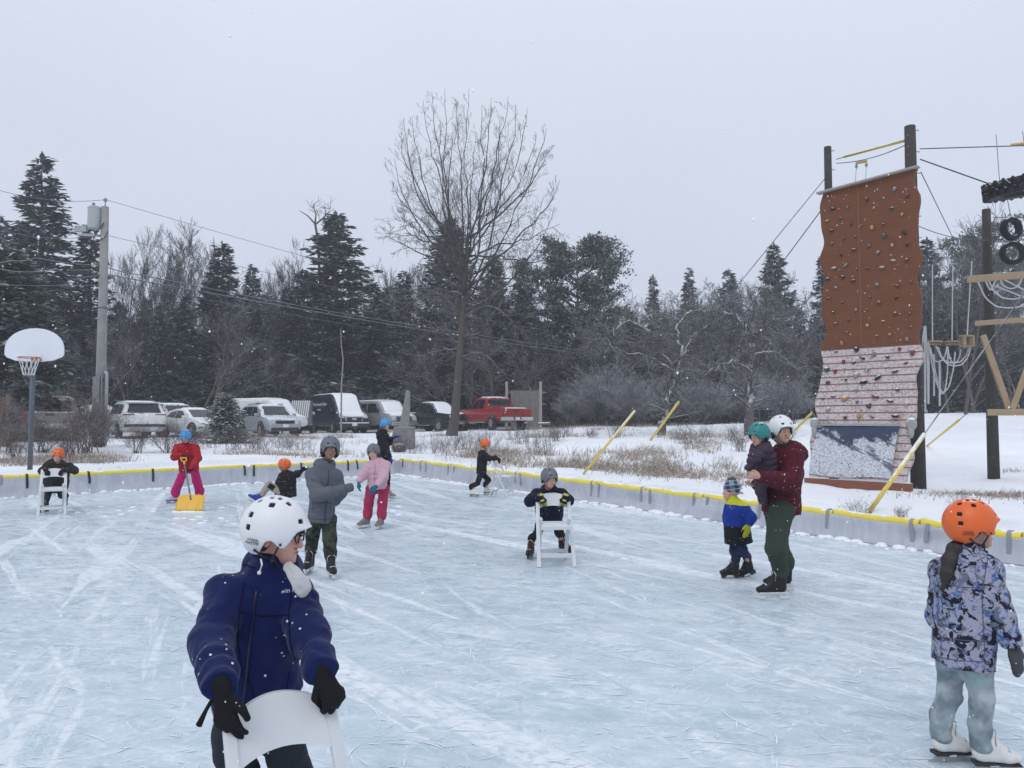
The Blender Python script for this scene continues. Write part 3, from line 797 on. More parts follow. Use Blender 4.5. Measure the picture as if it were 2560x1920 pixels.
# named trees along the skyline: kind, px of the tip, py of the tip, distance, width factor, name, label
SK = [
 ('spruce1',108,393,52,1.35,'spruce','tallest dark spruce, at the left behind the basketball backboard'),
 ('spruce2',228,560,54,1.15,'spruce','dark spruce directly behind the utility pole transformer'),
 ('spruce3',2,540,55,1.0,'spruce','dark spruce cut off by the left edge of the photo'),
 ('snowcedar',15,620,34,1.3,'cedar','snow dusted olive green cedar at the left edge behind the backboard'),
 ('spruce0',556,608,56,1.35,'spruce','dark spruce with long level boughs left of the small pointed spruce'),
 ('spruce2',632,665,54,1.0,'spruce','narrow pointed spruce above the silver car'),
 ('layer0',842,535,60,1.35,'pine','tall pine with snowy boughs beside the dead forked snag'),
 ('cedar0',1125,552,60,1.1,'cedar','dense cone shaped cedar right behind the tall bare tree'),
 ('cedar1',1235,640,66,.9,'cedar','grey green cedar just right of the tall bare tree trunk'),
 ('spruce3',1312,648,68,.9,'spruce','slim hazy spruce between the bare tree and the broad pine'),
 ('bigpine',1440,605,60,1.0,'pine','broad round topped pine above the grey wooden gate'),
 ('spruce0',1632,690,84,.8,'pine','hazy pine right of the broad round topped pine'),
 ('spruce1',1722,668,86,.85,'spruce','hazy pointed spruce in the gap right of the broad pine'),
 ('layer0',1822,676,86,.9,'pine','hazy rounded pine left of the tall ragged pine'),
 ('layer1',1935,612,70,1.0,'pine','tall ragged pine with open boughs left of the climbing tower'),
 ('spruce0',2055,640,60,.9,'spruce','dark spruce mostly hidden behind the climbing tower'),
 ('layer1',2318,598,58,1.0,'pine','dark pine just right of the climbing tower'),
 ('pine0',2465,585,60,.8,'pine','dark pine behind the two hanging tyres'),
 ('bare1',2400,540,46,1.1,'bare_tree','bare tree with brown leaves left of the ropes course pole'),
 ('bare0',310,570,60,.8,'bare_tree','bare tree just right of the utility pole'),
 ('bare2',410,600,62,1.0,'bare_tree','twiggy bare tree between the utility pole and the long boughed spruce'),
 ('bare3',480,562,62,1.2,'bare_tree','tallest bare tree left of the long boughed spruce'),
 ('bare1',695,632,66,1.0,'bare_tree','pale bare birch left of the tall pine'),
 ('bare0',930,648,66,1.0,'bare_tree','bare tree right of the tall pine'),
 ('bare2',1000,650,68,.9,'bare_tree','bare tree left of the cone shaped cedar'),
 ('spruce0',960,720,60,1.0,'spruce','dark spruce behind the two vans'),
 ('spruce1',400,760,52,1.1,'spruce','dark spruce behind the white parked suv'),
 ('spruce3',720,790,56,1.1,'spruce','low dark spruce behind the white van'),
 ('spruce2',1080,800,58,1.2,'spruce','low dark spruce left of the tall bare tree trunk'),
 ('cedar0',1350,860,56,1.2,'cedar','low dark cedar behind the grey wooden gate'),
 ('spruce1',1580,780,62,1.4,'spruce','dark hazy spruce behind the leaning snowy apple tree'),
 ('pine2',1780,780,64,1.2,'pine','dark hazy pine behind the yellow guarded guy wires'),
 ('spruce3',2000,770,58,1.2,'spruce','dark spruce left of the foot of the climbing tower'),
]
for k, px, py, Y, wd, nm, lab in SK:
    x, h = top_h(px, py, Y); tree(k, x, Y, h, lab, None, nm, 'tree', wide=wd)
for i, (px, py, Y) in enumerate(((290,610,58),(350,585,64),(375,640,56),(440,575,66),(520,650,62),(590,690,66),(665,650,64),(720,660,68),(760,690,70),(905,665,66),(960,640,70),(1030,650,72),(1060,690,64),(1200,690,70),(1290,690,70),(1360,700,66),(1560,720,80),(1600,715,84),(1680,720,80),(1770,705,84),(1870,690,80),(1990,650,72),(2360,600,52),(2425,575,50),(2520,600,54))):
    x, h = top_h(px, py, Y); tree('bare%d' % (i % 4), x, Y, h, 'bare tree whose twigs stand against the sky above the evergreens', 'bare trees on the skyline', 'bare_tree', wide=1.0)
# the wood behind: filler trees nobody can tell apart
g = np.random.default_rng(77)
for i in range(90):
    Y = (53+9*g.random()) if i % 2 else 62+22*g.random(); px = -60+2700*(i+g.random())/90; x = ray(px,1050)[0]/ray(px,1050)[1]*Y
    h = (7.0+3.5*g.random())*(1.12 if px < 1300 else .9)
    tree('spruce%d' % g.integers(4) if g.random() < .75 else 'layer%d' % g.integers(2), x, Y, h, 'dark evergreen in the wood behind the parked vehicles', 'evergreens filling the wood', 'evergreen', wide=1.2)
for i in range(60):
    Y = 48+24*g.random(); px = -40+2660*(i+g.random())/60; x = ray(px,1050)[0]/ray(px,1050)[1]*Y
    h = 6.0+4.5*g.random()
    tree('bare%d' % g.integers(4), x, Y, h, 'bare snowy tree in the wood behind the parked vehicles', 'bare trees filling the wood', 'bare_tree', wide=1.3)
for i in range(26):
    Y = 52+10*g.random(); px = 0+2600*(i+g.random())/46; x = ray(px,1050)[0]/ray(px,1050)[1]*Y
    tree('frostbush%d' % g.integers(2) if g.random() < -1 else 'scrub%d' % g.integers(3), x, Y, 2.0+1.8*g.random(), 'frosted twiggy undergrowth at the edge of the wood', 'undergrowth at the wood edge', 'shrub', 'shrub', wide=1.5)
def far_wood():
    g = np.random.default_rng(5); n = 42000
    a = (g.random(n)-.5)*1.75; Y = 92+10*g.random(n); X = a*Y
    top = 8.5+3*np.sin(a*17)+2*np.sin(a*41+1)
    Z = 2+top*g.random(n)**.9; D = unit(g.normal(size=(n,3))+(0,0,.3)); L = .7+.8*g.random(n)
    V, F = cards(np.stack([X,Y,Z],1), D, L, L*.45, unit(g.normal(size=(n,3))))
    mi = (g.random(n) < .1).astype(int); return npmesh('far_wood', V, F, [NEED, NEED_F], False, mi)
tag(link('far_wood', far_wood()), kind='stuff', label='dark far-off wood closing the view', cat='wood')
# the tall bare tree by the parking lot
def tall_tree():
    g = np.random.default_rng(31); Y = 34.0; b = at(1128, Y); o = empty('bare_tree', b, 0, 'tall bare tree with a wide fan of ascending branches beside the red pickup', 'tree')
    W = lambda px, py, dy=0: P(px, py, Y+dy)-b
    tr = [np.array([0,0,-.1]), W(1137,1050), W(1143,960), W(1150,880), W(1158,780), W(1163,700), W(1167,640), W(1170,585)]
    rt = [.30,.20,.165,.145,.125,.11,.09,.065]
    big = [(np.array(tr), np.array(rt))]; sm = []
    tips = [(985,395,.5),(1002,330,-1.5),(1010,300,1.2),(1030,290,-.5),(1058,250,.8),(1080,235,-1),(1112,222,.6),(1140,245,-.6),(1172,222,.5),(1205,262,-1.2),(1228,243,.8),(1270,240,-.4),(1290,262,1.2),(1318,270,-1),(1342,335,.9),(1366,320,-.8),(1376,365,.4),(1400,450,-.6),(1385,515,.8),(980,450,-.9),(1005,540,.6),(1100,300,-1.8),(1250,300,1.9),(1190,330,2.2),(1130,330,-2.3)]
    for i, (x, y, dz) in enumerate(tips):
        s = g.random(); st = tr[5]*(1-s)+tr[7]*s if i % 3 else tr[4]*(1-s)+tr[5]*s
        e = W(x, y, dz*1.6); v = e-st; hor = np.array([v[0], v[1], 0]); u = np.linspace(0, 1, 14)
        ex = 1.25+.5*g.random(); p = st+hor*(1-(1-u)**ex)[:,None]+np.array([0,0,1.])*(v[2]*u**(1.0+.25*g.random()))[:,None]
        wv = np.cumsum(g.normal(size=(12,3))*.07, 0); p[1:-1] += wv-np.linspace(0,1,12)[:,None]*wv[-1]
        r0 = .030+.018*g.random(); rr = r0*(1-u)**.85+.006
        big.append((p, rr))
        L = np.linalg.norm(v)
        for j in range(14):
            t = .16+.82*(j+g.random())/14; k = int(t*13); o_ = p[k]; ax = nz(p[k+1]-p[k]); sd = nz(np.cross(ax, g.normal(size=3)))
            sp = .55+.35*g.random(); grow(g, o_, ax*math.cos(sp)+sd*math.sin(sp), L*.24*(1.25-t)*(.5+1.0*g.random()), max(.007, rr[k]*.42), 2, sm, .5, .32, 4, .65, .0048, .52, 5)
    # low snowy limbs that sweep out and hang
    for i, (sx, sy, pts) in enumerate(((1150,860,[(1105,830),(1060,790),(1035,800)]),(1156,790,[(1110,740),(1050,720),(1000,735)]),(1162,700,[(1100,650),(1020,620),(965,590)]),(1160,720,[(1220,690),(1290,700),(1330,730)]),
        (1152,850,[(1190,830),(1215,880),(1205,930)]),(1155,800,[(1215,760),(1280,800),(1295,850)]),(1165,660,[(1240,610),(1320,600),(1400,560)]),(1148,900,[(1190,880),(1230,900),(1270,950)]),(1160,740,[(1090,720),(1020,760),(985,800)]),(1164,680,[(1090,610),(1030,590),(1000,560)]),(1150,870,[(1100,880),(1040,890),(1010,930)]),(1168,640,[(1250,640),(1330,660),(1390,640)]))):
        q = np.array([W(sx, sy)]+[W(x, y, (k+1)*.5*(-1)**i) for k, (x, y) in enumerate(pts)])
        u = np.linspace(0, 3, 13); p = np.stack([np.interp(u, range(4), q[:,c]) for c in range(3)], 1)
        p[1:-1] = (p[:-2]+2*p[1:-1]+p[2:])/4; p[1:-1] += g.normal(size=(11,3))*.05
        rr = .042*(1-u/3.2)+.007; big.append((p, rr))
        for j in range(13):
            k = 1+int(11*j/13); ax = nz(p[k+1]-p[k]); sd = nz(np.cross(ax, g.normal(size=3)))
            grow(g, p[k], ax*.6+sd*.8, .9*(.5+.8*g.random()), .014, 2, sm, -.25 if g.random() < .6 else .4, .5, 4, .65, .008, .6, 5)
    V, F = tubes_np(big[:1], 14); link('trunk', npmesh('trunk', V, F, m_bark('grey_bark', (.040,.034,.030), (.115,.10,.088), .55, .35)), o)
    V, F = tubes_np(big[1:]+sm, 4); link('crown', npmesh('crown', V, F, m_bark('dark_twigs', (.040,.034,.034), (.085,.075,.072), .35, .45)), o)
tall_tree()
def snag():
    """dead forked top beside the tall pine"""
    Y = 61.5; b = at(800, Y); o = empty('dead_tree', b, 0, 'dead grey snag with a forked top sticking out left of the tall pine', 'tree'); W = lambda x, y: P(x, y, Y)-b
    ps = [(np.array([(0,0,0),W(800,800),W(798,650),W(795,600),W(788,560)]), np.array([.17,.13,.11,.10,.09])), (np.array([W(788,560),W(770,540),W(748,526)]), np.array([.07,.05,.02])), (np.array([W(788,560),W(790,535),W(782,512)]), np.array([.08,.05,.02])), (np.array([W(790,560),W(808,545),W(822,530),W(828,515)]), np.array([.07,.06,.04,.02]))]
    g = np.random.default_rng(9); sm = []
    for p in ((782,520),(790,535),(815,538),(825,522),(800,550)):
        for k in range(4): grow(g, W(*p), (g.normal(),g.normal(),.8), .9, .025, 1, sm, .2, .3, 3, .7, .015)
    V, F = tubes_np(ps, 7); link('trunk', npmesh('trunk', V, F, BARK), o); V, F = tubes_np(sm, 3); link('crown', npmesh('crown', V, F, TWIG), o)
snag()
def birch():
    Y = 47; b = at(853, Y); o = empty('birch', b, 0, 'thin pale birch stem behind the navy van', 'tree'); W = lambda x, y: P(x, y, Y)-b
    V, F = tubes_np([(np.array([(0,0,0),W(854,960),W(858,900),W(853,860),W(852,820)]), np.array([.06,.05,.04,.035,.02]))], 7)
    link('trunk', npmesh('trunk', V, F, simple('birch_bark', (.24,.23,.22), .8, .2)), o)
birch()
def apple(label, bx, Y, limbs, seed):
    g = np.random.default_rng(seed); b = at(bx, Y); o = empty('apple_tree', b, 0, label, 'tree'); W = lambda x, y, d=0: P(x, y, Y+d)-b
    big = []; sm = []
    for i, (pts, r) in enumerate(limbs):
        q = np.array([(0,0,-.1) if p == 0 else W(p[0], p[1], (.5*k*(-1)**i if k > 1 else 0)) for k, p in enumerate(pts)]); n = len(q)
        u = np.linspace(0, n-1, 5*n); p = np.stack([np.interp(u, range(n), q[:,c]) for c in range(3)], 1)
        for _ in range(2): p[1:-1] = (p[:-2]+2*p[1:-1]+p[2:])/4
        p[2:] += g.normal(size=(len(p)-2,3))*.05
        rr = r*(1-.85*u/(n-1)); big.append((p, rr))
        for j in range(26):
            k = int(len(p)*(.25+.72*(j+g.random())/26)); k = min(k, len(p)-2); ax = nz(p[k+1]-p[k]); sd = nz(np.cross(ax, g.normal(size=3)))
            grow(g, p[k], ax*.5+sd*.9, 1.6*(.5+.8*g.random()), max(.02, rr[k]*.45), 3, sm, -.3+.5*g.random(), .7, 3, .7, .008, .62, 5)
    V, F = tubes_np(big, 8); link('trunk', npmesh('trunk', V, F, m_bark('snowy_bark', (.06,.055,.05), (.15,.135,.125), .9, .2)), o)
    V, F = tubes_np(sm, 3); link('crown', npmesh('crown', V, F, TWIG), o)
apple('leaning apple tree with snowy arching limbs left of the guy wires', 1652, 36, [([0,(1665,1010),(1690,945)],.22),([(1690,945),(1668,920),(1640,900),(1600,885),(1560,880)],.12),([(1690,945),(1705,890),(1690,820),(1720,780),(1790,770)],.12),([(1690,945),(1650,880),(1625,820),(1660,790),(1700,800)],.11),([(1690,945),(1700,900),(1740,830),(1800,800)],.09),([(1625,830),(1570,800),(1530,830),(1515,890)],.07)], 61)
apple('upright snowy apple tree left of the climbing tower', 1872, 36, [([0,(1873,1000),(1878,930),(1880,880)],.24),([(1880,900),(1890,840),(1930,800),(1985,790)],.11),([(1880,880),(1865,820),(1830,780),(1790,790)],.11),([(1878,930),(1840,900),(1800,910),(1760,940)],.08),([(1880,890),(1920,880),(1970,900),(2010,950)],.08),([(1880,880),(1875,800),(1895,750)],.08)], 62)
# shrubs
def bush(kind, px, Y, h, label, wide=1.0, name='shrub', group=None):
    p = at(px, Y); tree(kind, p[0], Y, h, label, group, name, 'shrub', wide=wide)
p = at(563, 30); tree('youngspruce', p[0], 30.0, P(563,983,30)[2]-p[2], 'small snow dusted spruce growing just behind the left boards', None, 'young_spruce', wide=1.15)
for i, (px, Y, h, wd, lab) in enumerate(((-30,24,1.9,1.3,'brown leafless thicket at the left edge below the wooden fence'),(40,22,1.5,1.3,'brown leafless thicket behind the basketball post'),(110,24,1.9,1.3,'brown leafless thicket in front of the silver pickup'),(170,21.5,1.25,1.2,'low brown thicket behind the child at the left'),(215,24,1.7,1.2,'brown leafless thicket at the foot of the utility pole'),(250,26,1.5,1.1,'straggling brown thicket left of the white suv'),
   (345,24.5,.9,1.1,'low twiggy bush left of the child with the shovel'),(420,25,.95,1.3,'low twiggy bush behind the child with the shovel'),(480,26,.75,1.1,'low twiggy bush right of the child with the shovel'))):
    bush('bush%d' % (i % 3), px, Y, h*(.62 if i in (1,2) else .78 if i == 3 else 1), lab, wd)
for px, Y, h, wd, lab in ((1500,48,2.9,1.2,'snowy round bush right of the wooden gate'),(1590,46,2.3,1.4,'grey frosted bush behind the guy wire guards'),(1440,49,2.3,1.1,'frosted bush beside the wooden gate'),(1770,47,2.0,1.6,'grey frosted bush between the two apple trees'),(1960,46,2.2,1.5,'grey frosted bush beside the right apple tree'),(1650,50,2.5,1.5,'grey frosted bush behind the leaning apple tree'),(1850,52,2.6,1.5,'grey frosted bush behind the right apple tree')):
    bush('frostbush%d' % (px % 2), px, Y, h, lab, wd)
g = np.random.default_rng(15)
WEEDS = [(630,27),(660,26),(700,28),(720,27),(760,27),(840,28),(1000,28),(1040,27),(1090,27),(1160,28),(1230,28),(1300,29),(1390,29),(1400,33),(1480,33),(1540,32),(1700,30),(1760,31),(1830,29),(1890,29),(1960,28),(590,26.5),(520,27),(1350,24),(1200,25),(1120,25.5),(1730,26),(1850,25)]
for i, (px, Y) in enumerate(WEEDS):
    bush('weed%d' % (i % 3), px, Y, .55+.4*g.random(), 'dry weed clump standing in the snow beyond the boards', 1.2, 'weed', 'dry weeds beyond the boards')
for px, py, h, lab in ((2150,1283,.28,'small dark twigs poking from the snow below the climbing tower'),(2250,1290,.22,'few thin twigs poking from the snow right of the yellow guard'),(2410,1262,.25,'small snowy twig above the orange helmet at the right')):
    q = Gt(px, py); tree('weed%d' % (px % 3), q[0], q[1], h, lab, None, 'weed', 'twig', wide=1.6)
# dead grass on the banks
def m_grass():
    t = T('dry_grass'); n = t.noise(1.1, 3); c = t.mix(n, (.19,.145,.10), (.40,.33,.25))
    c = t.mix(t.rng(t.noise(9, 2), .52, .62), c, (.66,.66,.68)); return t.set(c, .9)
def grass():
    g = np.random.default_rng(3); pts = []
    def patch(px0, px1, py0, py1, n, hh, clump=.45):
        k = 0
        cen = []
        while k < n:
            px = px0+(px1-px0)*g.random(); py = py0+(py1-py0)*g.random()
            d = ray(px, py); d = d/d[1]; Y = 0
            # quick ground hit
            Yg = 20.0
            for _ in range(12):
                z = float(ground(d[0]*Yg, Yg)); Yg = np.clip((z-CH)/d[2], 14, 60) if abs(d[2]) > 1e-4 else 60
            x, y = d[0]*Yg, Yg
            if s_out(x, y) < (.8 if px < 1150 else 1.4 if px < 1300 else 2.6)*(.7+.6*g.random()): k += 1; continue
            m = int(20+50*g.random()); s = .16+.3*g.random()
            X = x+g.normal(size=m)*s; Y_ = y+g.normal(size=m)*s
            pts.append(np.stack([X, Y_, ground(X, Y_)-.02, np.full(m, hh*(.5+.8*g.random()))], 1)); k += 1
    patch(1080,1500,1092,1168,560,.34); patch(1010,1120,1100,1145,90,.22); patch(1490,1900,1082,1130,200,.22); patch(1560,1990,1080,1105,160,.30)
    patch(560,900,1088,1125,90,.24); patch(0,300,1135,1160,90,.22); patch(1280,1960,1058,1075,200,.28); patch(2330,2560,1088,1120,60,.14)
    patch(1150,1480,1150,1172,120,.16)
    A = np.concatenate(pts); n = len(A); D = unit(g.normal(size=(n,3))*(.38,.38,.1)+(0.1,0,1)); L = A[:,3]*(.4+.8*g.random(n))
    W = .004+.007*g.random(n); N = unit(g.normal(size=(n,3))*(1,1,.1)); S = unit(np.cross(D, N)); P0 = A[:,:3]
    bend = unit(g.normal(size=(n,3))*(1,1,0))*(L*.35)[:,None]
    V = np.stack([P0-S*W[:,None], P0+S*W[:,None], P0+D*L[:,None]*.6+S*W[:,None]*.7, P0+D*L[:,None]*.6-S*W[:,None]*.7, P0+D*L[:,None]+bend-(0,0,.0)], 1).reshape(-1,3)
    i = np.arange(n)*5; F4 = np.stack([i,i+1,i+2,i+3],1); F3 = np.stack([i+3,i+2,i+4],1)
    return npmesh('dry_grass', V, [F4, F3], m_grass(), False)
tag(link('dry_grass', grass()), kind='stuff', label='dead beige grass standing through the snow on the bank', cat='grass')
# ------------------------------------------------------------------ basketball hoop
STEEL = simple('grey_steel', (.10,.12,.14), .5, .15, metal=.3); WHITEP = simple('white_plastic', (.76,.78,.80), .45, .03, 3, bump=.05)
GALV = simple('galvanised_steel', (.34,.36,.38), .45, .1, metal=.6); WOODG = simple('weathered_wood', (.20,.19,.18), .9, .3, 5, bump=.4, snow=.25)
def hoop():
    Y = 18.4; b = P(75, 1166, Y); o = empty('basketball_hoop', b, 0, 'white fan shaped basketball backboard on a grey post at the left', 'basketball hoop'); W = lambda x, y, d=0: P(x, y, Y+d)-b
    m = MB(); m.tube([(0,0,-.3), (0,0,W(75,862)[2])], .056, 14); m.tube([W(75,890), W(80,885,-.32)], .04, 8); m.tube([W(75,868), W(86,862,-.32)], .035, 8); m.build('post', STEEL, o, smooth=True)
    yb = -.36; cx = W(88,860,yb)[0]; zt, zb, zs = W(88,821,yb)[2], W(88,904,yb)[2], W(88,876,yb)[2]; hw = (W(162,860,yb)[0]-W(14,860,yb)[0])/2
    poly = []
    for k in range(25):
        a = math.pi*k/24; poly.append((hw*math.cos(a), zs+(zt-zs)*math.sin(a)**.9))
    poly += [(-hw, zs-.10), (-hw*.93, zb+.10), (-hw*.62, zb+.02), (-.2, zb), (.2, zb), (hw*.62, zb+.02), (hw*.93, zb+.10), (hw, zs-.10)]
    poly = [poly[i] for i in range(len(poly)-1, -1, -1)]
    MB().prism(poly, (cx,yb,0), (1,0,0), (0,0,1), (0,-1,0), .035).build('backboard', simple('backboard_white', (.72,.75,.80), .4, .04, 3), o, bevel=.008)
    rx = W(96,897,yb)[0]; rz = W(96,897,yb)[2]; rr = .228; cy = yb-.12-rr
    m = MB(); m.tube([(rx+rr*math.cos(a), cy+rr*math.sin(a), rz) for a in np.linspace(0, 2*math.pi, 29)], .011, 6, cap=False); m.box((rx, yb-.08, rz-.02), (.18,.10,.07)); m.build('rim', simple('rusty_red', (.36,.10,.07), .6, .25), o)
    ps = []
    for k in range(12):
        for sg in (1,-1):
            pts = []
            for j in range(9):
                t = j/8; a = 2*math.pi*(k+sg*t*1.3)/12; r = rr*(1-.52*t**.8); pts.append((rx+r*math.cos(a), cy+r*math.sin(a), rz-.40*t))
            ps.append((np.array(pts), np.full(9, .006)))
    V, F = tubes_np(ps, 4); link('net', npmesh('net', V, F, simple('net_cord', (.72,.72,.72), .9)), o)
hoop()
# ------------------------------------------------------------------ utility pole and lines
POLEW = simple('grey_pole_wood', (.27,.265,.26), .9, .18, 3, bump=.5, bscale=18)
def utility():
    Y = 27.0; b = at(250, Y); o = empty('utility_pole', b, 0, 'grey wooden utility pole with a transformer behind the basketball hoop', 'utility pole'); W = lambda x, y, d=0: P(x, y, Y+d)-b
    zt = W(263,517)[2]
    MB().tube([(0,0,-.3), (0,0,zt*.5), (0,0,zt)], [.185,.155,.12], 18).build('post', POLEW, o, smooth=True)
    m = MB(); m.tube([(0,0,zt), (0,0,zt+.22)], .02, 8); m.lathe([(.03,zt+.18),(.075,zt+.2),(.04,zt+.24),(.07,zt+.26),(.03,zt+.31)], n=12); m.build('insulator', simple('porcelain', (.30,.29,.30), .3), o, smooth=True)
    c = W(240,547); c = np.array([c[0]-.02, -.05, c[2]]); r, h = .225, .72
    t = MB().lathe([(.01,-h/2-.02),(r*.9,-h/2),(r,-h/2+.05),(r,h/2-.04),(r*1.04,h/2-.03),(r*1.04,h/2+.01),(r*.8,h/2+.06),(.01,h/2+.08)], c, n=24).build('transformer', simple('transformer_grey', (.36,.40,.40), .45, .06, 4), o, smooth=True)
    t.data.set_sharp_from_angle(angle=R(40))
    m = MB(); m.lathe([(.03,c[2]+h/2+.05),(.06,c[2]+h/2+.08),(.035,c[2]+h/2+.12),(.06,c[2]+h/2+.15),(.03,c[2]+h/2+.2)], (c[0]-.05,c[1],0), n=10); m.build('bushing', simple('bushing_grey', (.25,.26,.27), .3), t, smooth=True)
    m = MB(); m.box((c[0]+.23,.0,c[2]+.2), (.12,.1,.06)); m.box((c[0]+.23,.0,c[2]-.22), (.12,.1,.06)); m.build('bracket', STEEL, o)
    a = W(196,586); m = MB(); m.beam((0,-.02,W(0,590)[2]), (a[0],-.05,W(0,587)[2]), .07, .08); m.box((a[0]+.12,-.05,W(0,573)[2]), (.42,.12,.22)); m.build('cutout_arm', GALV, o, bevel=.01)
    m = MB(); m.tube([(.04,-.15,W(0,560)[2]),(-.3,-.18,W(0,600)[2]),(-.2,-.16,W(0,607)[2]),(.12,-.16,W(0,595)[2]),(.16,-.1,W(0,580)[2])], .016, 6); m.build('jumper_wire', simple('black_rubber', (.02,.02,.022), .6), o, smooth=True)
    z0 = W(0,935)[2]; m = MB(); m.tube([(.24,-.08,-.2),(.24,-.08,z0-.05),(.23,-.08,z0+.03),(.17,-.07,z0+.06),(.12,-.06,z0+.05)], .055, 12); m.build('conduit', simple('grey_pipe', (.33,.35,.37), .45), o, smooth=True)
    m = MB(); m.box((-.05,-.17,z0/2-.1), (.24,.12,z0)); m.tube([(.12,-.17,-.2),(.12,-.17,z0-.1)], .03, 8); m.build('cable_guard', simple('guard_grey', (.19,.19,.20), .55), o, bevel=.01)
    m = MB()
    for z in (W(0,770)[2], W(0,950)[2]): m.lathe([(.17,z-.02),(.175,z),(.17,z+.02)], n=14); m.box((.16,-.1,z), (.22,.03,.03))
    m.build('strap', STEEL, o)
utility()
WIRE = m_bark('wire', (.05,.05,.055), (.09,.09,.095), .5, .3)
def wire(label, pts, r, sag=.0, name='power_line', extra=None, group=None, col=None):
    W = []
    for i in range(len(pts)-1):
        a, b = P(*pts[i]), P(*pts[i+1]); n = 14
        for k in range(n+(i == len(pts)-2)):
            t = k/n; W.append(a*(1-t)+b*t-np.array([0,0,sag*4*t*(1-t)]))
    o = empty(name, W[0], 0, label, 'cable', group)
    V, F = tubes_np([(np.array(W)-W[0], np.full(len(W), r))], 5); link('wire', npmesh('wire', V, F, col or WIRE), o)
    if extra: extra(o, W[0])
    return o
wire('thin topmost power line running across the sky from the transformer pole', [(-60,458,24),(264,499,27),(1560,845,60)], .009, .25)
wire('second power line, below the transformer', [(-60,556,24),(258,586,27),(1560,858,60)], .009, .3)
def splice(o, b):
    MB().box(P(200,681,25.5)-b, (.72,.14,.15)).build('splice_case', simple('black_case', (.015,.015,.018), .5, snow=.5), o, bevel=.03)
wire('thick upper cable low on the utility pole, bowed above its left end', [(-60,655,23),(30,652,24),(90,645,24.5),(256,664,27),(350,687,29),(950,800,40),(1560,890,58)], .017, .05)
wire('thick cable carrying a black splice case left of the utility pole', [(-60,655,23.2),(140,672,25),(256,684,27),(1560,898,58)], .020, .2, extra=splice)
wire('lowest cable left of the utility pole', [(-60,709,23),(252,712,27)], .010, .05)
wire('thin service cable below the thick cables right of the utility pole', [(258,700,27),(1560,905,58)], .008, .35)
# ------------------------------------------------------------------ climbing tower
def m_wall(lower):
    t = T('climbing_panel_snowy' if lower else 'climbing_panel')
    z = t.sep(t.co())[2]; f = t.math('FRACT', t.math('MULTIPLY', z, 6.6 if lower else 13))
    n = t.noise(1.3, 5, .6, t.co((1,1,4))); c = t.mix(n, (.120,.040,.014), (.175,.060,.022))
    if lower:
        gr = t.math('GREATER_THAN', f, .80)
        k = t.math('MULTIPLY', t.rng(t.noise(24, 5, .7, t.co((1,1,1.6)), 1.2), .34, .52), .86); k = t.math('MULTIPLY', k, t.rng(t.noise(1.1, 3), .1, .42))
        k = t.math('MULTIPLY', k, t.math('SUBTRACT', 1.0, t.math('MULTIPLY', gr, .80)))
        c = t.mix(k, c, (.66,.61,.63)); t.bump(t.math('ADD', k, t.math('MULTIPLY', gr, -1.0)), .6, .012)
    else:
        d = t.math('GREATER_THAN', f, .88); c = t.mix(t.math('MULTIPLY', d, .35), c, (.10,.03,.02))
        sp = t.math('LESS_THAN', t.voro(7), .10); c = t.mix(t.math('MULTIPLY', sp, t.rng(t.noise(3, 2), .5, .55)), c, (.55,.48,.46)); t.bump(t.math('MULTIPLY', d, -1.0), .3, .006)
    return t.set(c, .75)
TL, TR = P(2060,900,16.95)*np.array([1,1,0]), P(2302,900,15.5)*np.array([1,1,0])
TW = nz(TR-TL); TO = nz(np.array([TW[1], -TW[0], 0]));  TO = TO if TO[1] < 0 else -TO
TLEN = np.linalg.norm(TR-TL); Z0, ZB, ZT = .52, 3.22, 6.72; EO = .84
def tower_pt(u, z, off=0.0):
    """u across 0..1, z height; the lower part leans out"""
    e = 0 if z >= ZB else EO*(ZB-z)/(ZB-Z0)
    return TL+TW*TLEN*u+TO*(e+off)+np.array([0,0,z])
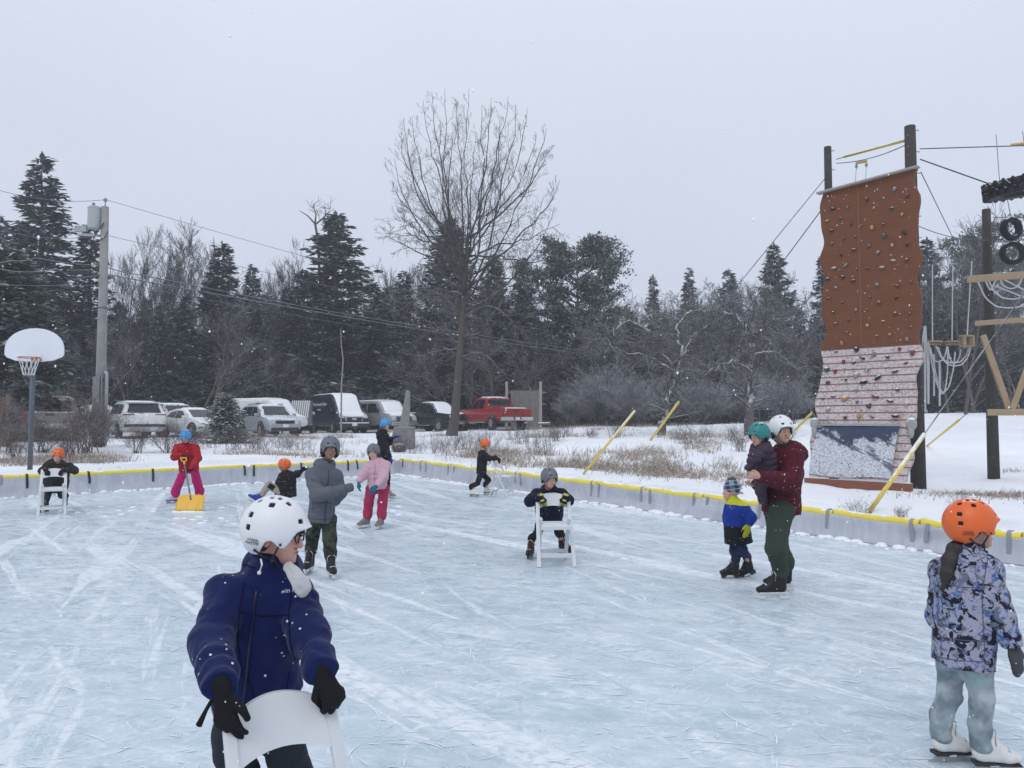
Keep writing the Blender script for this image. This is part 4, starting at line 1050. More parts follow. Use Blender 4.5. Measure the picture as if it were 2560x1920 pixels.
def tower():
    o = empty('climbing_wall', TL+np.array([0,0,float(ground(*TL[:2]))]), 0, 'tall rust brown climbing wall with wavy edges and snow on its slanted lower part', 'climbing wall'); b = np.array(o.location)
    wob = lambda z, s: (.042*math.sin(z*6.2+s)+.022*math.sin(z*9.7+2*s))
    for lo, hi, nm, lower in ((ZB, ZT, 'upper_panel', 0), (Z0, ZB-.004, 'slanted_panel', 1)):
        nv, nu = 90, 16; V = []; F = []
        for th in (0, -.10):
            for i in range(nv+1):
                z = lo+(hi-lo)*i/nv
                for j in range(nu+1):
                    u = j/nu; k = (-wob(z, .6)*(1-u)**3+wob(z, 2.2)*u**3)/TLEN
                    ztop = z+(0 if lower else .10*(u-.5)*(i/nv))
                    V.append(tower_pt(u+k, ztop, th)-b)
        A = (nv+1)*(nu+1); ix = lambda i, j, s=0: s*A+i*(nu+1)+j
        for i in range(nv):
            for j in range(nu): F += [(ix(i,j),ix(i,j+1),ix(i+1,j+1),ix(i+1,j)), (ix(i,j,1),ix(i+1,j,1),ix(i+1,j+1,1),ix(i,j+1,1))]
            F += [(ix(i,0),ix(i+1,0),ix(i+1,0,1),ix(i,0,1)), (ix(i,nu),ix(i,nu,1),ix(i+1,nu,1),ix(i+1,nu))]
        for j in range(nu): F += [(ix(nv,j),ix(nv,j+1),ix(nv,j+1,1),ix(nv,j,1)), (ix(0,j),ix(0,j,1),ix(0,j+1,1),ix(0,j+1))]
        link(nm, npmesh(nm, V, np.array(F), m_wall(lower), False), o)
    BRD = simple('brown_board', (.20,.07,.04), .7, .2, 4, bump=.2, snow=.45)
    mb = MB(); p0, p1 = tower_pt(-.02, Z0, .0)-b, tower_pt(1.04, Z0, .0)-b; dz = np.array([0,0,.12]); mb.beam(p0-dz, p1-dz, .16, .20); mb.build('kick_board', BRD, o, bevel=.01)
    mb = MB(); mb.beam(p0-dz*2.3-TO*.1, p1-dz*2.3-TO*.1-TW*.12, .12, .12); mb.build('sill_beam', simple('old_beam', (.17,.12,.08), .9, .25, snow=.45), o)
    mb = MB(); mb.beam(tower_pt(-.03, ZT+.0-.04, .03)-b, tower_pt(1.03, ZT+.06, .03)-b, .16, .035); mb.build('top_cap', simple('cap_board', (.34,.30,.27), .8, .15, snow=.4), o)
    mb = MB()
    for u, z0, z1 in ((.42,ZB+.1,ZT-.1),): mb.beam(tower_pt(u,z0,.05)-b, tower_pt(u,z1,.05)-b, .007)
    mb.build('belay_rope', simple('rope_tan', (.26,.14,.09), .9), o)
    for u, z in ((.02, 1.62), (1.0, 1.62)):
        MB().ball(tower_pt(u, z, .06)-b, (.10,.10,.13), 10, 7).ball(tower_pt(u, z-.14, .05)-b, (.06,.06,.14), 8, 6).build('bracket', simple('snow_capped_bracket', (.30,.31,.30), .8, .2, snow=.55), o, smooth=True)
    g = np.random.default_rng(4); cols = [simple('hold_'+n, c, .6, .1, snow=.35) for n, c in (('black',(.02,.02,.022)),('brown',(.09,.045,.03)),('grey',(.20,.21,.20)),('red',(.20,.03,.035)),('green',(.045,.10,.085)),('ochre',(.40,.24,.06)),('tan',(.36,.29,.23)))]
    meshes = {}
    for ci in range(7):
        for sh in range(3):
            mb = MB(); mb.ball((0,0,0), ((.055,.05,.045),(.075,.045,.03),(.045,.05,.055))[sh], 9, 6)
            v = np.array(mb.v); mb.v = [tuple(q*(1+.22*vnoise(np.array([q*22+ci+sh*3]))[0])) for q in v]
            meshes[ci,sh] = mb.mesh('hold', cols[ci], smooth=True)
    pts = []
    while len(pts) < 62:
        u, z = .06+.88*g.random(), ZB+.1+(ZT-ZB-.35)*g.random()
        if all((u-a)**2*5+(z-c)**2 > .06 for a, c in pts): pts.append((u,z))
    low = []
    while len(low) < 34:
        u, z = .06+.88*g.random(), 1.72+(ZB-1.72)*g.random()
        if all((u-a)**2*5+(z-c)**2 > .045 for a, c in low): low.append((u,z))
    for i, (u, z) in enumerate(pts+low):
        ci = g.choice(7, p=[.28,.26,.14,.1,.10,.05,.07]) if i < 62 else g.choice(7, p=[.15,.2,.12,.25,.08,.12,.08])
        h = link('hold', meshes[int(ci), int(g.integers(3))], o); s = g.uniform(.45,.95)*(1.25 if i >= 62 else .95)
        h.location = Vector(tower_pt(u, z, .03)-b); h.rotation_euler = (0, g.normal()*.6, math.atan2(TW[1], TW[0])); h.scale = (s, s*(1.3 if i >= 62 else 1), s)
tower()
def banner():
    o = empty('banner', tower_pt(.0, 1.55, .05), 0, 'navy blue banner covered in blown snow on the foot of the climbing wall', 'banner'); b = np.array(o.location)
    t = T('navy_banner'); n1 = t.noise(1.5, 7, .7, t.co((1,1,1), (0,.8,0)), .5); n2 = t.noise(36, 6, .75, t.co((1,1,1.8)), .6)
    z = t.sep(t.co())[2]
    m = t.math('ADD', t.math('MULTIPLY', t.rng(n1, .36, .62), 1.0), t.rng(z, -.02, -.42, -.70, .10)); m = t.math('MULTIPLY', t.rng(m, .18, .42), t.rng(n2, .38, .50))
    wv = t.noise(2.6, 5, .62, t.co((.35,.35,1.8), (0,-.75,0)), .3); cr_ = t.rng(wv, .55, .60); m = t.math('MULTIPLY', m, t.math('SUBTRACT', 1.0, t.math('MULTIPLY', cr_, .85)))
    c = t.mix(t.math('MULTIPLY', m, .9), (.022,.034,.075), (.72,.75,.80)); t.bump(m, .6, .02); mat = t.set(c, .55)
    V = []; F = []; nu, nv = 44, 36
    for i in range(nv+1):
        v = i/nv; zz = 1.58+(.56-1.58)*v
        for j in range(nu+1):
            u = .045+.84*j/nu-.03*v; off = .045+.022*vnoise(np.array([[u*5, v*4+u*4, 2.]]))[0]+.02*math.sin(math.pi*v)
            V.append(tower_pt(u, zz+.02*math.cos(u*9)*(v**3), off)-b)
    for i in range(nv):
        for j in range(nu): p = i*(nu+1)+j; F.append((p, p+nu+1, p+nu+2, p+1))
    n = len(V); V += [v-TO*.006 for v in V]; F += [(f[3]+n, f[2]+n, f[1]+n, f[0]+n) for f in F]
    link('cloth', npmesh('cloth', V, np.array(F), mat), o)
    MB().beam(tower_pt(.03,1.6,.06)-b, tower_pt(.90,1.6,.06)-b, .03).build('batten', simple('snowy_batten', (.3,.31,.33), .7, snow=.6), o)
banner()
POLED = simple('dark_treated_wood', (.050,.046,.042), .9, .3, 4, bump=.6, bscale=20, snow=.2)
def wpole(label, px, pt, Y, r0, r1, zb=None, bolts=True):
    b = P(px, 1000, Y); b[2] = float(ground(b[0], b[1]))-.1 if zb is None else zb
    top = P(px, pt, Y)[2]-b[2]; o = empty('wooden_pole', b, 0, label, 'pole')
    MB().tube([(0,0,-.2),(0,0,top*.5),(0,0,top-.01),(0,0,top)], [r0,(r0+r1)/2,r1,r1*.9], 20).build('shaft', POLED, o, smooth=True)
    if bolts:
        bm_ = MB().tube([(r1*.7,-.02,0),(r1+.07,-.02,0)], .012, 6).mesh('bolt', GALV)
        for k in range(9): link('bolt', bm_, o).location = (0,0,top-.1-.45*k)
    return o
wpole('tallest dark wooden pole, behind the right edge of the climbing wall', 2291, 315, 15.95, .150, .108)
wpole('dark wooden pole behind the left edge of the climbing wall', 2081, 367, 17.95, .11, .082)
wpole('dark wooden pole of the ropes course, right of the hanging platforms', 2479, 523, 17.4, .125, .088)
YEL = simple('yellow_guard', (.70,.54,.10), .5, .12, 3, snow=.55); YELP = simple('yellow_pipe', (.55,.36,.10), .6, .1, snow=.2)
def seg(name, label, a, b, r, cat, mat, pname='wire', guard=None, extra=None, sag=0):
    a, b = np.array(a), np.array(b); o = empty(name, a, 0, label, cat)
    n = 12; pts = [a+(b-a)*k/n-np.array([0,0,4*sag*(k/n)*(1-k/n)]) for k in range(n+1)]
    V, F = tubes_np([(np.array(pts)-a, np.full(n+1, r))], 6); link(pname, npmesh(pname, V, F, mat), o)
    if guard:
        g0, g1, gr = guard; MB().tube([g0-a, g1-a], gr, 12).build('guard', YEL, o, smooth=True)
        MB().tube([g0-a+(g0-g1)*.03, g0-a], gr*.5, 8).build('clamp', GALV, o)
    return o
A1 = P(1458,1198,18.5); A1[2] = float(ground(*A1[:2])); T1 = P(2074,432,17.9)
onl = lambda a, t, px: a+(t-a)*((lambda s: s)(min(max(np.interp(px, *zip(*sorted(((1280+FPX*(a+(t-a)*k/60)[0]/((a+(t-a)*k/60)[1]*CP+((a+(t-a)*k/60)[2]-CH)*SP), k/60) for k in range(61))))), 0), 1)))
seg('guy_wire', 'guy wire with a yellow guard standing just behind the right boards', A1, T1, .010, 'guy wire', WIRE, guard=(onl(A1,T1,1459), onl(A1,T1,1588), .030))
A2 = Gt(1625,1102); T2 = P(2066,508,17.6)
seg('guy_wire', 'guy wire with a yellow guard farther back, in front of the leaning apple tree', A2, T2, .012, 'guy wire', WIRE, guard=(onl(A2,T2,1625.3), onl(A2,T2,1697), .042))
A3 = P(2170,1290,11.75); A3[2] = .3; T3 = P(2800,395,14.5)
seg('guy_wire', 'guy wire with a yellow guard in front of the climbing wall pole', A3, T3, .010, 'guy wire', WIRE, guard=(onl(A3,T3,2174), onl(A3,T3,2311), .034))
A4 = Gt(2316,1116); T4 = P(2478,985,17.4)
seg('guy_wire', 'guy wire with a thin yellow guard lying low right of the climbing wall pole', A4, T4, .010, 'guy wire', WIRE, guard=(onl(A4,T4,2318), onl(A4,T4,2398), .032))
A5 = P(1975,1088,19.5); T5 = P(2062,1000,17.8)
seg('guy_wire', 'guy wire with a yellow guard behind the man in the maroon coat', A5, T5, .010, 'guy wire', WIRE, guard=(onl(A5,T5,1978), onl(A5,T5,2030), .030))
seg('handrail', 'yellow handrail pipe between the tops of the two climbing wall poles', P(2091,398,17.9), P(2281,345,15.95), .010, 'handrail', WIRE, guard=(P(2111,392,17.7), P(2262,352,16.15), .028))
c_ = seg('cable', 'slack belay cable between the tops of the two climbing wall poles', P(2091,408,17.9), P(2279,355,15.95), .010, 'cable', WIRE, sag=.10)
cb = np.array(c_.location)
MB().beam(P(2141,408,17.5)-cb, P(2166,403,17.2)-cb, .05).build('sleeve', YELP, c_)
for x, y, d in ((2141,412,17.5),(2166,408,17.2)): MB().ball(P(x,y+4,d)-cb, (.035,.035,.05), 8, 6).tube([P(x,y+6,d)-cb, P(x-3,458,d)-cb], .006, 5).build('pulley', GALV, c_, smooth=True)
seg('cable', 'long level cable from the tallest pole to the right edge', P(2300,372,15.95), P(2620,362,14.5), .012, 'cable', WIRE)
seg('cable', 'cable slanting down from the tallest pole to the tractor tyre', P(2300,398,15.95), P(2480,462,15.6), .014, 'cable', WIRE)
seg('cable', 'cable slanting down to the right behind the climbing wall', P(2302,430,16.0), P(2385,600,22), .010, 'cable', WIRE)
seg('cable', 'thin cable from the climbing wall to the ropes course pole', P(2298,566,16.0), P(2478,600,17.4), .008, 'cable', WIRE, sag=.1)
seg('cable', 'thin cable leaving the top of the ropes course pole to the right', P(2482,544,17.4), P(2640,543,16.5), .008, 'cable', WIRE)
seg('handrail', 'yellow pipe on the level cable at the right edge', P(2526,362,14.9), P(2640,350,14.5), .028, 'handrail', YELP, 'pipe')
RUB = simple('tyre_rubber', (.010,.010,.012), .7, .2, snow=.30); 
def tractor_tyre():
    c = P(2562,465,15.6); o = empty('tractor_tyre', c, 0, 'large black tractor tyre hung flat, cut off by the right edge', 'tyre'); o.rotation_euler = (R(4), R(-8), 0)
    MB().lathe([(.44,-.13),(.66,-.15),(.70,-.10),(.70,.10),(.66,.15),(.44,.13),(.40,0),(.44,-.13)], n=40, caps=False).build('carcass', RUB, o, smooth=True).data.set_sharp_from_angle(angle=R(35))
    m = MB()
    for k in range(26):
        a = 2*math.pi*k/26
        for s in (-1,1):
            rot = np.array(Matrix.Rotation(a+s*.06, 3, 'Z') @ Matrix.Rotation(s*.75, 3, 'X'))
            m.box((.715*math.cos(a+s*.06), .715*math.sin(a+s*.06), s*.085), (.075,.055,.19), rot)
    m.build('lug', RUB, o, bevel=.006)
    m = MB()
    for x in (-.5,.1,.6):
        m.tube([(x,0,.12),(x*.9,0,1.1)], .006, 5)
    m.build('hanger', WIRE, o)
tractor_tyre()
def ring_tyre(label, px, py, Y, tilt):
    c = P(px, py, Y); o = empty('tyre', c, R(tilt), label, 'tyre', None)
    MB().lathe([(.155,-.06),(.215,-.085),(.245,-.05),(.25,0),(.245,.05),(.215,.085),(.155,.06),(.16,0),(.155,-.06)], axis='y', n=36, caps=False).build('carcass', RUB, o, smooth=True)
    MB().tube([(0,0,.24),(-.12,.0,.85)], .007, 5).build('hanger', WIRE, o)
ring_tyre('upper of the two black tyres hanging at the right edge', 2528, 572, 16.2, 14); ring_tyre('lower of the two black tyres hanging at the right edge', 2531, 633, 16.2, -8)
LUM = simple('new_lumber', (.33,.25,.16), .8, .15, 3, bump=.2, snow=.25)
def beam(label, a, b, w, h, name='beam'):
    a, b = P(*a), P(*b); o = empty(name, a, 0, label, 'beam'); MB().beam((0,0,0), b-a, w, h).build('timber', LUM, o, bevel=.006)
    m = MB()
    for t in (.15,.4,.65): m.ball((b-a)*t+np.array([0,-w/2-.005,0]), .012, 6, 4)
    m.build('bolt', GALV, o); return o
beam('upper level timber of the ropes course with rope loops below it', (2417,699,16.3), (2640,680,15.6), .09, .14)
beam('middle level timber of the ropes course at the right edge', (2437,809,16.3), (2640,793,15.6), .09, .10)
beam('lowest level timber of the ropes course, in front of the wooden pole', (2468,1031,16.0), (2640,1030,15.6), .10, .13)
beam('left slanting timber of the V at the right edge', (2457,838,16.05), (2522,1021,15.95), .09, .11)
beam('right slanting timber of the V at the right edge', (2590,860,15.7), (2531,1022,15.9), .09, .11)
ROPE = simple('white_rope', (.52,.53,.55), .9, .1)
def rope(label, lists, r=.016, Y=16.6, cat='rope', knob=None):
    pp = [[P(x, y, Y+d) for x, y, d in l] for l in lists]; b = pp[0][0]; o = empty('rope', b, 0, label, cat); ps = []
    for l in pp:
        q = np.array(l)-b; n = len(q); u = np.linspace(0, n-1, 8*n); p = np.stack([np.interp(u, range(n), q[:,i]) for i in range(3)], 1)
        if n > 2:
            for _ in range(6): p[1:-1] = (p[:-2]+2*p[1:-1]+p[2:])/4
        ps.append((p, np.full(len(p), r)))
    V, F = tubes_np(ps, 6); link('strand', npmesh('strand', V, F, ROPE), o)
loop = lambda x0, x1, y0, y1, ym, d=0: [(x0,y0,d), (x0+(x1-x0)*.12, y0+(ym-y0)*.62, d), (x0+(x1-x0)*.3, ym-3, d), ((x0+x1)/2, ym, d), (x1-(x1-x0)*.3, ym-3, d), (x1-(x1-x0)*.12, y1+(ym-y1)*.62, d), (x1, y1, d)]
rope('white rope loops hanging below the upper ropes course timber', [loop(2444,2600,703,690,770), loop(2471,2590,700,690,748,.1), loop(2500,2556,697,692,722), [(2464,703,0),(2476,728,0),(2489,701,0)], [(2490,715,.1),(2600,760,.1)], [(2506,697,0),(2600,745,0)]])
rope('white rope holding the left hanging platform', [[(2331,663,.8),(2331,852,.8)]], .012); rope('white rope holding the middle hanging platform', [[(2382,663,.6),(2380,851,.6)]], .012); rope('white rope holding the blocky right hanging platform', [[(2430,652,.2),(2425,720,.2),(2418,838,.2)]], .012)
rope('tangle of white rope loops slung between the hanging platforms', [loop(2322,2368,862,866,905,.4), loop(2340,2428,865,850,908,.3), loop(2345,2430,868,858,915,.2), loop(2369,2402,866,872,908,.5), [(2322,870,.5),(2335,940,.5),(2352,985,.4),(2362,982,.4),(2369,930,.4),(2369,870,.4)], [(2326,870,.5),(2345,960,.5),(2356,983,.4),(2372,970,.4),(2384,920,.3),(2388,880,.3)], loop(2300,2318,868,900,905,.6)], .015)
rope('bundle of white ropes hanging beside the climbing wall', [[(2311,815,.5),(2312,900,.5),(2313,1030,.5)], [(2313,815,.5),(2318,900,.5),(2320,1010,.5)], [(2312,816,.5),(2302,880,.5)], [(2320,855,.5),(2322,920,.5),(2321,1010,.5)], [(2335,885,.5),(2335,990,.5)], [(2349,900,.4),(2349,1015,.4)]], .02)
def platform(label, px, py, Y, w, h, rz, block=False):
    c = P(px, py, Y); o = empty('platform', c, R(rz), label, 'platform'); m = MB()
    k = 8; pl = [(w*math.cos(2*math.pi*i/k+.39), w*.8*math.sin(2*math.pi*i/k+.39)) for i in range(k)]
    m.prism(pl, (0,0,0), (1,0,0), (0,1,0), (0,0,1), .03); m.build('deck', LUM, o, bevel=.006)
    m = MB()
    if block: m.prism([(x*.85,y*.85) for x, y in pl], (0,0,-h), (1,0,0), (0,1,0), (0,0,1), .03); [m.beam((x*.8,y*.8,-h), (x*.8,y*.8,0), .05) for x, y in pl[::2]]
    else: m.beam((-w*.8,0,-.03), (w*.8,0,-.03), .08, .05)
    m.build('brace', LUM, o)
platform('left hanging wooden platform beside the climbing wall', 2335, 856, 17.4, .20, .05, 10); platform('middle hanging wooden platform', 2382, 856, 17.2, .18, .05, -8); platform('blocky right hanging wooden platform', 2417, 842, 16.8, .17, .22, 20, True)
# ------------------------------------------------------------------ monument, rock, gate, fence
GRAN = simple('grey_granite', (.20,.20,.20), .85, .3, 8, bump=.5, bscale=40, snow=.30)
def monument():
    Y = 29.0; b = P(1010,1100,Y); b[2] = float(ground(*b[:2])); o = empty('stone_monument', b, 0, 'tapering rough granite monument on a square base behind the blue helmet', 'monument'); W = lambda x, y, d=0: P(x, y, Y+d)-b
    zb = W(0,1067)[2]; zt = W(0,975)[2]
    m = MB(); m.prism([(-.42,-.1),(.38,-.1),(.38,zb),(-.34,zb),(-.42,zb*.45)], (0,-.3,0), (1,0,0), (0,0,1), (0,1,0), .6); m.build('base', GRAN, o, bevel=.02)
    x0, x1, x2, x3 = W(999,1066)[0], W(1023,1066)[0], W(1025,980)[0], W(1016,976)[0]
    m = MB(); m.add([(x0,-.16,zb),(x1,-.16,zb),(x1,.16,zb),(x0,.16,zb),(W(1010,1010)[0],-.13,zb+(zt-zb)*.62),(x2,-.13,zb+(zt-zb)*.62),(x2,.13,zb+(zt-zb)*.62),(W(1010,1010)[0],.13,zb+(zt-zb)*.62),(x3,-.08,zt),(x2,-.08,zt-.05),(x2,.08,zt-.05),(x3,.08,zt)],
        [(3,2,1,0),(0,1,5,4),(1,2,6,5),(2,3,7,6),(3,0,4,7),(4,5,9,8),(5,6,10,9),(6,7,11,10),(7,4,8,11),(8,9,10,11)]); m.build('shaft', GRAN, o, bevel=.02)
    p = P(997,1100,28.2); p[2] = float(ground(*p[:2])); m = MB(); m.ball((0,0,.1), (.22,.2,.19), 14, 9); m.v = [tuple(np.array(v)*(1+.3*vnoise(np.array([np.array(v)*5]))[0])) for v in m.v]
    r = link('boulder', m.mesh('boulder', simple('brown_rock', (.12,.095,.075), .9, .35, 7, bump=.6, snow=.45), smooth=True)); r.location = p; tag(r, 'brown boulder with a snow cap at the foot of the stone monument', 'boulder')
monument()
def gate():
    Y = 49.0; b = at(1312, Y); o = empty('wooden_gate', b, 0, 'grey plank gate between two posts behind the red pickup', 'gate'); W = lambda x, y, d=0: P(x, y, Y+d)-b
    m = MB(); x0, x1 = W(1277,0)[0], W(1347,0)[0]; zt, zb = W(0,976)[2], -.1; n = 13
    for k in range(n):
        x = x0+(x1-x0)*(k+.5)/n; m.box((x, .02*(k % 2), (zt+zb)/2), ((x1-x0)/n-.015, .03, zt-zb-.03*rng.random()))
    m.build('plank_panel', WOODG, o)
    for px, nm in ((1267,0),(1350,1)):
        MB().box((W(px,0)[0], .08, W(0,958)[2]/2), (.17,.17,W(0,958)[2]+.2)).build('post', simple('pale_post', (.36,.33,.29), .9, .15, bump=.2), o, bevel=.01)
    m = MB()
    for y in (981,1010): m.beam((W(1262,0)[0]-.0,.13,W(0,y)[2]), (W(1362,0)[0],.13,W(0,y)[2]), .05, .09)
    m.build('rail', WOODG, o)
gate()
def fence():
    b = at(-14, 27); o = empty('wooden_fence', b, R(8), 'brown wooden fence cut off by the left edge of the photo', 'fence'); z = P(0,992,27)[2]-b[2]
    m = MB(); [m.box((.42-.16*k, 0, z/2), (.15,.03,z-.02*(k % 3))) for k in range(8)]; m.build('plank_panel', simple('brown_planks', (.17,.11,.065), .85, .25, 4, bump=.3), o)
    MB().box((.44,-.06,z/2+.02), (.10,.10,z+.05)).build('post', simple('brown_post', (.19,.125,.075), .85, .2), o)
fence()
lg = MB(); lg.tube([P(1345,1037,48)-P(1345,1037,48), P(1376,1036,48)-P(1345,1037,48)], .09, 10); l = link('log', lg.mesh('log', simple('snowy_log', (.2,.17,.14), .9, .2, snow=.7), smooth=True)); l.location = Vector(P(1345,1037,48)); l.location.z = float(ground(l.location.x, 48))+.35; tag(l, 'snow topped rail lying right of the wooden gate', 'rail')
# ------------------------------------------------------------------ white folding chairs used as skating aids
CHW = simple('white_resin', (.62,.64,.66), .38, .06, 4, bump=.04)
def make_chair():
    o = empty('folding_chair', (0,0,0)); pr = lambda s, t: np.array([s*(.207-.022*t), .20-.40*t, .80*t])
    for s in (-1,1):
        m = MB(); m.beam(pr(s,0), pr(s,1), .026, .044, up=(1,0,0)); m.build('side_post', CHW, o, bevel=.006)
        m = MB(); a, b = np.array([s*.165,-.27,.0]), np.array([s*.165,.0,.53]); m.beam(a, b, .024, .044, up=(1,0,0)); m.tube([b+np.array([-.012,0,0]), b+np.array([.012,0,0])], .022, 12); m.build('rear_leg', CHW, o, bevel=.004)
    V = []; F = []; nu, nv = 20, 6
    for th in (0,1):
        for i in range(nu+1):
            u = -1+2*i/nu; x = .172*u; bow = .030*(1-u*u)
            for j in range(nv+1):
                z = .645+.025*(1-u*u)+(.135+.012*(1-u*u))*j/nv; t = z/.80; y = .20-.40*t-bow-(.009 if th else -.009)
                V.append((x, y, z))
    A = (nu+1)*(nv+1); ix = lambda i, j, t=0: t*A+i*(nv+1)+j
    for i in range(nu):
        for j in range(nv): F += [(ix(i,j),ix(i+1,j),ix(i+1,j+1),ix(i,j+1)), (ix(i,j,1),ix(i,j+1,1),ix(i+1,j+1,1),ix(i+1,j,1))]
        F += [(ix(i,nv),ix(i+1,nv),ix(i+1,nv,1),ix(i,nv,1)), (ix(i,0),ix(i,0,1),ix(i+1,0,1),ix(i+1,0))]
    link('backrest', npmesh('backrest', V, np.array(F), CHW), o).data.set_sharp_from_angle(angle=R(40))
    m = MB(); m.box((0,.03,.452), (.315,.34,.024)); m.build('seat', simple('snowy_resin', (.70,.72,.74), .4, .03, snow=.35), o, bevel=.008)
    m = MB(); m.box((0,.208,.450), (.37,.026,.04)); m.box((0,-.13,.47), (.30,.02,.035)); m.build('seat_frame', CHW, o, bevel=.005)
    m = MB(); m.box((0,.143,.125), (.376,.022,.05)); m.build('front_stretcher', CHW, o, bevel=.004)
    m = MB(); m.box((0,-.215,.12), (.31,.020,.045)); m.build('rear_stretcher', CHW, o, bevel=.004)
    return o
chairs = {}
c0 = make_chair()
for i, (key, px, Y, yaw, lab) in enumerate((('mid', 1386, 9.30, 184, 'white folding chair under the child in the grey helmet and navy coat'),('left', 137, 14.15, 207, 'white folding chair under the child in orange helmet at the left boards'),('far', 1258, 17.45, 248, 'white folding chair seen from the side, pushed by the child in black'),('fore', 764, 2.388, 216, 'white folding chair gripped by the boy in the blue coat, cut off below'))):
    c = c0 if i == 0 else copy_tree(c0); x = ray(px,1050)[0]/ray(px,1050)[1]*Y
    c.location = (x, Y, 0); c.rotation_euler = (0,0,R(yaw)); tag(c, lab, 'chair', 'white folding chairs used for learning to skate'); chairs[key] = c; c.scale = (.87,1,1) if key == 'fore' else (1,1,1)
def chair_pt(key, lx, lz, dy=0):
    c = chairs[key]; t = lz/.80; l = Vector((lx*c.scale.x, .20-.40*t+dy, lz)); a = c.rotation_euler.z
    return np.array([c.location.x+l.x*math.cos(a)-l.y*math.sin(a), c.location.y+l.x*math.sin(a)+l.y*math.cos(a), lz])
# ------------------------------------------------------------------ snow shovel
def shovel():
    b = G(470,1279); o = empty('snow_shovel', b, 0, 'yellow snow shovel held by the child in red, blade on the ice', 'snow shovel'); W = lambda x, y, d: P(x, y, d)-b
    Y = b[1]; V = []; F = []; nu, nv = 16, 8; yel = simple('shovel_yellow', (.74,.42,.03), .4, .06, 4)
    for th in (0,1):
        for i in range(nu+1):
            u = -1+2*i/nu
            for j in range(nv+1):
                v = j/nv; x = u*(.255-.005*v); z = .005+.285*v-.015*(v**3)*abs(u)**3; y = .02+.20*v**1.3-.045*(u*u)*v-.02*math.cos(u*8)*.3
                V.append((x, y+th*.008, z))
    A = (nu+1)*(nv+1); ix = lambda i, j, t=0: t*A+i*(nv+1)+j
    for i in range(nu):
        for j in range(nv): F += [(ix(i,j),ix(i+1,j),ix(i+1,j+1),ix(i,j+1)), (ix(i,j,1),ix(i,j+1,1),ix(i+1,j+1,1),ix(i+1,j,1))]
        F += [(ix(i,nv),ix(i+1,nv),ix(i+1,nv,1),ix(i,nv,1)), (ix(i,0),ix(i,0,1),ix(i+1,0,1),ix(i+1,0))]
    for j in range(nv): F += [(ix(0,j),ix(0,j+1),ix(0,j+1,1),ix(0,j,1)), (ix(nu,j),ix(nu,j,1),ix(nu,j+1,1),ix(nu,j+1))]
    link('blade', npmesh('blade', V, np.array(F), yel), o)
    a = np.array([-.005,.14,.20]); h = W(461,1158,Y+.75); m = MB(); m.tube([a, h], .016, 10); m.build('shaft', simple('grey_shaft', (.16,.15,.15), .4, metal=.3), o, smooth=True)
    m = MB(); m.tube([a+np.array([0,-.02,-.1]), a+(h-a)*.15], .022, 8); m.build('socket', yel, o, smooth=True)
    d = nz(h-a); s = np.array([1,0,0]); k = h; m = MB(); m.tube([k-d*.03, k+d*.03], .02, 8); m.tube([k+d*.03, k+d*.08+s*.05, k+d*.15+s*.055], .013, 8); m.tube([k+d*.03, k+d*.08-s*.05, k+d*.15-s*.055], .013, 8); m.tube([k+d*.15-s*.06, k+d*.15+s*.06], .015, 8); m.build('handle', yel, o, smooth=True)
    return b+h
SHOVEL_TOP = shovel()
m = MB()
for k in range(40): m.ball((-.27+.54*k/39, -.03+.03*rng.random(), 0), (.03,.03,.02+.02*rng.random()), 6, 4)
sp_ = link('snow_pile', m.mesh('snow_pile', simple('pushed_snow', (.84,.86,.89), .9, .03), smooth=True)); sp_.location = Vector(G(470,1281)); tag(sp_, kind='stuff', label='small ridge of snow pushed by the yellow shovel', cat='snow')
# ------------------------------------------------------------------ parked vehicles
def paint(name, col, rough=.32, metal=.0, snow=.28):
    t = T(name); n = t.noise(2.2, 4, .6); c = t.mix(n, tuple(x*.92 for x in col), tuple(min(1,x*1.06) for x in col))
    z = t.sep(t.co())[2]; grime = t.math('MULTIPLY', t.rng(z, .75, .25), t.rng(t.noise(5, 4), .3, .7)); c = t.mix(t.math('MULTIPLY', grime, .45), c, (.22,.21,.20))
    s = t.math('ADD', t.normal_z(False), t.rng(t.noise(9, 4), .3, .7, -.3, .3)); c = t.mix(t.rng(s, 1.02-snow, 1.22-snow), c, SNOWC)
    fl = t.math('LESS_THAN', t.voro(9), .10); c = t.mix(t.math('MULTIPLY', fl, .6), c, SNOWC)
    return t.set(c, rough, Metallic=metal, Coat_Weight=.12, Coat_Roughness=.15, Specular_IOR_Level=.3)
GLASS = simple('car_glass', (.012,.015,.018), .12, .2); BLK = simple('black_trim', (.014,.014,.016), .5, .2); TYRE = simple('car_tyre', (.014,.014,.015), .85, .3, snow=.2)
RIM = simple('alloy_rim', (.42,.43,.45), .35, .1, metal=.5); CHRO = simple('chrome', (.55,.56,.58), .2, .05, metal=.8); SNOWCAR = simple('car_snow', (.82,.84,.88), .85, .02, 3, bump=.25, bscale=9)
LAMP = simple('headlamp', (.55,.57,.60), .15, .2, 20); TAIL = simple('tail_lamp', (.28,.015,.02), .2, .2); PLATE = simple('plate', (.60,.60,.60), .5, .05); REDL = simple('plate_red', (.40,.10,.09), .5)
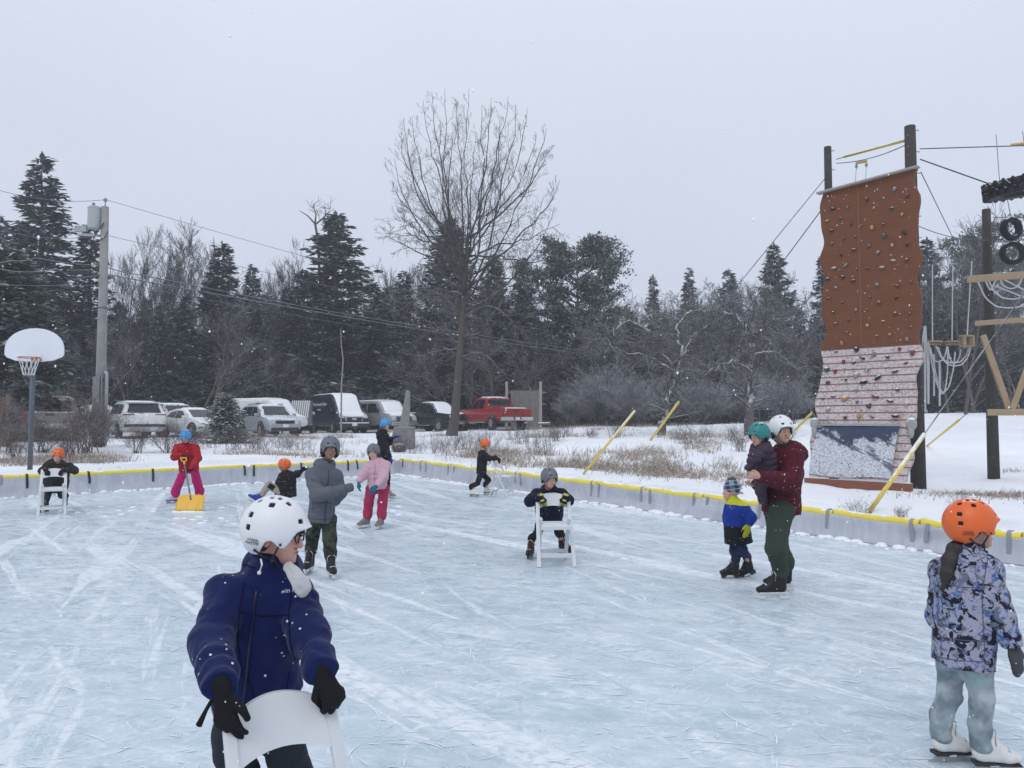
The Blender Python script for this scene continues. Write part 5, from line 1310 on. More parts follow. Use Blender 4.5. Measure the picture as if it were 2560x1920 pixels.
class Car:
    def __init__(s, label, px, D, head, st, body, cat, W):
        b = at(px, D); s.o = empty(cat[1], b, R(head), label, cat[0], 'vehicles parked beyond the snowy bank'); s.st = np.array(st, float); s.W = W; s.body = body
        s.loft()
    def sec(s, x):
        q = [np.interp(x, s.st[:,0], s.st[:,i]) for i in range(6)]; _, zb, zl, zt, wb, wt = q; h = max(zt-zl, .01)
        f = min(1, h/.35)
        p4 = (wt+(wb*.95-wt)*(1-f), zl+h*.86); p5 = (p4[0]*.86, zl+h*.985)
        return np.array([(wb*.80, zb), (wb*.965, zb+.10), (wb, zb+(zl-zb)*.55), (wb*.985, zl-(zl-zb)*.12), (wb*.955, zl), p4, p5, (p5[0]*.5, zt), (0, zt+.003)])
    def loft(s):
        xs = []
        for i in range(len(s.st)-1):
            n = max(1, int((s.st[i+1,0]-s.st[i,0])/.22)); xs += [s.st[i,0]+(s.st[i+1,0]-s.st[i,0])*k/n for k in range(n)]
        xs.append(s.st[-1,0]); m = 17; V = []; F = []
        for x in xs:
            h = s.sec(x); full = [(y, z) for y, z in h]+[(-y, z) for y, z in h[-2::-1]]
            V += [(x, y, z) for y, z in full]
        for i in range(len(xs)-1):
            for k in range(m-1): a = i*m+k; F.append((a, a+1, a+m+1, a+m))
            F.append((i*m+m-1, i*m, (i+1)*m, (i+1)*m+m-1))
        mb = MB().add(V, F+[tuple(range(m)), tuple((len(xs)-1)*m+k for k in range(m))])
        s.bo = mb.build('body', s.body, s.o, angle=32)
    def side(s, nm, poly, mat, off=.008, par=None):
        """patch on both flanks: poly of (x, t), t from belt (0) to roof edge (1); t<0 goes down the door"""
        for sg in (1,-1):
            vs = []
            for x, t in poly:
                h = s.sec(x); a, b = (h[4], h[5]) if t >= 0 else (h[4], h[2]); q = a+(b-a)*abs(t); vs.append((x, sg*(q[0]+off), q[1]))
            n = len(vs); c = np.mean(vs, 0); f = [(i, (i+1) % n, n) for i in range(n)]
            MB().add(vs+[tuple(c)], f).build(nm, mat, par or s.o)
    def top(s, nm, x0, x1, v, mat, off=.008, thick=0, n=8):
        V = []; F = []
        for i in range(n+1):
            x = x0+(x1-x0)*i/n; h = s.sec(x); h2 = s.sec(x+.03); dz = (h2[8,1]-h[8,1])/.03; nn = nz((-dz, 0, 1))
            for j in range(n+1):
                u = -1+2*j/n; y = u*v*h[6,0]; z = np.interp(abs(y), (0, h[7,0], h[6,0], h[5,0]), (h[8,1], h[7,1], h[6,1], h[5,1]))
                k = off+(thick if 0 < i < n and 0 < j < n else 0); V.append(np.array([x, y, z])+nn*k)
        for i in range(n):
            for j in range(n): p = i*(n+1)+j; F.append((p, p+1, p+n+2, p+n+1))
        link(nm, npmesh(nm, V, np.array(F), mat), s.o)
    def snow(s, *rg):
        for x0, x1, v in rg: s.top('snow_cover', x0, x1, v, SNOWCAR, .004, .045, 10)
    def box(s, nm, c, size, mat, mirror=False, bev=.012, par=None, rot=None):
        for sg in ((1,-1) if mirror else (1,)):
            MB().box((c[0], c[1]*sg, c[2]), size, rot).build(nm, mat, par or s.o, bevel=bev)
    def wheels(s, xf, xr, r, rim=RIM, spokes=7, arch=BLK, w=.23):
        for x in (xf, xr):
            for sg in (1,-1):
                yo = sg*(s.sec(x)[2,0]); 
                MB().lathe([(r+.085,-.02),(r+.085,.008),(.05,.010)], (x, 0, r), 'y', 26).build('arch', arch, s.o).location = (0, yo, 0) if sg > 0 else (0, yo, 0)
                MB().lathe([(r*.62,-w/2),(r*.92,-w/2),(r,-w/2+.04),(r,w/2-.04),(r*.92,w/2),(r*.62,w/2)], (x, yo-sg*(w/2-.045), r), 'y', 26).build('tyre', TYRE, s.o, angle=40)
                m = MB(); yy = yo+sg*.035; m.lathe([(r*.64,-.01),(r*.64,.012),(r*.56,.0),(r*.5,-.03),(.001,-.03)] if sg > 0 else [(r*.64,.01),(r*.64,-.012),(r*.56,.0),(r*.5,.03),(.001,.03)], (x, yy, r), 'y', 24)
                for k in range(spokes):
                    a = 2*math.pi*k/spokes; m.beam((x+.05*math.cos(a), yy, r+.05*math.sin(a)), (x+r*.58*math.cos(a), yy, r+r*.58*math.sin(a)), .055, .03, up=(0,1,0))
                m.build('rim', rim, s.o)
    def mirrors(s, x, z, col=BLK, k=1.0):
        y = s.sec(x)[4,0]+.10
        s.box('mirror', (x, y, z), (.12*k, .20, .15*k), col, True, .03)
SUVST = lambda L=2.33, H=1.70, W=.93, belt=1.04: [(-L,.42,.90,.93,W*.94,W*.86),(-L+.06,.36,belt-.02,belt+.01,W*.97,W*.88),(-L+.16,.33,belt,belt+.06,W,W*.86),(-L+.42,.28,belt,H-.10,W,W*.79),(-L+.62,.27,belt,H-.03,W,W*.78),(-.6,.26,belt,H,W,W*.79),(.25,.26,belt-.02,H-.02,W,W*.78),(.48,.26,belt-.02,H-.08,W,W*.77),(1.25,.26,belt-.05,belt+.02,W,W*.8),(1.95,.28,belt-.14,belt-.09,W*.98,W*.82),(L-.12,.30,belt-.27,belt-.22,W*.92,W*.8),(L,.36,belt-.42,belt-.38,W*.84,W*.74)]
def suv_glass(c, L, belt):
    c.side('window', [(-L+.62,.10),(-L+.52,.72),(-L+.75,.92),(-1.02,.94),(-1.05,.08)], GLASS); c.side('window', [(-.98,.08),(-.95,.94),(-.12,.94),(-.15,.08)], GLASS); c.side('window', [(-.08,.08),(-.06,.94),(.30,.93),(.86,.10)], GLASS)
def front_face(c, L, z0, W, grille=True):
    pass
hd = lambda a: a
WHT = paint('white_paint', (.62,.63,.63)); SIL = paint('silver_paint', (.33,.36,.39), .3, .35); MAR = paint('maroon_paint', (.045,.018,.025), .3, .2); NAV = paint('navy_paint', (.012,.017,.032), .4, .0, .2); GRY = paint('grey_van_paint', (.27,.28,.29), .4, .2, .2); BKP = paint('black_truck_paint', (.006,.007,.012), .35, .0, .2); REDP = paint('red_paint', (.27,.014,.016), .3, .1, .16); TAUP = paint('taupe_paint', (.20,.19,.18), .35, .3)
def pickup_stations(L=2.95, W=.98, belt=1.18, H=1.90, bed=-.85):
    return [(-L,.62,belt-.05,belt-.02,W*.95,W*.9),(-L+.05,.55,belt,belt+.02,W*.98,W*.93),(bed-.03,.5,belt,belt+.02,W,W*.93),(bed,.5,belt,belt+.03,W,W*.88),(bed+.14,.45,belt,H-.08,W,W*.80),(bed+.3,.42,belt,H-.02,W,W*.79),(.35,.42,belt,H,W,W*.79),(.78,.42,belt-.01,H-.07,W,W*.78),(1.42,.42,belt-.02,belt+.06,W,W*.84),(1.9,.45,belt-.03,belt+.02,W*.99,W*.84),(L-.15,.5,belt-.09,belt-.05,W*.97,W*.84),(L-.03,.55,belt-.22,belt-.18,W*.93,W*.8),(L,.6,belt-.35,belt-.32,W*.9,W*.78)]
def pickup_common(c, bed=-.85, belt=1.18, L=2.95, double=True):
    c.top('bed_floor', -L+.1, bed-.06, .92, BLK, .012)
    if double: c.side('window', [(bed+.32,.10),(bed+.34,.88),(-.02,.92),(-.04,.08)], GLASS); c.side('window', [(.04,.08),(.05,.92),(.62,.90),(1.05,.10)], GLASS)
    else: c.side('window', [(bed+.40,.08),(bed+.42,.90),(.62,.90),(1.05,.10)], GLASS)
def cars():
    # silver pickup seen from behind, left
    c = Car('silver pickup truck seen from behind through the brown thicket', 136, 35.0, 117, pickup_stations(), TAUP, ('pickup', 'pickup_truck'), .98)
    pickup_common(c); c.wheels(1.9,-1.75,.39); c.box('tail_lamp', (-2.97,.88,1.0), (.05,.14,.36), TAIL, True); c.top('rear_window', -.84, -.70, .9, GLASS, .02); c.box("rear_glass", (-.775,0,1.52), (.02,1.36,.44), GLASS); c.box('bumper', (-3.02,0,.62), (.16,1.9,.20), CHRO); c.box('tailgate_handle', (-2.98,0,1.08), (.03,.34,.09), BLK); c.box('brake_lamp', (-.78,0,1.83), (.03,.34,.05), TAIL); c.box('plate', (-3.11,0,.62), (.02,.3,.15), PLATE); c.mirrors(.95,1.3)
    c.snow((-.5,.7,.92))
    # white car under snow behind the pole
    c = Car('white snow covered car half hidden by the utility pole', 236, 43.0, 125, SUVST(2.1,1.62,.88,.98), WHT, ('car', 'parked_car'), .88)
    suv_glass(c, 2.1, .98); c.wheels(1.35,-1.3,.33); c.box('tail_lamp', (-2.06,.74,.98), (.08,.16,.26), TAIL, True); c.snow((-1.95,.3,.96),(.5,1.2,.94),(1.3,1.95,.92)); c.mirrors(1.0,1.05,WHT); c.box('plate', (-2.11,0,.72), (.02,.3,.15), PLATE)
    # white suv rear
    c = Car('white suv parked with its rear and red tail lights facing the rink', 332, 38.0, 128, SUVST(2.46,1.72,.97,1.08), WHT, ('suv', 'parked_suv'), .97)
    suv_glass(c, 2.46, 1.08); c.wheels(1.5,-1.42,.37); c.top('rear_window', -2.28, -2.06, .95, GLASS, .014); c.box('tail_lamp', (-2.36,.80,1.02), (.10,.24,.20), TAIL, True); c.box('tail_lamp_bar', (-2.42,.58,1.10), (.03,.28,.035), TAIL, True); c.box('spoiler', (-2.02,0,1.66), (.32,1.42,.05), WHT); c.box('bumper', (-2.42,0,.58), (.14,1.78,.14), BLK); c.box('skid_plate', (-2.46,0,.47), (.10,1.3,.11), CHRO); c.box('plate', (-2.43,0,.93), (.02,.32,.16), PLATE); c.box('plate_strip', (-2.445,0,.885), (.01,.30,.05), REDL); c.box('exhaust', (-2.48,.62,.38), (.10,.22,.09), CHRO, True); c.box('roof_rail', (-.5,.62,1.745), (1.9,.04,.05), CHRO, True); c.box('wiper', (-2.31,.12,1.16), (.03,.38,.02), BLK, rot=np.array(Matrix.Rotation(.3,3,'X'))); c.box('emblem', (-2.435,.50,.78), (.012,.16,.035), BLK); c.mirrors(1.0,1.16,WHT); c.snow((-1.7,.3,.86))
    # maroon suv
    c = Car('dark maroon suv parked behind the small white car', 433, 42.0, -48, SUVST(2.35,1.72,.93,1.04), MAR, ('suv', 'parked_suv'), .93)
    suv_glass(c, 2.35, 1.04); c.wheels(1.42,-1.38,.36); c.top('windshield', .52, 1.20, .93, GLASS, .012); c.box('headlamp', (2.18,.70,.78), (.16,.3,.15), LAMP, True); c.box('grille', (2.31,0,.66), (.06,.9,.22), BLK); c.mirrors(.92,1.12,CHRO); c.snow((-1.7,.35,.86)); c.box('plate', (2.35,0,.5), (.02,.3,.15), PLATE)
    # white small car
    st = [(-2.1,.40,.80,.83,.82,.76),(-2.03,.32,.92,.95,.87,.78),(-1.85,.28,.95,1.02,.90,.76),(-1.25,.24,.95,1.30,.91,.70),(-.6,.22,.93,1.40,.91,.69),(-.05,.22,.91,1.41,.91,.69),(.25,.22,.90,1.36,.91,.69),(1.05,.22,.87,.95,.91,.74),(1.65,.24,.76,.82,.90,.76),(2.0,.28,.62,.68,.85,.74),(2.12,.36,.52,.55,.76,.66)]
    c = Car('small white sporty car nosing out left of the young spruce', 487, 38.5, -38, st, WHT, ('car', 'parked_car'), .91)
    c.side('window', [(-1.15,.2),(-.9,.82),(-.35,.93),(-.40,.08)], GLASS); c.side('window', [(-.34,.08),(-.29,.93),(.15,.92),(.72,.10)], GLASS); c.top('windshield', .30, 1.0, .92, GLASS, .012); c.wheels(1.32,-1.28,.33); c.box('headlamp', (1.88,.70,.66), (.22,.22,.10), LAMP, True); c.box('grille', (2.08,0,.45), (.08,.8,.2), BLK); c.mirrors(.72,.98,WHT); c.snow((-.5,.2,.8))
    # white van behind the silver suv
    st = [(-2.7,.5,1.1,2.0,.92,.84),(-2.6,.42,1.1,2.06,.95,.86),(1.0,.4,1.1,2.08,.96,.86),(1.25,.4,1.1,2.0,.96,.84),(1.9,.4,1.08,1.2,.96,.84),(2.5,.45,.98,1.02,.94,.8),(2.65,.5,.7,.75,.88,.76)]
    c = Car('white van covered in snow behind the silver suv', 660, 46.0, -30, st, WHT, ('van', 'parked_van'), .96)
    c.side('window', [(.25,.1),(.28,.86),(1.1,.84),(1.55,.12)], GLASS); c.wheels(1.7,-1.6,.37); c.mirrors(1.4,1.35); c.snow((-2.55,1.1,.98),(1.2,1.9,.95),(1.95,2.45,.93)); c.box('headlamp', (2.55,.75,.8), (.1,.24,.2), LAMP, True)
    # silver suv front three quarter
    c = Car('silver suv facing the rink in front of the white van', 672, 40.5, -52, SUVST(2.24,1.64,.93,1.02), SIL, ('suv', 'parked_suv'), .93)
    suv_glass(c, 2.24, 1.02); c.wheels(1.35,-1.32,.35); c.top('windshield', .52, 1.18, .93, GLASS, .012); c.box('headlamp', (2.03,.66,.82), (.26,.28,.13), LAMP, True, .04); c.box('grille', (2.215,0,.74), (.09,.95,.15), BLK, False, .03); c.box('lower_grille', (2.22,0,.38), (.10,1.4,.16), BLK); c.box('fog_lamp', (2.12,.72,.56), (.14,.2,.22), BLK, True, .04); c.mirrors(.9,1.1,SIL); c.box('plate', (2.285,0,.55), (.02,.31,.16), PLATE); c.snow((-1.6,.3,.8)); c.box('roof_rail', (-.5,.60,1.665), (1.7,.035,.045), BLK, True)
    # trailer
    b = at(752, 47); o = empty('trailer', b, R(-84), 'pale ribbed trailer with a sloping snowy front beside the navy van', 'trailer', 'vehicles parked beyond the snowy bank')
    MB().prism([(-.95,.52),(.95,.52),(.80,.95),(-.05,2.0),(-.95,2.0)], (0,-.55,0), (1,0,0), (0,0,1), (0,1,0), 1.1).build('box_body', simple('trailer_panel', (.22,.23,.24), .5, .1), o, bevel=.02)
    m = MB()
    for k in range(9): m.beam((.82,-.50+.125*k,.97), (-.03,-.50+.125*k,2.0), .025)
    m.build('rib', SNOWCAR, o); m = MB()
    for s in (-1,1): MB().lathe([(.2,-.08),(.3,-.08),(.3,.08),(.2,.08)], (-.2,s*.60,.3), 'y', 20).build('tyre', TYRE, o)
    MB().box((.98,0,.55), (.12,1.1,.12)).build('frame_bar', GALV, o)
    # navy high roof van
    st = [(-2.95,.5,1.2,2.40,.98,.88),(-2.85,.42,1.2,2.48,1.02,.90),(.7,.40,1.2,2.50,1.03,.90),(1.15,.40,1.2,2.42,1.03,.88),(1.4,.40,1.2,2.25,1.03,.87),(2.2,.40,1.18,1.36,1.02,.86),(2.55,.42,1.1,1.19,1.0,.84),(2.82,.45,.95,.99,.95,.80),(2.92,.5,.7,.73,.90,.78)]
    c = Car('navy high roof van with white lettering on its side and a snowed over windshield', 845, 50.0, -58, st, NAV, ('van', 'parked_van'), 1.03)
    c.side('window', [(1.0,.05),(1.02,.58),(1.5,.60),(1.95,.10)], GLASS); c.wheels(1.95,-1.75,.37); c.mirrors(1.85,1.45,BLK,1.6); c.snow((-2.85,1.1,.99),(1.12,2.2,.97),(2.2,2.72,.95))
    c.box('headlamp', (2.68,.74,1.0), (.30,.32,.22), LAMP, True, .05); c.box('grille_frame', (2.86,0,.86), (.10,1.12,.40), CHRO, False, .08); c.box('grille', (2.895,0,.86), (.06,1.0,.31), BLK, False, .06); c.box('emblem', (2.935,0,.90), (.02,.26,.10), CHRO, False, .03); c.box('bumper', (2.88,0,.50), (.22,1.86,.26), BLK, False, .04); c.box('bumper_snow', (2.90,0,.665), (.2,1.84,.05), SNOWCAR); c.box('plate', (3.0,0,.56), (.02,.32,.16), PLATE)
    m = MB(); 
    for sg in (1,-1):
        y = c.sec(-1.2)[4,0]+.012
    def letters(txt, x0, z, size, name):
        for sg in (1,-1):
            cu = bpy.data.curves.new(name, 'FONT'); cu.body = txt; cu.size = size; cu.extrude = .004
            ob = bpy.data.objects.new(name, cu); COL.objects.link(ob); dg = bpy.context.evaluated_depsgraph_get(); me = bpy.data.meshes.new_from_object(ob.evaluated_get(dg)); bpy.data.objects.remove(ob)
            me.materials.append(simple('white_lettering', (.62,.63,.64), .6, .05)); l = link(name, me, c.o); h = c.sec(-.5); ti = math.atan2(h[4,0]-h[5,0], h[5,1]-h[4,1])
            fy = lambda zz: np.interp(zz, (h[4,1], h[5,1]), (h[4,0], h[5,0]))+.012
            l.location = (x0 if sg < 0 else x0+size*len(txt)*.52, sg*fy(z), z); l.rotation_euler = (math.pi/2-ti, 0, 0 if sg < 0 else math.pi)
    letters('Penny Laundry Planes', -2.1, 1.75, .30, 'side_lettering'); letters('services', -1.2, 1.45, .2, 'side_lettering')
    y = c.sec(-2.2)[4,0]
    c.side('side_stripe', [(-2.75,.12),(-2.75,.18),(-1.7,.15),(-1.7,.09)], SNOWCAR, .014); c.side('side_stripe', [(-2.75,.02),(-2.75,.06),(-1.6,.05),(-1.6,.01)], SNOWCAR, .014)
    # grey older van
    st = [(-2.75,.55,1.2,2.0,.95,.84),(-2.65,.46,1.22,2.06,1.0,.86),(.8,.45,1.22,2.08,1.0,.86),(1.0,.45,1.22,2.0,1.0,.85),(1.62,.45,1.2,1.33,1.0,.86),(2.3,.46,1.14,1.19,.99,.86),(2.6,.5,1.02,1.06,.97,.84),(2.68,.55,.85,.88,.94,.82)]
    c = Car('grey passenger van with a snowy windshield right of the navy van', 955, 50.5, -50, st, GRY, ('van', 'parked_van'), 1.0)
    c.side('window', [(-2.4,.1),(-2.38,.85),(-.4,.86),(-.42,.08)], GLASS); c.side('window', [(-.25,.08),(-.22,.86),(.72,.86),(1.15,.12)], GLASS); c.wheels(1.75,-1.7,.39); c.mirrors(1.15,1.42,BLK,1.5); c.snow((-2.65,.85,.98),(.98,1.6,.95),(1.65,2.5,.95))
    for k in range(3): c.box('grille_bar', (2.70,0,.80+.11*k), (.05,1.1,.045), BLK, False, .01)
    c.box('headlamp', (2.66,.74,.93), (.08,.26,.24), LAMP, True); c.box('emblem', (2.73,0,.92), (.02,.26,.11), CHRO, False, .03); c.box('bumper', (2.74,0,.60), (.2,1.94,.2), CHRO, False, .03); c.box('plate', (2.85,0,.6), (.02,.3,.15), PLATE)
    # black pickup
    c = Car('black pickup truck with a snowy cab, nose hidden behind the tall tree', 1083, 49.5, -47, pickup_stations(2.85,.98,1.16,1.86,-.62), BKP, ('pickup', 'pickup_truck'), .98)
    pickup_common(c, -.62, 1.16, 2.85, False); c.wheels(1.85,-1.7,.40); c.mirrors(.95,1.32,BLK,1.3); c.snow((-.45,.72,.97),(.75,1.42,.94),(1.5,2.6,.93),(-2.75,-.75,.9)); c.box('headlamp', (2.75,.74,.93), (.16,.3,.22), LAMP, True); c.box('grille', (2.84,0,.88), (.06,1.0,.3), BLK); c.box('bumper', (2.9,0,.6), (.2,1.95,.22), CHRO, False, .03); c.box('running_board', (0,1.0,.42), (1.9,.14,.05), CHRO, True)
    # red pickup
    c = Car('red pickup truck seen from behind, parked right of the tall bare tree', 1232, 46.5, 118, pickup_stations(2.95,1.0,1.22,1.93,-.95), REDP, ('pickup', 'pickup_truck'), 1.0)
    pickup_common(c, -.95, 1.22); c.wheels(1.95,-1.8,.42, RIM, 8); c.box('tail_lamp', (-2.93,.90,1.02), (.10,.16,.40), TAIL, True); c.box('rear_glass', (-.885,0,1.56), (.05,1.42,.42), GLASS); c.box('bumper', (-3.02,0,.66), (.18,2.0,.20), CHRO, False, .03); c.box('bumper_notch', (-3.10,0,.68), (.05,.5,.14), BLK); c.box('plate', (-3.13,0,.67), (.02,.3,.14), PLATE); c.box('tailgate_handle', (-2.965,0,1.12), (.03,.3,.08), BLK); c.box('emblem', (-2.965,0,1.0), (.02,.46,.05), simple('tailgate_mark', (.24,.02,.022), .3)); c.box('running_board', (0,1.03,.46), (2.3,.16,.06), CHRO, True); c.mirrors(.98,1.38,BLK,1.3); c.snow((-.5,.7,.95),(-2.85,-2.75,.9)); c.box('exhaust', (-2.9,-.6,.45), (.2,.1,.1), CHRO)
cars()
# ------------------------------------------------------------------ people: templates
def basis(y, z):
    """right-handed frame with local y along y and local z near z"""
    y = nz(y); x = nz(np.cross(y, z)); z = np.cross(x, y); return np.stack([x, y, z], 1)
def put(me, name, parent, Mx, o=(0,0,0), s=1.0, mats=None, mirror=False):
    if mats is not None:
        me = me.copy(); me.materials.clear()
        for m in mats: me.materials.append(m)
    ob = link(name, me, parent); Q = np.eye(4); B = np.array(Mx, float)*s
    if mirror: B = B@np.diag([-1,1,1])
    Q[:3,:3] = B; Q[:3,3] = o; ob.matrix_basis = Matrix(Q.tolist()); return ob
HZ = [(-.16,-.050),(-.11,-.068),(-.06,-.078),(-.03,-.072),(-.012,-.035),(.0,-.014),(.018,-.008),(.034,-.016),(.05,-.036),(.068,-.036),(.085,-.012),(.105,.028),(.14,.046),(.18,.050)]
HZx, HZz = zip(*HZ)
def helmet_shell():
    g = SDF((-.14,-.17,-.10), (.14,.19,.18), .0036); c = np.array([0,-.006,.022]); r = np.array([.113,.139,.135])
    sl, p = g.reg(g.lo, g.lo+g.res*g.n); q = (p-c)/r.astype(np.float32)
    lo = np.minimum(0, p[...,2]-.02); q[...,0] *= 1/(1-.25*lo); q[...,1] *= 1-.6*lo*(p[...,1] < 0)
    # visor: front edge swells out
    vis = np.clip((p[...,1]-.07)/.07, 0, 1)*np.clip(1-np.abs(p[...,2]-.045)/.04, 0, 1); q[...,1] -= .10*vis**2
    d = (np.sqrt((q*q).sum(-1))-1)*.128
    zl = np.interp(p[...,1], HZx, HZz); d2 = np.maximum(d, (zl-p[...,2])*.9)
    s2 = -(d+.011); d3 = np.maximum(d2, s2)
    g.F[sl] = d3
    def vent(az, el, w, h, rot=0):
        a, e = R(az), R(el); dr = np.array([math.sin(a)*math.cos(e), math.cos(a)*math.cos(e), math.sin(e)]); P0 = c+r*dr; n = nz(dr/r); t = nz(np.cross((0,0,1), n) if abs(n[2]) < .95 else (1,0,0)); b = np.cross(n, t)
        t, b = t*math.cos(rot)+b*math.sin(rot), b*math.cos(rot)-t*math.sin(rot)
        sl, p = g.reg(P0-.045, P0+.045); v = (p-P0).astype(np.float32); q = np.stack([np.abs(v@t.astype(np.float32))-w, np.abs(v@b.astype(np.float32))-h, np.abs(v@n.astype(np.float32))-.03], -1)
        d = np.sqrt((np.maximum(q,0)**2).sum(-1))+np.minimum(q.max(-1),0)-.004; g.op(sl, d, 0, 's')
    for s in (-1,1):
        vent(s*24, 22, .010, .005); vent(s*128, 26, .009, .007); vent(s*124, 4, .008, .007)
        vent(s*38, 58, .007, .007, .6); vent(s*90, 52, .008, .008); vent(s*142, 56, .007, .007, .6); vent(s*60, 76, .010, .004); vent(s*120, 76, .010, .004)
    return g.nets('helmet', None, relax=1)
def helmet_liner():
    g = SDF((-.13,-.16,-.10), (.13,.16,.17), .006); c = np.array([0,-.006,.022]); sl, p = g.reg(g.lo, g.lo+g.res*g.n)
    q = (p-c)/np.array([.104,.128,.124], np.float32); d = (np.sqrt((q*q).sum(-1))-1)*.12
    zl = np.interp(p[...,1], HZx, HZz)+.004; g.F[sl] = np.maximum(np.maximum(d, zl-p[...,2]), -(d+.013)); return g.nets('liner', None)
def strap_mesh():
    m = MB()
    for s in (-1,1):
        m.tube([(s*.098,.050,-.03),(s*.082,.030,-.075),(s*.060,.040,-.112),(0,.056,-.138)], .0045, 6); m.tube([(s*.100,-.045,-.05),(s*.086,-.01,-.075),(s*.076,.026,-.088)], .0042, 6)
        m.ball((s*.076,.028,-.09), (.009,.011,.011), 8, 5)
    m.box((0,.066,-.138), (.03,.014,.022)); return m.mesh('strap', simple('black_webbing', (.012,.012,.013), .7), smooth=True)
def rivets():
    m = MB()
    for s in (-1,1):
        m.ball((s*.1065,.060,-.018), (.006,.006,.006), 8, 5); m.ball((s*.103,-.040,-.052), (.006,.006,.006), 8, 5)
    return m.mesh('rivet', simple('black_rivet', (.015,.015,.018), .4), smooth=True)
HSHELL, HLINER, HSTRAP, HRIV = helmet_shell(), helmet_liner(), strap_mesh(), rivets()
LINM = simple('helmet_foam', (.018,.018,.02), .9, .1)
def hand_mesh(kind, res=.0042):
    g = SDF((-.075,-.085,-.11), (.075,.21,.065), res); k = .006
    g.rc((0,-.038,0), (0,-.01,0), .037, .033, .01, (0,0,1), .8)
    g.rc((.0,.0,0), (.0,.075,0), .030, .038, .02, (0,0,1), .55); g.rc((-.016,.03,0), (.018,.08,0), .024, .022, .015, (0,0,1), .75)
    if kind == 'mitten':
        g.rc((0,.06,.0), (0,.125,-.012), .044, .034, .02, (0,0,1), .62); g.rc((0,.125,-.012), (0,.15,-.03), .034, .026, .02, (0,0,1), .7); g.rc((-.03,.025,-.005), (-.062,.075,-.012), .022, .017, .012)
        return g.wrinkle(.003, 45).nets('glove', None)
    fl = (.072,.082,.078,.062); bx = (-.030,-.010,.011,.031)
    for i in range(4):
        b0 = np.array([bx[i], .082-.006*abs(i-1.2), .002]); L = fl[i]; sp = (i-1.5)*.06
        if kind == 'grip': ang = (.55,1.25,1.9)
        elif kind == 'spread': ang = (.05,.15,.25); sp *= 3.2
        else: ang = (.25+.05*i,.55+.05*i,.9)
        p = b0
        for j, a in enumerate(ang):
            l = L*(.46,.31,.25)[j]; q = p+l*np.array([math.sin(sp)*math.cos(a), math.cos(a)*math.cos(sp), -math.sin(a)]); g.rc(p, q, .0118-.001*j, .0108-.001*j, k if j == 0 else .002); p = q
    if kind == 'grip': g.chain([(-.030,.025,-.005),(-.048,.055,-.022),(-.032,.085,-.052)], [.015,.0135,.011], .006)
    else: g.chain([(-.028,.022,0),(-.055,.055,-.008),(-.062,.088,-.014)], [.015,.0135,.011], .006)
    return g.wrinkle(.0015, 60).nets('glove', None)
HANDS = {k: hand_mesh(k) for k in ('grip','relax','spread','mitten')}
def boot_parts(style):
    g = SDF((-.07,-.15,.03), (.07,.20,.34), .006)
    top = .30 if style != 'figure' else .31
    g.rc((0,-.055,.17), (0,-.062,top), .050, .056, .02, (1,0,0), .85); g.rc((0,-.06,.115), (0,-.055,.17), .046, .048, .02, (1,0,0), .85)
    g.rc((0,-.045,.108), (0,.085,.100), .044, .043, .03, (1,0,0), .9); g.rc((0,.085,.098), (0,.135,.094), .042, .034, .02, (0,0,1), .8)
    g.rc((0,-.02,.19), (0,.05,.13), .044, .036, .03)
    g.plane((0,0,.066), (0,0,-1)); g.plane((0,0,top), (0,.15,1)); boot = g.nets('boot', None)
    m = MB(); sole = []
    if style == 'figure':
        m.prism([(-.105,.066),(-.03,.066),(-.02,.045),(-.10,.045)], (-.034,0,0), (0,1,0), (0,0,1), (1,0,0), .068); m.prism([(.02,.066),(.15,.066),(.155,.055),(.03,.052)], (-.036,0,0), (0,1,0), (0,0,1), (1,0,0), .072); m.prism([(-.03,.066),(.03,.066),(.03,.057),(-.02,.05)], (-.03,0,0), (0,1,0), (0,0,1), (1,0,0), .06)
        b = MB(); b.prism([(-.13,.012),(-.135,.002),(-.1,0),(.13,0),(.155,.008),(.16,.026),(.12,.048),(.07,.052),(.05,.03),(-.03,.03),(-.05,.045),(-.09,.045),(-.10,.02)], (-.0025,0,0), (0,1,0), (0,0,1), (1,0,0), .005)
    else:
        m.prism([(-.115,.070),(.135,.070),(.150,.056),(.14,.02),(.10,.014),(.06,.05),(-.02,.05),(-.045,.014),(-.10,.014),(-.125,.03)], (-.014,0,0), (0,1,0), (0,0,1), (1,0,0), .028); m.prism([(-.105,.074),(.14,.074),(.15,.066),(-.11,.062)], (-.036,0,0), (0,1,0), (0,0,1), (1,0,0), .072)
        b = MB(); b.prism([(-.135,.020),(-.128,.004),(-.09,0),(.10,0),(.14,.006),(.152,.022),(.14,.030),(-.12,.030)], (-.002,0,0), (0,1,0), (0,0,1), (1,0,0), .004)
    l = MB()
    for i in range(6):
        z = .175+.02*i; y = -.004-.006*i; l.tube([(-.034,y-.014,z),(0,y+.006,z+.008),(.034,y-.014,z+.016)], .0042, 5); l.tube([(.034,y-.014,z),(0,y+.008,z+.006),(-.034,y-.014,z+.016)], .0042, 5)
    for i in range(5):
        y = .09-.024*i; z = .135+.009*i; l.tube([(-.03,y,z),(0,y+.003,z+.012),(.03,y-.008,z+.004)], .0042, 5); l.tube([(.03,y,z),(0,y+.004,z+.012),(-.03,y-.008,z+.004)], .0042, 5)
    for s in (-1,1): l.tube([(0,.0,.262),(s*.03,.015,.25),(s*.045,.006,.225),(s*.04,.01,.17)], .0038, 5)
    lin = MB(); lin.lathe([(.045,top-.012),(.05,top-.004),(.050,top+.010),(.044,top+.014),(.030,top-.004)], (0,-.062,0), n=16, caps=False)
    return boot, m.mesh('holder', None), b.mesh('blade', None), l.mesh('lace', None, smooth=True), lin.mesh('lining', None, smooth=True)
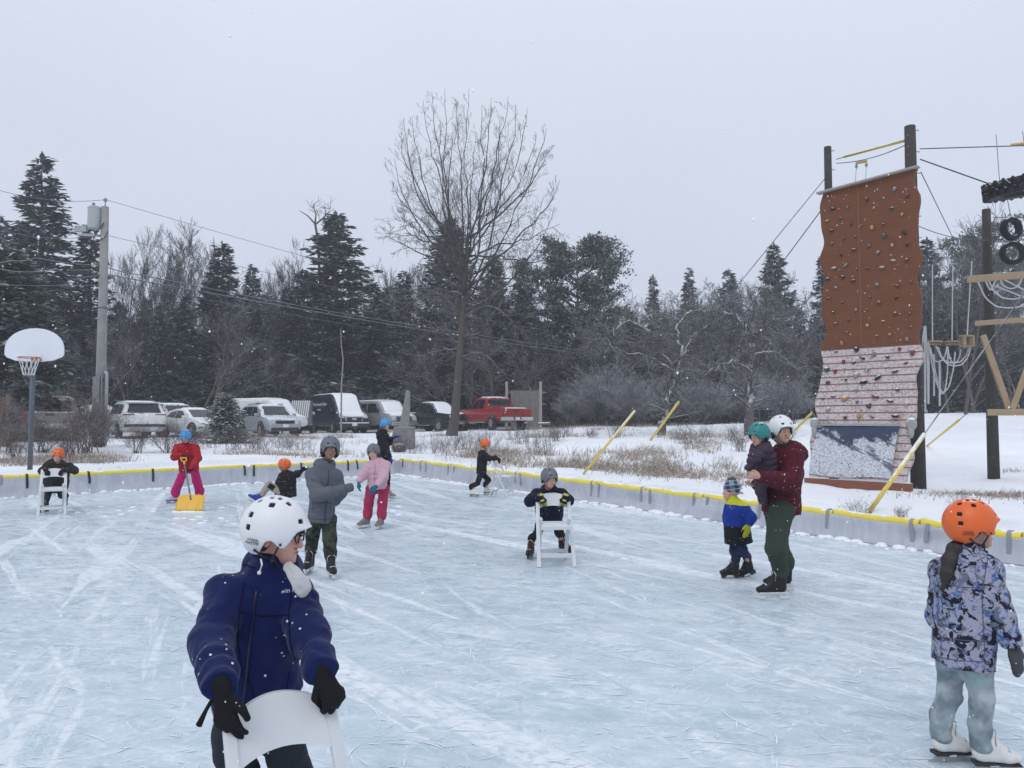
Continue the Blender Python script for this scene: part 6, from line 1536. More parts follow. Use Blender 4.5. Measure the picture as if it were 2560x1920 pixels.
BOOTS = {s: boot_parts(s) for s in ('hockey','figure')}
BLADE = simple('skate_steel', (.45,.46,.48), .25, .05, metal=.8)
def leather(name, col, rough=.5): return simple(name, col, rough, .12, 14, bump=.15, bscale=50, Specular_IOR_Level=.25)
SK_BLACK = leather('black_boot', (.014,.014,.016)); SK_WHITE = leather('white_boot', (.66,.66,.64)); SK_BLUE = leather('blue_boot', (.02,.045,.26)); SK_GREY = leather('taupe_boot', (.20,.18,.165)); SK_RED = leather('dark_red_boot', (.022,.010,.011)); SK_LAV = leather('lavender_boot', (.50,.50,.62)); LACE = simple('white_lace', (.66,.66,.66), .9); LACE_D = simple('dark_lace', (.05,.05,.05), .9); HOLD_W = simple('white_holder', (.66,.68,.68), .4); HOLD_B = simple('black_holder', (.02,.02,.02), .4); SOLE_D = simple('dark_sole', (.03,.022,.02), .6)
def skin(name, c, r=.5):
    t = T(name); n = t.noise(18, 4); b = t.mix(n, tuple(x*.93 for x in c), tuple(x*1.06 for x in c)); return t.set(b, r, Subsurface_Weight=.12, Subsurface_Radius=(.01,.004,.002))
EYEM = None
def eye_mesh():
    m = MB(); m.ball((0,0,0), .0118, 14, 10); iris = simple('iris', (.02,.013,.01), .2, 0); m2 = m.mesh('eye', [simple('eye_white', (.55,.53,.52), .25, 0), iris], smooth=True)
    for p in m2.polygons:
        if p.center.y > .0104: p.material_index = 1
    return m2
EYE = eye_mesh()
def hairmat(name, c): 
    t = T(name); n = t.noise(40, 4, .6, t.co((1,1,.25))); b = t.mix(n, tuple(x*.6 for x in c), tuple(x*1.5 for x in c)); t.bump(n, .6, .006); return t.set(b, .55)
def rotv(v, axis, a): return np.array(Matrix.Rotation(a, 3, Vector(axis)) @ Vector(v))
# ------------------------------------------------------------------ the figure builder
def person(label, D, J, face, k, feet, res=.010, pitch=0.0, roll=0.0, hs=.9, skin_m=None, helmet=None, hat=None, hair=None, jacket=None, pants=None, gloves=None, skates=None, tors=None, extra=None, handrot=None, group=None):
    Pt = lambda v: P(v[0], v[1], D+(v[2] if len(v) > 2 else 0))
    W = {n: (Pt(v) if not isinstance(v, np.ndarray) else v) for n, v in J.items() if n != 'kb'}
    base = np.array([W['pelvis'][0], W['pelvis'][1], 0.0]) if not feet else None
    ft = {}
    for sd, f in (feet or {}).items():
        loc = G(f['p'][0], f['p'][1]) if 'loc' not in f else f['loc']; fs = f.get('s', skates['size']); yv = nz((*f['dir'], 0)); up = np.array([0,0,1.])
        if f.get('tilt'):                                  # toe-down/up and ankle lean
            side = nz(np.cross(yv, up)); yv = rotv(yv, side, f['tilt']); up = np.cross(side, yv)
        if f.get('lean'): up = rotv(up, yv, f['lean'])
        B = basis(yv, up); ft[sd] = (loc, B, fs); W['an_'+sd] = loc+fs*(B@np.array([0,-.056,.20])); W['bt_'+sd] = loc+fs*(B@np.array([0,-.06,.275]))
    if base is None:
        q = np.mean([f[0] for f in ft.values()], 0); base = np.array([q[0], q[1], 0.0])
    o = empty('person', base, 0, label, 'person', group)
    N_, Pv = W['neck'], W['pelvis']; up = nz(N_-Pv); side = W['sh_r']-W['sh_l']; ws = np.linalg.norm(side)/2; front = nz(np.cross(up, side)); 
    if tors is not None: front = nz(np.array([*tors, 0])-up*(np.array([*tors, 0])@up))
    sv = nz(np.cross(front, up))
    for sd in ft:
        if 'kn_'+sd not in W:
            fw = ft[sd][1]@np.array([0,1.,0]); W['kn_'+sd] = W['hi_'+sd]*.52+W['an_'+sd]*.48+fw*.018*k+fw*J.get('kb', 0)
    # ---- head frame
    F_ = nz((face[0], face[1], 0)); Rv = nz(np.cross(F_, (0,0,1))); F_ = rotv(F_, Rv, -pitch); U_ = np.cross(Rv, F_)
    if roll: Rv = rotv(Rv, F_, roll); U_ = rotv(U_, F_, roll)
    H = np.stack([Rv, F_, U_], 1); hc = W['head']; hp = lambda x, y, z: hc+hs*(H@np.array([x,y,z]))
    allp = np.array(list(W.values())+[hp(0,0,.14), hp(0,.14,-.12)])
    # ---- body: one continuous skin surface from crown to ankles
    g = SDF(allp.min(0)-.10, allp.max(0)+.10, res if res < .0075 else min(res, .009)); R3 = H
    g.ell(hp(0,-.006,.030), np.array([.074,.094,.090])*hs, H, 0); g.rc(hp(0,.030,-.020), hp(0,.055,-.082), .058*hs, .034*hs, .03*hs)
    g.rc(hp(-.038,.052,-.03), hp(-.024,.058,-.07), .030*hs, .026*hs, .02); g.rc(hp(.038,.052,-.03), hp(.024,.058,-.07), .030*hs, .026*hs, .02)
    g.rc(hp(-.04,.080,.026), hp(.04,.080,.026), .013*hs, None, .015)
    for s in (-1,1): g.ell(hp(s*.031,.094,.006), np.array([.014,.007,.009])*hs, H, .008, 's'); g.ell(hp(s*.076,-.006,-.012), np.array([.011,.020,.031])*hs, H, .005)
    g.rc(hp(0,.090,.010), hp(0,.108,-.030), .0085*hs, .0135*hs, .010); g.rc(hp(-.012,.098,-.034), hp(.012,.098,-.034), .008*hs, None, .006)
    g.rc(hp(-.018,.092,-.056), hp(.018,.092,-.056), .0065*hs, None, .005); g.rc(hp(-.015,.090,-.066), hp(.015,.090,-.066), .0075*hs, None, .005); g.rc(hp(0,.080,-.088), hp(0,.082,-.092), .017*hs, None, .012)
    nr = .052*hs*(.85+.15*k); g.rc(hp(0,-.012,-.05), N_, nr, nr*1.05, .025); b = .8
    chest = Pv+(N_-Pv)*.66; g.rc(N_-up*.03, chest, .07*k, .115*k, .03, front, .7); g.rc(chest, Pv, .115*k, .11*k, .04, front, .7); g.rc(W['sh_r'], W['sh_l'], .05*k, None, .04)
    for sd in 'rl':
        g.chain([W['sh_'+sd], W['el_'+sd], W['wr_'+sd]], [.042*k, .034*k, .024*k], .02)
        if 'an_'+sd in W: g.chain([W['hi_'+sd], W['kn_'+sd], W['an_'+sd]], [.065*k, .045*k, .032*k], .03)
        elif 'kn_'+sd in W: g.chain([W['hi_'+sd], W['kn_'+sd]]+([W['ft_'+sd]] if 'ft_'+sd in W else []), [.06*k, .045*k, .035*k][:2+('ft_'+sd in W)], .03)
    # bare hand joined to the body
    for sd, gv in (gloves or {}).items():
        if gv.get('bare'):
            w = W['wr_'+sd]; fd = nz(gv['dir']); dn = nz(np.array(gv['back'])-fd*(np.array(gv['back'])@fd)); x = np.cross(fd, dn)*(1 if sd == 'r' else -1); s = gv.get('s', .9*k)
            q = lambda a, b_, c: w+s*(x*a+fd*b_+dn*c)
            g.rc(w, q(0,.06,0), .024*k, .034*s, .02, dn, .6)
            for i in range(4):
                p0 = q((-.028,-.009,.011,.029)[i], .08, 0); p1 = q((-.029,-.009,.012,.032)[i], .118, -.012); p2 = q((-.028,-.009,.012,.031)[i], .135, -.036); g.chain([p0,p1,p2], [.0105*s,.0095*s,.0085*s], .004)
            g.chain([q(-.03,.03,0), q(-.052,.065,-.01), q(-.05,.09,-.02)], [.013*s,.012*s,.010*s], .006)
    sk = skin_m or SKIN_A
    bo = link('body', g.nets('body', sk, base, relax=1), o)
    for s in (-1,1): put(EYE, 'eye', bo, H, hp(s*.031,.0805,.005)-base, hs)
    m = MB()
    for s in (-1,1): m.tube([hp(s*.016,.0935,.026)-base, hp(s*.032,.0925,.031)-base, hp(s*.050,.081,.026)-base], [.002*hs,.0028*hs,.0015*hs], 6)
    m.build('eyebrow', hairmat('eyebrow_hair', (.05,.035,.028)), bo, smooth=True)
    m = MB(); m.tube([hp(-.022,.0935,-.0595)-base, hp(-.008,.0985,-.0605)-base, hp(.008,.0985,-.0605)-base, hp(.022,.0935,-.0595)-base], [.002*hs,.0042*hs,.0042*hs,.002*hs], 6); m.build('lips', simple('lip', (.26,.10,.09), .5), bo, smooth=True)
    # ---- hair
    if hair:
        h = SDF(hp(0,0,0)-.45*hs, hp(0,0,0)+.25, max(res*.7, .006)); st = hair['style']
        if st == 'curly':
            h.ell(hp(0,-.022,.012), np.array([.097,.104,.100])*hs, H, 0)
            for s in (-1,1): h.rc(hp(s*.078,.03,-.01), hp(s*.074,-.01,-.075), .032*hs, .034*hs, .02)
            h.rc(hp(-.05,.088,.035), hp(.05,.088,.035), .012, None, .01)
        else:
            h.ell(hp(0,-.020,.020), np.array([.079,.090,.094])*hs, H, 0); h.rc(hp(-.06,-.05,-.03), hp(.06,-.05,-.03), .03*hs, None, .03)
            if st == 'long':
                for s in (-1,1): h.chain([hp(s*.07,-.02,-.02), hp(s*.08,-.03,-.10), hp(s*.085,-.02,-.16)], [.022*hs,.024*hs,.014*hs], .02)
        if 'pony' in hair:
            pts = [Pt(v) for v in hair['pony']]; h.chain(pts, np.interp(np.linspace(0,1,len(pts)), [0,.12,.35,.7,1], [.016,.034,.040,.036,.010])*hair.get('ps',1), .02)
        h.wrinkle(hair.get('amp', .004), hair.get('freq', 45), 3, (1,1,.35 if st != 'curly' else 1))
        if st != 'curly':
            sl, p = h.reg(hp(0,.08,0)-.12, hp(0,.08,0)+.12)
            d = np.minimum((p-hp(0,.030,0))@F_.astype(np.float32), .055*hs-((p-hc)@U_.astype(np.float32))); h.op(sl, d, 0, 'i') if False else h.op(sl, -d, 0, 'i') if False else None
            if sl is not None: h.F[sl] = np.maximum(h.F[sl], np.minimum((p-hp(0,.028,0))@F_.astype(np.float32), hs*.06-(p-hc)@U_.astype(np.float32)))
        link('hair', h.nets('hair', hair['mat'], base), o)
    # ---- helmet or hat
    if helmet:
        he = put(HSHELL, 'helmet', o, H, hc-base, hs, [helmet]); put(HLINER, 'liner', he, np.eye(3), mats=[LINM]); put(HSTRAP, 'strap', he, np.eye(3)); put(HRIV, 'rivet', he, np.eye(3)); W['helmet_obj'] = he
    if hat:
        h = SDF(hc-.22, hc+.3, .006); h.ell(hp(0,-.006,.045), np.array([.088,.106,.100])*hs, H, 0); h.rc(hp(0,-.006,.03), hp(0,-.01,.005), .098*hs, .096*hs, .01, Rv, .9); h.plane(hp(0,0,-.012), -U_); h.wrinkle(.003, 30)
        hh = link('hat', h.nets('hat', hat, base), o); g3 = np.random.default_rng(3); ps = []
        for i in range(46):
            dv = nz(g3.normal(size=3)*(1,1,.5)+(0,0,.5)); st = hp(0,-.008,.142); ps.append((np.array([st, st+dv*.03, st+dv*.05+(0,0,-.012)])-base, np.array([.004,.005,.003])))
        for i in range(40):
            a = g3.random()*2.6+math.pi*.9; st = hp(.09*math.cos(a), .105*math.sin(a), -.012+.10*g3.random()*(i % 2)); dv = nz(st-hp(0,0,0.0)); ps.append((np.array([st, st+dv*.02, st+dv*.03-U_*.012])-base, np.array([.004,.004,.003])))
        V, Fq = tubes_np(ps, 5); link('tassel', npmesh('tassel', V, Fq, hat), hh)
    # ---- jacket
    if jacket:
        j = jacket; pad = j.get('pad', .03); rs = j.get('res', res)
        hem = Pt(j['hem']) if 'hem' in j else Pv-up*.06*k
        g = SDF(np.min([W[n] for n in ('sh_r','sh_l','el_r','el_l','wr_r','wr_l','neck','pelvis')]+[hem], 0)-.20, np.max([W[n] for n in ('sh_r','sh_l','el_r','el_l','wr_r','wr_l','neck')]+[hem], 0)+.20, rs)
        rt = ws*j.get('wid', 1.0)+pad*.6; fl = j.get('flat', .74); rh = rt*j.get('flare', 1.02); hx = nz(Pv-hem if np.linalg.norm(Pv-hem) > .02 else up)
        hup = nz(chest-hem); g.rc(hem-hup*.06, chest, rh, rt, .03, front, fl); g.rc(chest, N_-up*.055*k, rt, (.085*k+pad*.8), .05, front, fl)
        if j.get('belly'): g.ell(Pv+(chest-Pv)*.35+front*.03, np.array([rt*.95, rt*.75, .16*k]), np.stack([sv,front,up],1), .06)
        g.plane(hem, -hup)
        if j.get('puff'): g.quilt(j['puff'], j.get('qs', .075), up, base)
        g.rc(W['sh_r'], W['sh_l'], .052*k+pad*.7, None, .05); ar = j.get('arm', 1.0); A = j.get('arms') or [(.056*k+pad)*ar, (.048*k+pad)*ar, (.036*k+pad*.55)*ar]
        a = SDF(g.lo, g.lo+g.res*(g.n-5), rs); a.lo = g.lo; a.n = g.n; a.F = np.full(g.n, 10., np.float32)
        for sd in 'rl': a.chain([W['sh_'+sd], W['el_'+sd], W['wr_'+sd]], A, .03)
        if j.get('puff'):
            for sd in 'rl': a.quilt(j['puff']*.8, .06, W['wr_'+sd]-W['sh_'+sd], W['sh_'+sd])
        fa = j.get('fold', .009)
        for q_, sd in enumerate('rl'):
            a.folds(fa, 26, 5, W['sh_'+sd], W['el_'+sd], .09, q_*9); a.folds(fa*1.2, 30, 5, W['el_'+sd], W['wr_'+sd], .08, q_*9+4)
        g.folds(fa*.9, 9, 4, hem, N_, rt, 2)
        for sd in 'rl':                                   # sleeves end square at the cuff
            w_ = W['wr_'+sd]; dw = nz(w_-W['el_'+sd]); sl, p = a.reg(w_-.10, w_+.10)
            if sl is not None:
                q = (p-w_.astype(np.float32)); near = (q*q).sum(-1) < .0095; dd = (q@dw.astype(np.float32))-.018; a.F[sl] = np.where(near, np.maximum(a.F[sl], dd), a.F[sl])
        h_ = np.clip(.5+.5*(g.F-a.F)/.035, 0, 1); g.F = (g.F*(1-h_)+a.F*h_-.035*h_*(1-h_)).astype(np.float32)
        col = j.get('collar', 1.0)
        if col: g.rc(N_-up*.03*k, N_+up*.035*k*col+front*.008, .062*k+pad*.6, .058*k+pad*.45, .03)
        if j.get('hood'):
            hk = j['hood']; g.ell(N_-front*(.075*k+.02)-up*.012, np.array([.115,.062,.075])*k*hk, np.stack([sv,front,up],1), .03); g.rc(N_-front*.05*k+sv*.075*k+up*.01, N_-front*.05*k-sv*.075*k+up*.01, .045*k*hk, None, .03)
            for s in (-1,1): g.rc(N_-front*.05*k+s*sv*.08*k+up*.015, N_+front*.05*k+s*sv*.05*k-up*.01, .034*k*hk, .026*k*hk, .025)
        g.wrinkle(j.get('wr', .007), j.get('wf', 11), sum(map(ord, label)) % 50, (1,1,1.5))
        g.wrinkle(j.get('wr', .007)*.45, 32, 4+sum(map(ord, label)) % 50)
        jo = link(j.get('name', 'jacket'), g.nets('jacket', j['mat'], base), o); W['jacket_obj'] = jo
        if j.get('zip'):
            m = MB(); 
            n = 16; pts = []
            for i in range(n):
                c_ = hem+(N_-hem)*(.03+.9*i/(n-1)); lo, hi = 0.0, .35
                for d_ in np.arange(.02, .34, .003):
                    ix = np.round((c_+front*d_-g.lo)/rs).astype(int)
                    if (ix < 0).any() or (ix >= g.n).any() or g.F[tuple(ix)] > 0: break
                pts.append(c_+front*(d_+.0035)+sv*j.get('zoff', 0)-base)
            m.tube(pts, .0042, 6); m.build('zip', j['zip'], jo, smooth=True)
        W['front'], W['up'], W['sv'] = front, up, sv
    # ---- trousers
    if pants:
        p_ = pants; rs = p_.get('res', res); ks = [n for n in W if n[:2] in ('hi','kn','an','bt','ft')]
        g = SDF(np.min([W[n] for n in ks]+[Pv], 0)-.16, np.max([W[n] for n in ks]+[Pv], 0)+.16, rs); th, kn, an = [x*k for x in p_.get('r', (.088,.068,.062))]
        g.rc(W['hi_r'], W['hi_l'], th*1.02, None, .04); g.rc(Pv, Pv+up*.06*k, th*1.15, th*1.1, .04, front, .8)
        for sd in 'rl':
            if 'an_'+sd in W: g.chain([W['hi_'+sd], W['kn_'+sd], W['bt_'+sd]], [th, kn, an], .02)
            elif 'ft_'+sd in W: g.chain([W['hi_'+sd], W['kn_'+sd], W['ft_'+sd]], [th, kn, an], .02)
        for sd in 'rl':
            if 'an_'+sd in W and p_.get('cuff', 1):
                g.rc(W['bt_'+sd], W['bt_'+sd]+(W['an_'+sd]-W['bt_'+sd])*p_.get('cuff', .35), an, an*.97, .02)
        for q_, sd in enumerate('rl'):
            e_ = W.get('bt_'+sd, W.get('ft_'+sd)); g.folds(p_.get('fold', .008), 16, 5, W['hi_'+sd], W['kn_'+sd], th, q_*5); g.folds(p_.get('fold', .008)*1.3, 24, 5, W['kn_'+sd], e_, kn, q_*5+3) if e_ is not None else 0
        g.wrinkle(p_.get('wr', .005), p_.get('wf', 14), 3, (1,1,1.8)); g.wrinkle(.002, 36, 8)
        link('trousers', g.nets('trousers', p_['mat'], base), o)
    # ---- gloves
    for sd, gv in (gloves or {}).items():
        if gv.get('bare'): continue
        fd = nz(gv['dir']); B = basis(fd, np.array(gv['back'], float)); w = W['wr_'+sd]
        go = put(HANDS[gv.get('kind', 'grip')], 'mitten' if gv.get('kind') == 'mitten' else 'glove', o, B, w+fd*gv.get('off', .01)-base, gv.get('s', .95*k), [gv['mat']], mirror=(sd == 'l'))
        if gv.get('band') is not None:
            m = MB(); m.lathe([(.038,-.040),(.041,-.036),(.041,-.018),(.036,-.012)], axis='y', n=16, caps=False); put(m.mesh('cuff', gv['band'], smooth=True), 'cuff', go, np.eye(3))
        if gv.get('knuckle') is not None:
            m = MB(); m.box((0,.05,.024), (.05,.022,.008)); [m.box((-.03+.0205*i,.103,.004), (.013,.03,.014), np.array(Matrix.Rotation(-.7,3,'X'))) for i in range(4)]; put(m.mesh('patch', gv['knuckle'], bevel=.003), 'patch', go, np.eye(3))
    # ---- skates
    for sd, (loc, B, fs) in ft.items():
        bt, hd_, bl, lc, ln = BOOTS[skates.get('style', 'hockey')]; so_ = put(bt, 'skate', o, B, loc-base, fs, [skates['boot']])
        put(hd_, 'holder', so_, np.eye(3), mats=[skates['holder']]); put(bl, 'blade', so_, np.eye(3), mats=[skates.get('blade', BLADE)]); put(lc, 'lace', so_, np.eye(3), mats=[skates.get('lace', LACE)])
        if skates.get('lining'): put(ln, 'lining', so_, np.eye(3), mats=[skates['lining']])
    W['root'], W['hp'], W['H'], W['base'], W['body'], W['hs'] = o, hp, H, base, bo, hs
    return W
# ------------------------------------------------------------------ people: the thirteen skaters
SKIN_A = skin('skin_fair', (.60,.36,.28)); SKIN_B = skin('skin_rosy', (.58,.31,.24)); SKIN_C = skin('skin_brown', (.28,.15,.10)); SKIN_D = skin('skin_tan', (.46,.27,.20))
H_WHITE = simple('helmet_white', (.72,.73,.75), .42, .02, 4); H_ORANGE = simple('helmet_orange', (.72,.125,.018), .42, .05, 8, snow=.10); H_GREY = simple('helmet_grey', (.125,.14,.165), .5, .06, 8, snow=.10); H_BLUE = simple('helmet_blue', (.05,.27,.58), .42, .05, 8, snow=.08); H_TEAL = simple('helmet_teal', (.012,.20,.19), .42, .05, 8, snow=.10)
HAIR_D = hairmat('dark_hair', (.018,.013,.011)); HAIR_B = hairmat('brown_hair', (.055,.035,.024)); HAIR_R = hairmat('auburn_hair', (.12,.05,.025))
BLACK = cloth('black_fabric', (.012,.012,.015), .85, .2, .9); BLACK_G = cloth('black_glove', (.010,.010,.012), .8, .2, .7, fscale=55); CHARC = cloth('charcoal_snow_trousers', (.020,.026,.036), .75, .2, .7)
BLUE = cloth('blue_parka', (.003,.009,.068), .75, .15, .85, sheen=.1, fscale=30); NAVYC = cloth('navy_coat', (.007,.010,.026), .8, .2, 1.0); MAROON = cloth('maroon_parka', (.075,.010,.018), .8, .15, .9, fscale=32); GREEN = cloth('green_trousers', (.040,.055,.042), .85, .15, .55); GREYC = cloth('grey_coat', (.105,.115,.138), .85, .1, .6); PINK = cloth('pink_puffer', (.56,.35,.42), .7, .06, .5); ROSE = cloth('rose_trousers', (.36,.028,.085), .75, .12, .5); RED = cloth('red_jacket', (.34,.010,.022), .8, .12, .6); MAG = cloth('magenta_trousers', (.52,.012,.145), .75, .1, .5); PLUM = cloth('plum_puffer', (.050,.034,.054), .6, .12, .5); BEIGE = cloth('beige_trousers', (.33,.30,.25), .85, .08, .3); TEALG = cloth('teal_glove', (.012,.13,.20), .8, .15, .4); ROYAL = cloth('royal_glove', (.010,.025,.30), .8, .15, .4); LIME = cloth('lime_mitten', (.36,.37,.02), .8, .12, .3); NAVYP = cloth('navy_trousers', (.022,.030,.075), .85, .25, .4)
def p_floral(t, base):
    v = t.noise(14, 5, .65, None, 1.2); w_ = t.noise(12, 5, .7, t.co(loc=(5,2,1)), 1.6); u = t.noise(15, 5, .65, t.co(loc=(1,8,3)), 1.2)
    c = t.mix(t.rng(w_, .53, .57), (.32,.32,.41), (.06,.125,.30)); c = t.mix(t.rng(u, .54, .59), c, (.12,.135,.19)); return t.mix(t.rng(v, .53, .555), c, (.012,.014,.028))
FLORAL = cloth('patterned_jacket', (.3,.3,.4), .7, .1, .5, pattern=p_floral)
def p_dye(t, base):
    c = t.mix(t.rng(t.noise(9, 3, .5), .38, .62), (.17,.215,.245), (.40,.44,.46)); return t.mix(t.rng(t.noise(9.5, 2, .5, t.co(loc=(4,7,2))), .56, .68), c, (.25,.37,.37))
DYE = cloth('tie_dye_trousers', (.3,.35,.4), .85, .1, .2, pattern=p_dye)
def p_camo(t, base):
    c = t.mix(t.rng(t.noise(13, 3, .55), .50, .54), (.030,.036,.028), (.052,.060,.046)); return t.mix(t.rng(t.noise(17, 3, .5, t.co(loc=(3,1,7))), .58, .61), c, (.012,.014,.013))
CAMO = cloth('camouflage_trousers', (.05,.06,.04), .85, .1, .3, pattern=p_camo)
def p_coat(t, base):
    z = t.sep(t.co())[2]; zz = t.math('ADD', z, t.math('MULTIPLY', t.noise(6, 2), .03)); c = t.mix(t.math('GREATER_THAN', zz, .592), (.010,.010,.014), (.010,.035,.25)); return t.mix(t.math('GREATER_THAN', zz, .822), c, (.50,.52,.02))
COAT3 = cloth('colour_block_coat', (.1,.1,.1), .75, .1, .6, pattern=p_coat)
def p_plaid(t, base):
    s = t.sep(t.co((1,1,1), (.1,.1,.2))); f = lambda v, k, a, b: t.math('MULTIPLY', t.math('GREATER_THAN', t.math('FRACT', t.math('MULTIPLY', v, k)), a), 1.0)
    a = f(s[0], 11, .55, 0); b = f(s[2], 11, .5, 0); c = t.mix(a, (.22,.28,.33), (.035,.06,.14)); c = t.mix(t.math('MULTIPLY', b, .55), c, (.02,.03,.07)); th = t.math('GREATER_THAN', t.math('FRACT', t.math('MULTIPLY', s[2], 22)), .88); return t.mix(th, c, (.42,.47,.50))
PLAID = cloth('plaid_fleece', (.2,.2,.3), .95, .1, .1, pattern=p_plaid, sheen=.4)
FLEECE = cloth('white_fleece', (.46,.46,.47), .95, .1, 0, sheen=.5); ZIPB = simple('dark_zip', (.006,.008,.03), .4)
def cp(key, x, z, d=(0,0,0)): return chair_pt(key, x, z)+np.array(d)
def text_mesh(txt, size, mat, ext=.0008):
    cu = bpy.data.curves.new('lettering', 'FONT'); cu.body = txt; cu.size = size; cu.extrude = ext; cu.align_x = 'CENTER'; ob = bpy.data.objects.new('lettering', cu); COL.objects.link(ob)
    dg = bpy.context.evaluated_depsgraph_get(); me = bpy.data.meshes.new_from_object(ob.evaluated_get(dg)); bpy.data.objects.remove(ob); me.materials.append(mat); return me
INK = simple('black_print', (.015,.015,.018), .5, 0); INKW = simple('pale_embroidery', (.55,.56,.60), .7, 0)
def helmet_text(W, side, mat):
    """small printed word low on the rear side of the shell"""
    for s in side:
        n = nz((s*1.0, -.22, .06)); x = nz(np.cross((0,0,1), n)); y = np.cross(n, x)
        for txt, sz, dz in (('MASTER', .0165, -.018), ('OUTDOOR', .0095, -.003)):
            me = text_mesh(txt, sz, mat); c = np.array([s*.1085, -.052, dz-.012]); put(me, 'lettering', W['helmet_obj'], np.stack([x, y, n], 1), c)
def seam(W, lines, mat, r=.0024, name='seam'):
    """stitched seams laid on the surface of the jacket along photo lines"""
    jo, b = W['jacket_obj'], W['base']; m = MB(); o_ = Vector(np.array([0,0,CH])-b)
    for pts in lines:
        q = np.array(pts, float); u = np.linspace(0, len(q)-1, 10*len(q)); run = []
        for x, y in zip(np.interp(u, range(len(q)), q[:,0]), np.interp(u, range(len(q)), q[:,1])):
            ok, loc, nr, _ = jo.ray_cast(o_, Vector(nz(ray(x, y))))
            if ok and (not run or np.linalg.norm(np.array(loc)-run[-1]) < .06): run.append(np.array(loc)+np.array(nr)*r*.2)
            else:
                if len(run) > 2: m.tube(run, r, 5)
                run = [np.array(loc)] if ok else []
        if len(run) > 2: m.tube(run, r, 5)
    if m.v: m.build(name, mat, jo, smooth=True)
# 1 the boy in front
hr, hl = cp('fore', .185, .785), cp('fore', -.185, .785)
fx = nz((*(cp('fore',0,.3)-cp('fore',0,.8))[:2], 0))
W1 = person('boy in a navy blue parka, white helmet and glasses, gripping the nearest chair', 2.86,
 dict(head=(688,1336), neck=(672,1428,.02), pelvis=(640,1800,.10), sh_r=(572,1490,-.02), sh_l=(738,1502,.04), el_r=(526,1612,-.20), el_l=(776,1592,-.10), wr_r=(549,1712,-.45), wr_l=(803,1672,-.27), hi_r=(592,1830,.10), hi_l=(705,1830,.12), kn_r=P(585,1900,2.95)*np.array([1,1,0])+np.array([0,0,.46]), kn_l=P(715,1900,2.98)*np.array([1,1,0])+np.array([0,0,.46])),
 (1,-.04), .80, dict(r=dict(p=0, loc=np.array([-.98,2.98,0.]), dir=(-.1,-1)), l=dict(p=0, loc=np.array([-.78,3.02,0.]), dir=(.1,-1))), res=.0062, pitch=.12, hs=.90, skin_m=SKIN_B, helmet=H_WHITE, hair=dict(style='short', mat=HAIR_B), tors=(.12,-1),
 jacket=dict(mat=BLUE, hem=(632,1800,.05), pad=.042, hood=1.25, collar=1.5, wid=1.0, flat=.80, arms=[.080,.068,.054], wr=.013, wf=11, zip=ZIPB, zoff=.02, belly=1),
 pants=dict(mat=CHARC, r=(.105,.09,.075)), gloves=dict(r=dict(kind='relax', dir=(.22,.0,-1), back=(-.25,-1,.1), mat=BLACK_G, s=.98, off=.03), l=dict(dir=(.42,-.1,-.85), back=(.50,-.80,.45), mat=BLACK_G, s=.98, off=.02)), skates=dict(boot=SK_BLACK, holder=HOLD_B, size=.85))
helmet_text(W1, (1,), INK)
hp, b1, H1 = W1['hp'], W1['base'], W1['H']
m = MB()                                                       # glasses
for s in (-1,1):
    m.tube([hp(s*.032+.026*math.cos(a), .107-.006*abs(math.cos(a)), .004+.020*math.sin(a))-b1 for a in np.linspace(0,2*math.pi,17)], .0030, 6, cap=False); m.tube([hp(s*.058,.102,.010)-b1, hp(s*.078,.06,.008)-b1, hp(s*.080,.0,.002)-b1], .0042, 6)
m.tube([hp(-.008,.110,.008)-b1, hp(.008,.110,.008)-b1], .0028, 6); gl = m.build('glasses', simple('black_frame', (.008,.008,.009), .25, 0), W1['root'], smooth=True)
n1, u1, f1, s1 = W1['neck'], W1['up'], W1['front'], W1['sv']
fl_ = [(714,1410,2.80),(736,1413,2.775),(757,1434,2.745),(777,1466,2.735),(770,1482,2.73),(754,1493,2.73),(739,1480,2.725),(728,1458,2.735),(717,1436,2.765)]      # turned-out fleece collar flap
q = np.array([P(*v) for v in fl_])-b1; cq = q.mean(0)+np.array([.002,-.016,0]); nq = nz(np.array([.25,-1,.15])); mid = q*.5+cq*.5+nq*.006; K = len(q)
vs = [*q, *mid, cq+nq*.008, *(q-nq*.014), cq-nq*.012]; fs = [(i,(i+1)%K,K+(i+1)%K,K+i) for i in range(K)]+[(K+i,K+(i+1)%K,2*K) for i in range(K)]+[(2*K+1+i,2*K+1+(i+1)%K,(i+1)%K,i) for i in range(K)]+[(2*K+1+(i+1)%K,2*K+1+i,3*K+1) for i in range(K)]
fo = MB().add(vs, fs).build('fleece_collar', FLEECE, W1['root'], smooth=True)
bm = bmesh.new(); bm.from_mesh(fo.data); bmesh.ops.subdivide_edges(bm, edges=bm.edges, cuts=3, use_grid_fill=True, smooth=.6)
for v in bm.verts: v.co += Vector(nq*float(vnoise(np.array([np.array(v.co)*70]))[0])*.003)
for f in bm.faces: f.smooth = True
bm.to_mesh(fo.data); bm.free()
me = text_mesh('dwin Kleban', .023, INKW); c = P(733,1484,2.86)
fz = W1['front']; 
for d_ in (0,):
    jo = W1['jacket_obj']; 
    ok, loc, nrm, _ = jo.ray_cast(Vector(P(735,1480,1.5)-b1), Vector(nz(P(735,1480,3)-P(735,1480,1.5)))); 
    if ok:
        n = np.array(nrm); x = nz(np.cross((0,0,1), n)); x = x if x[0] > 0 else -x; x = nz(x+np.array([0,0,.10])); put(me, 'lettering', jo, np.stack([x, np.cross(n, x), n], 1), np.array(loc)+n*.003)
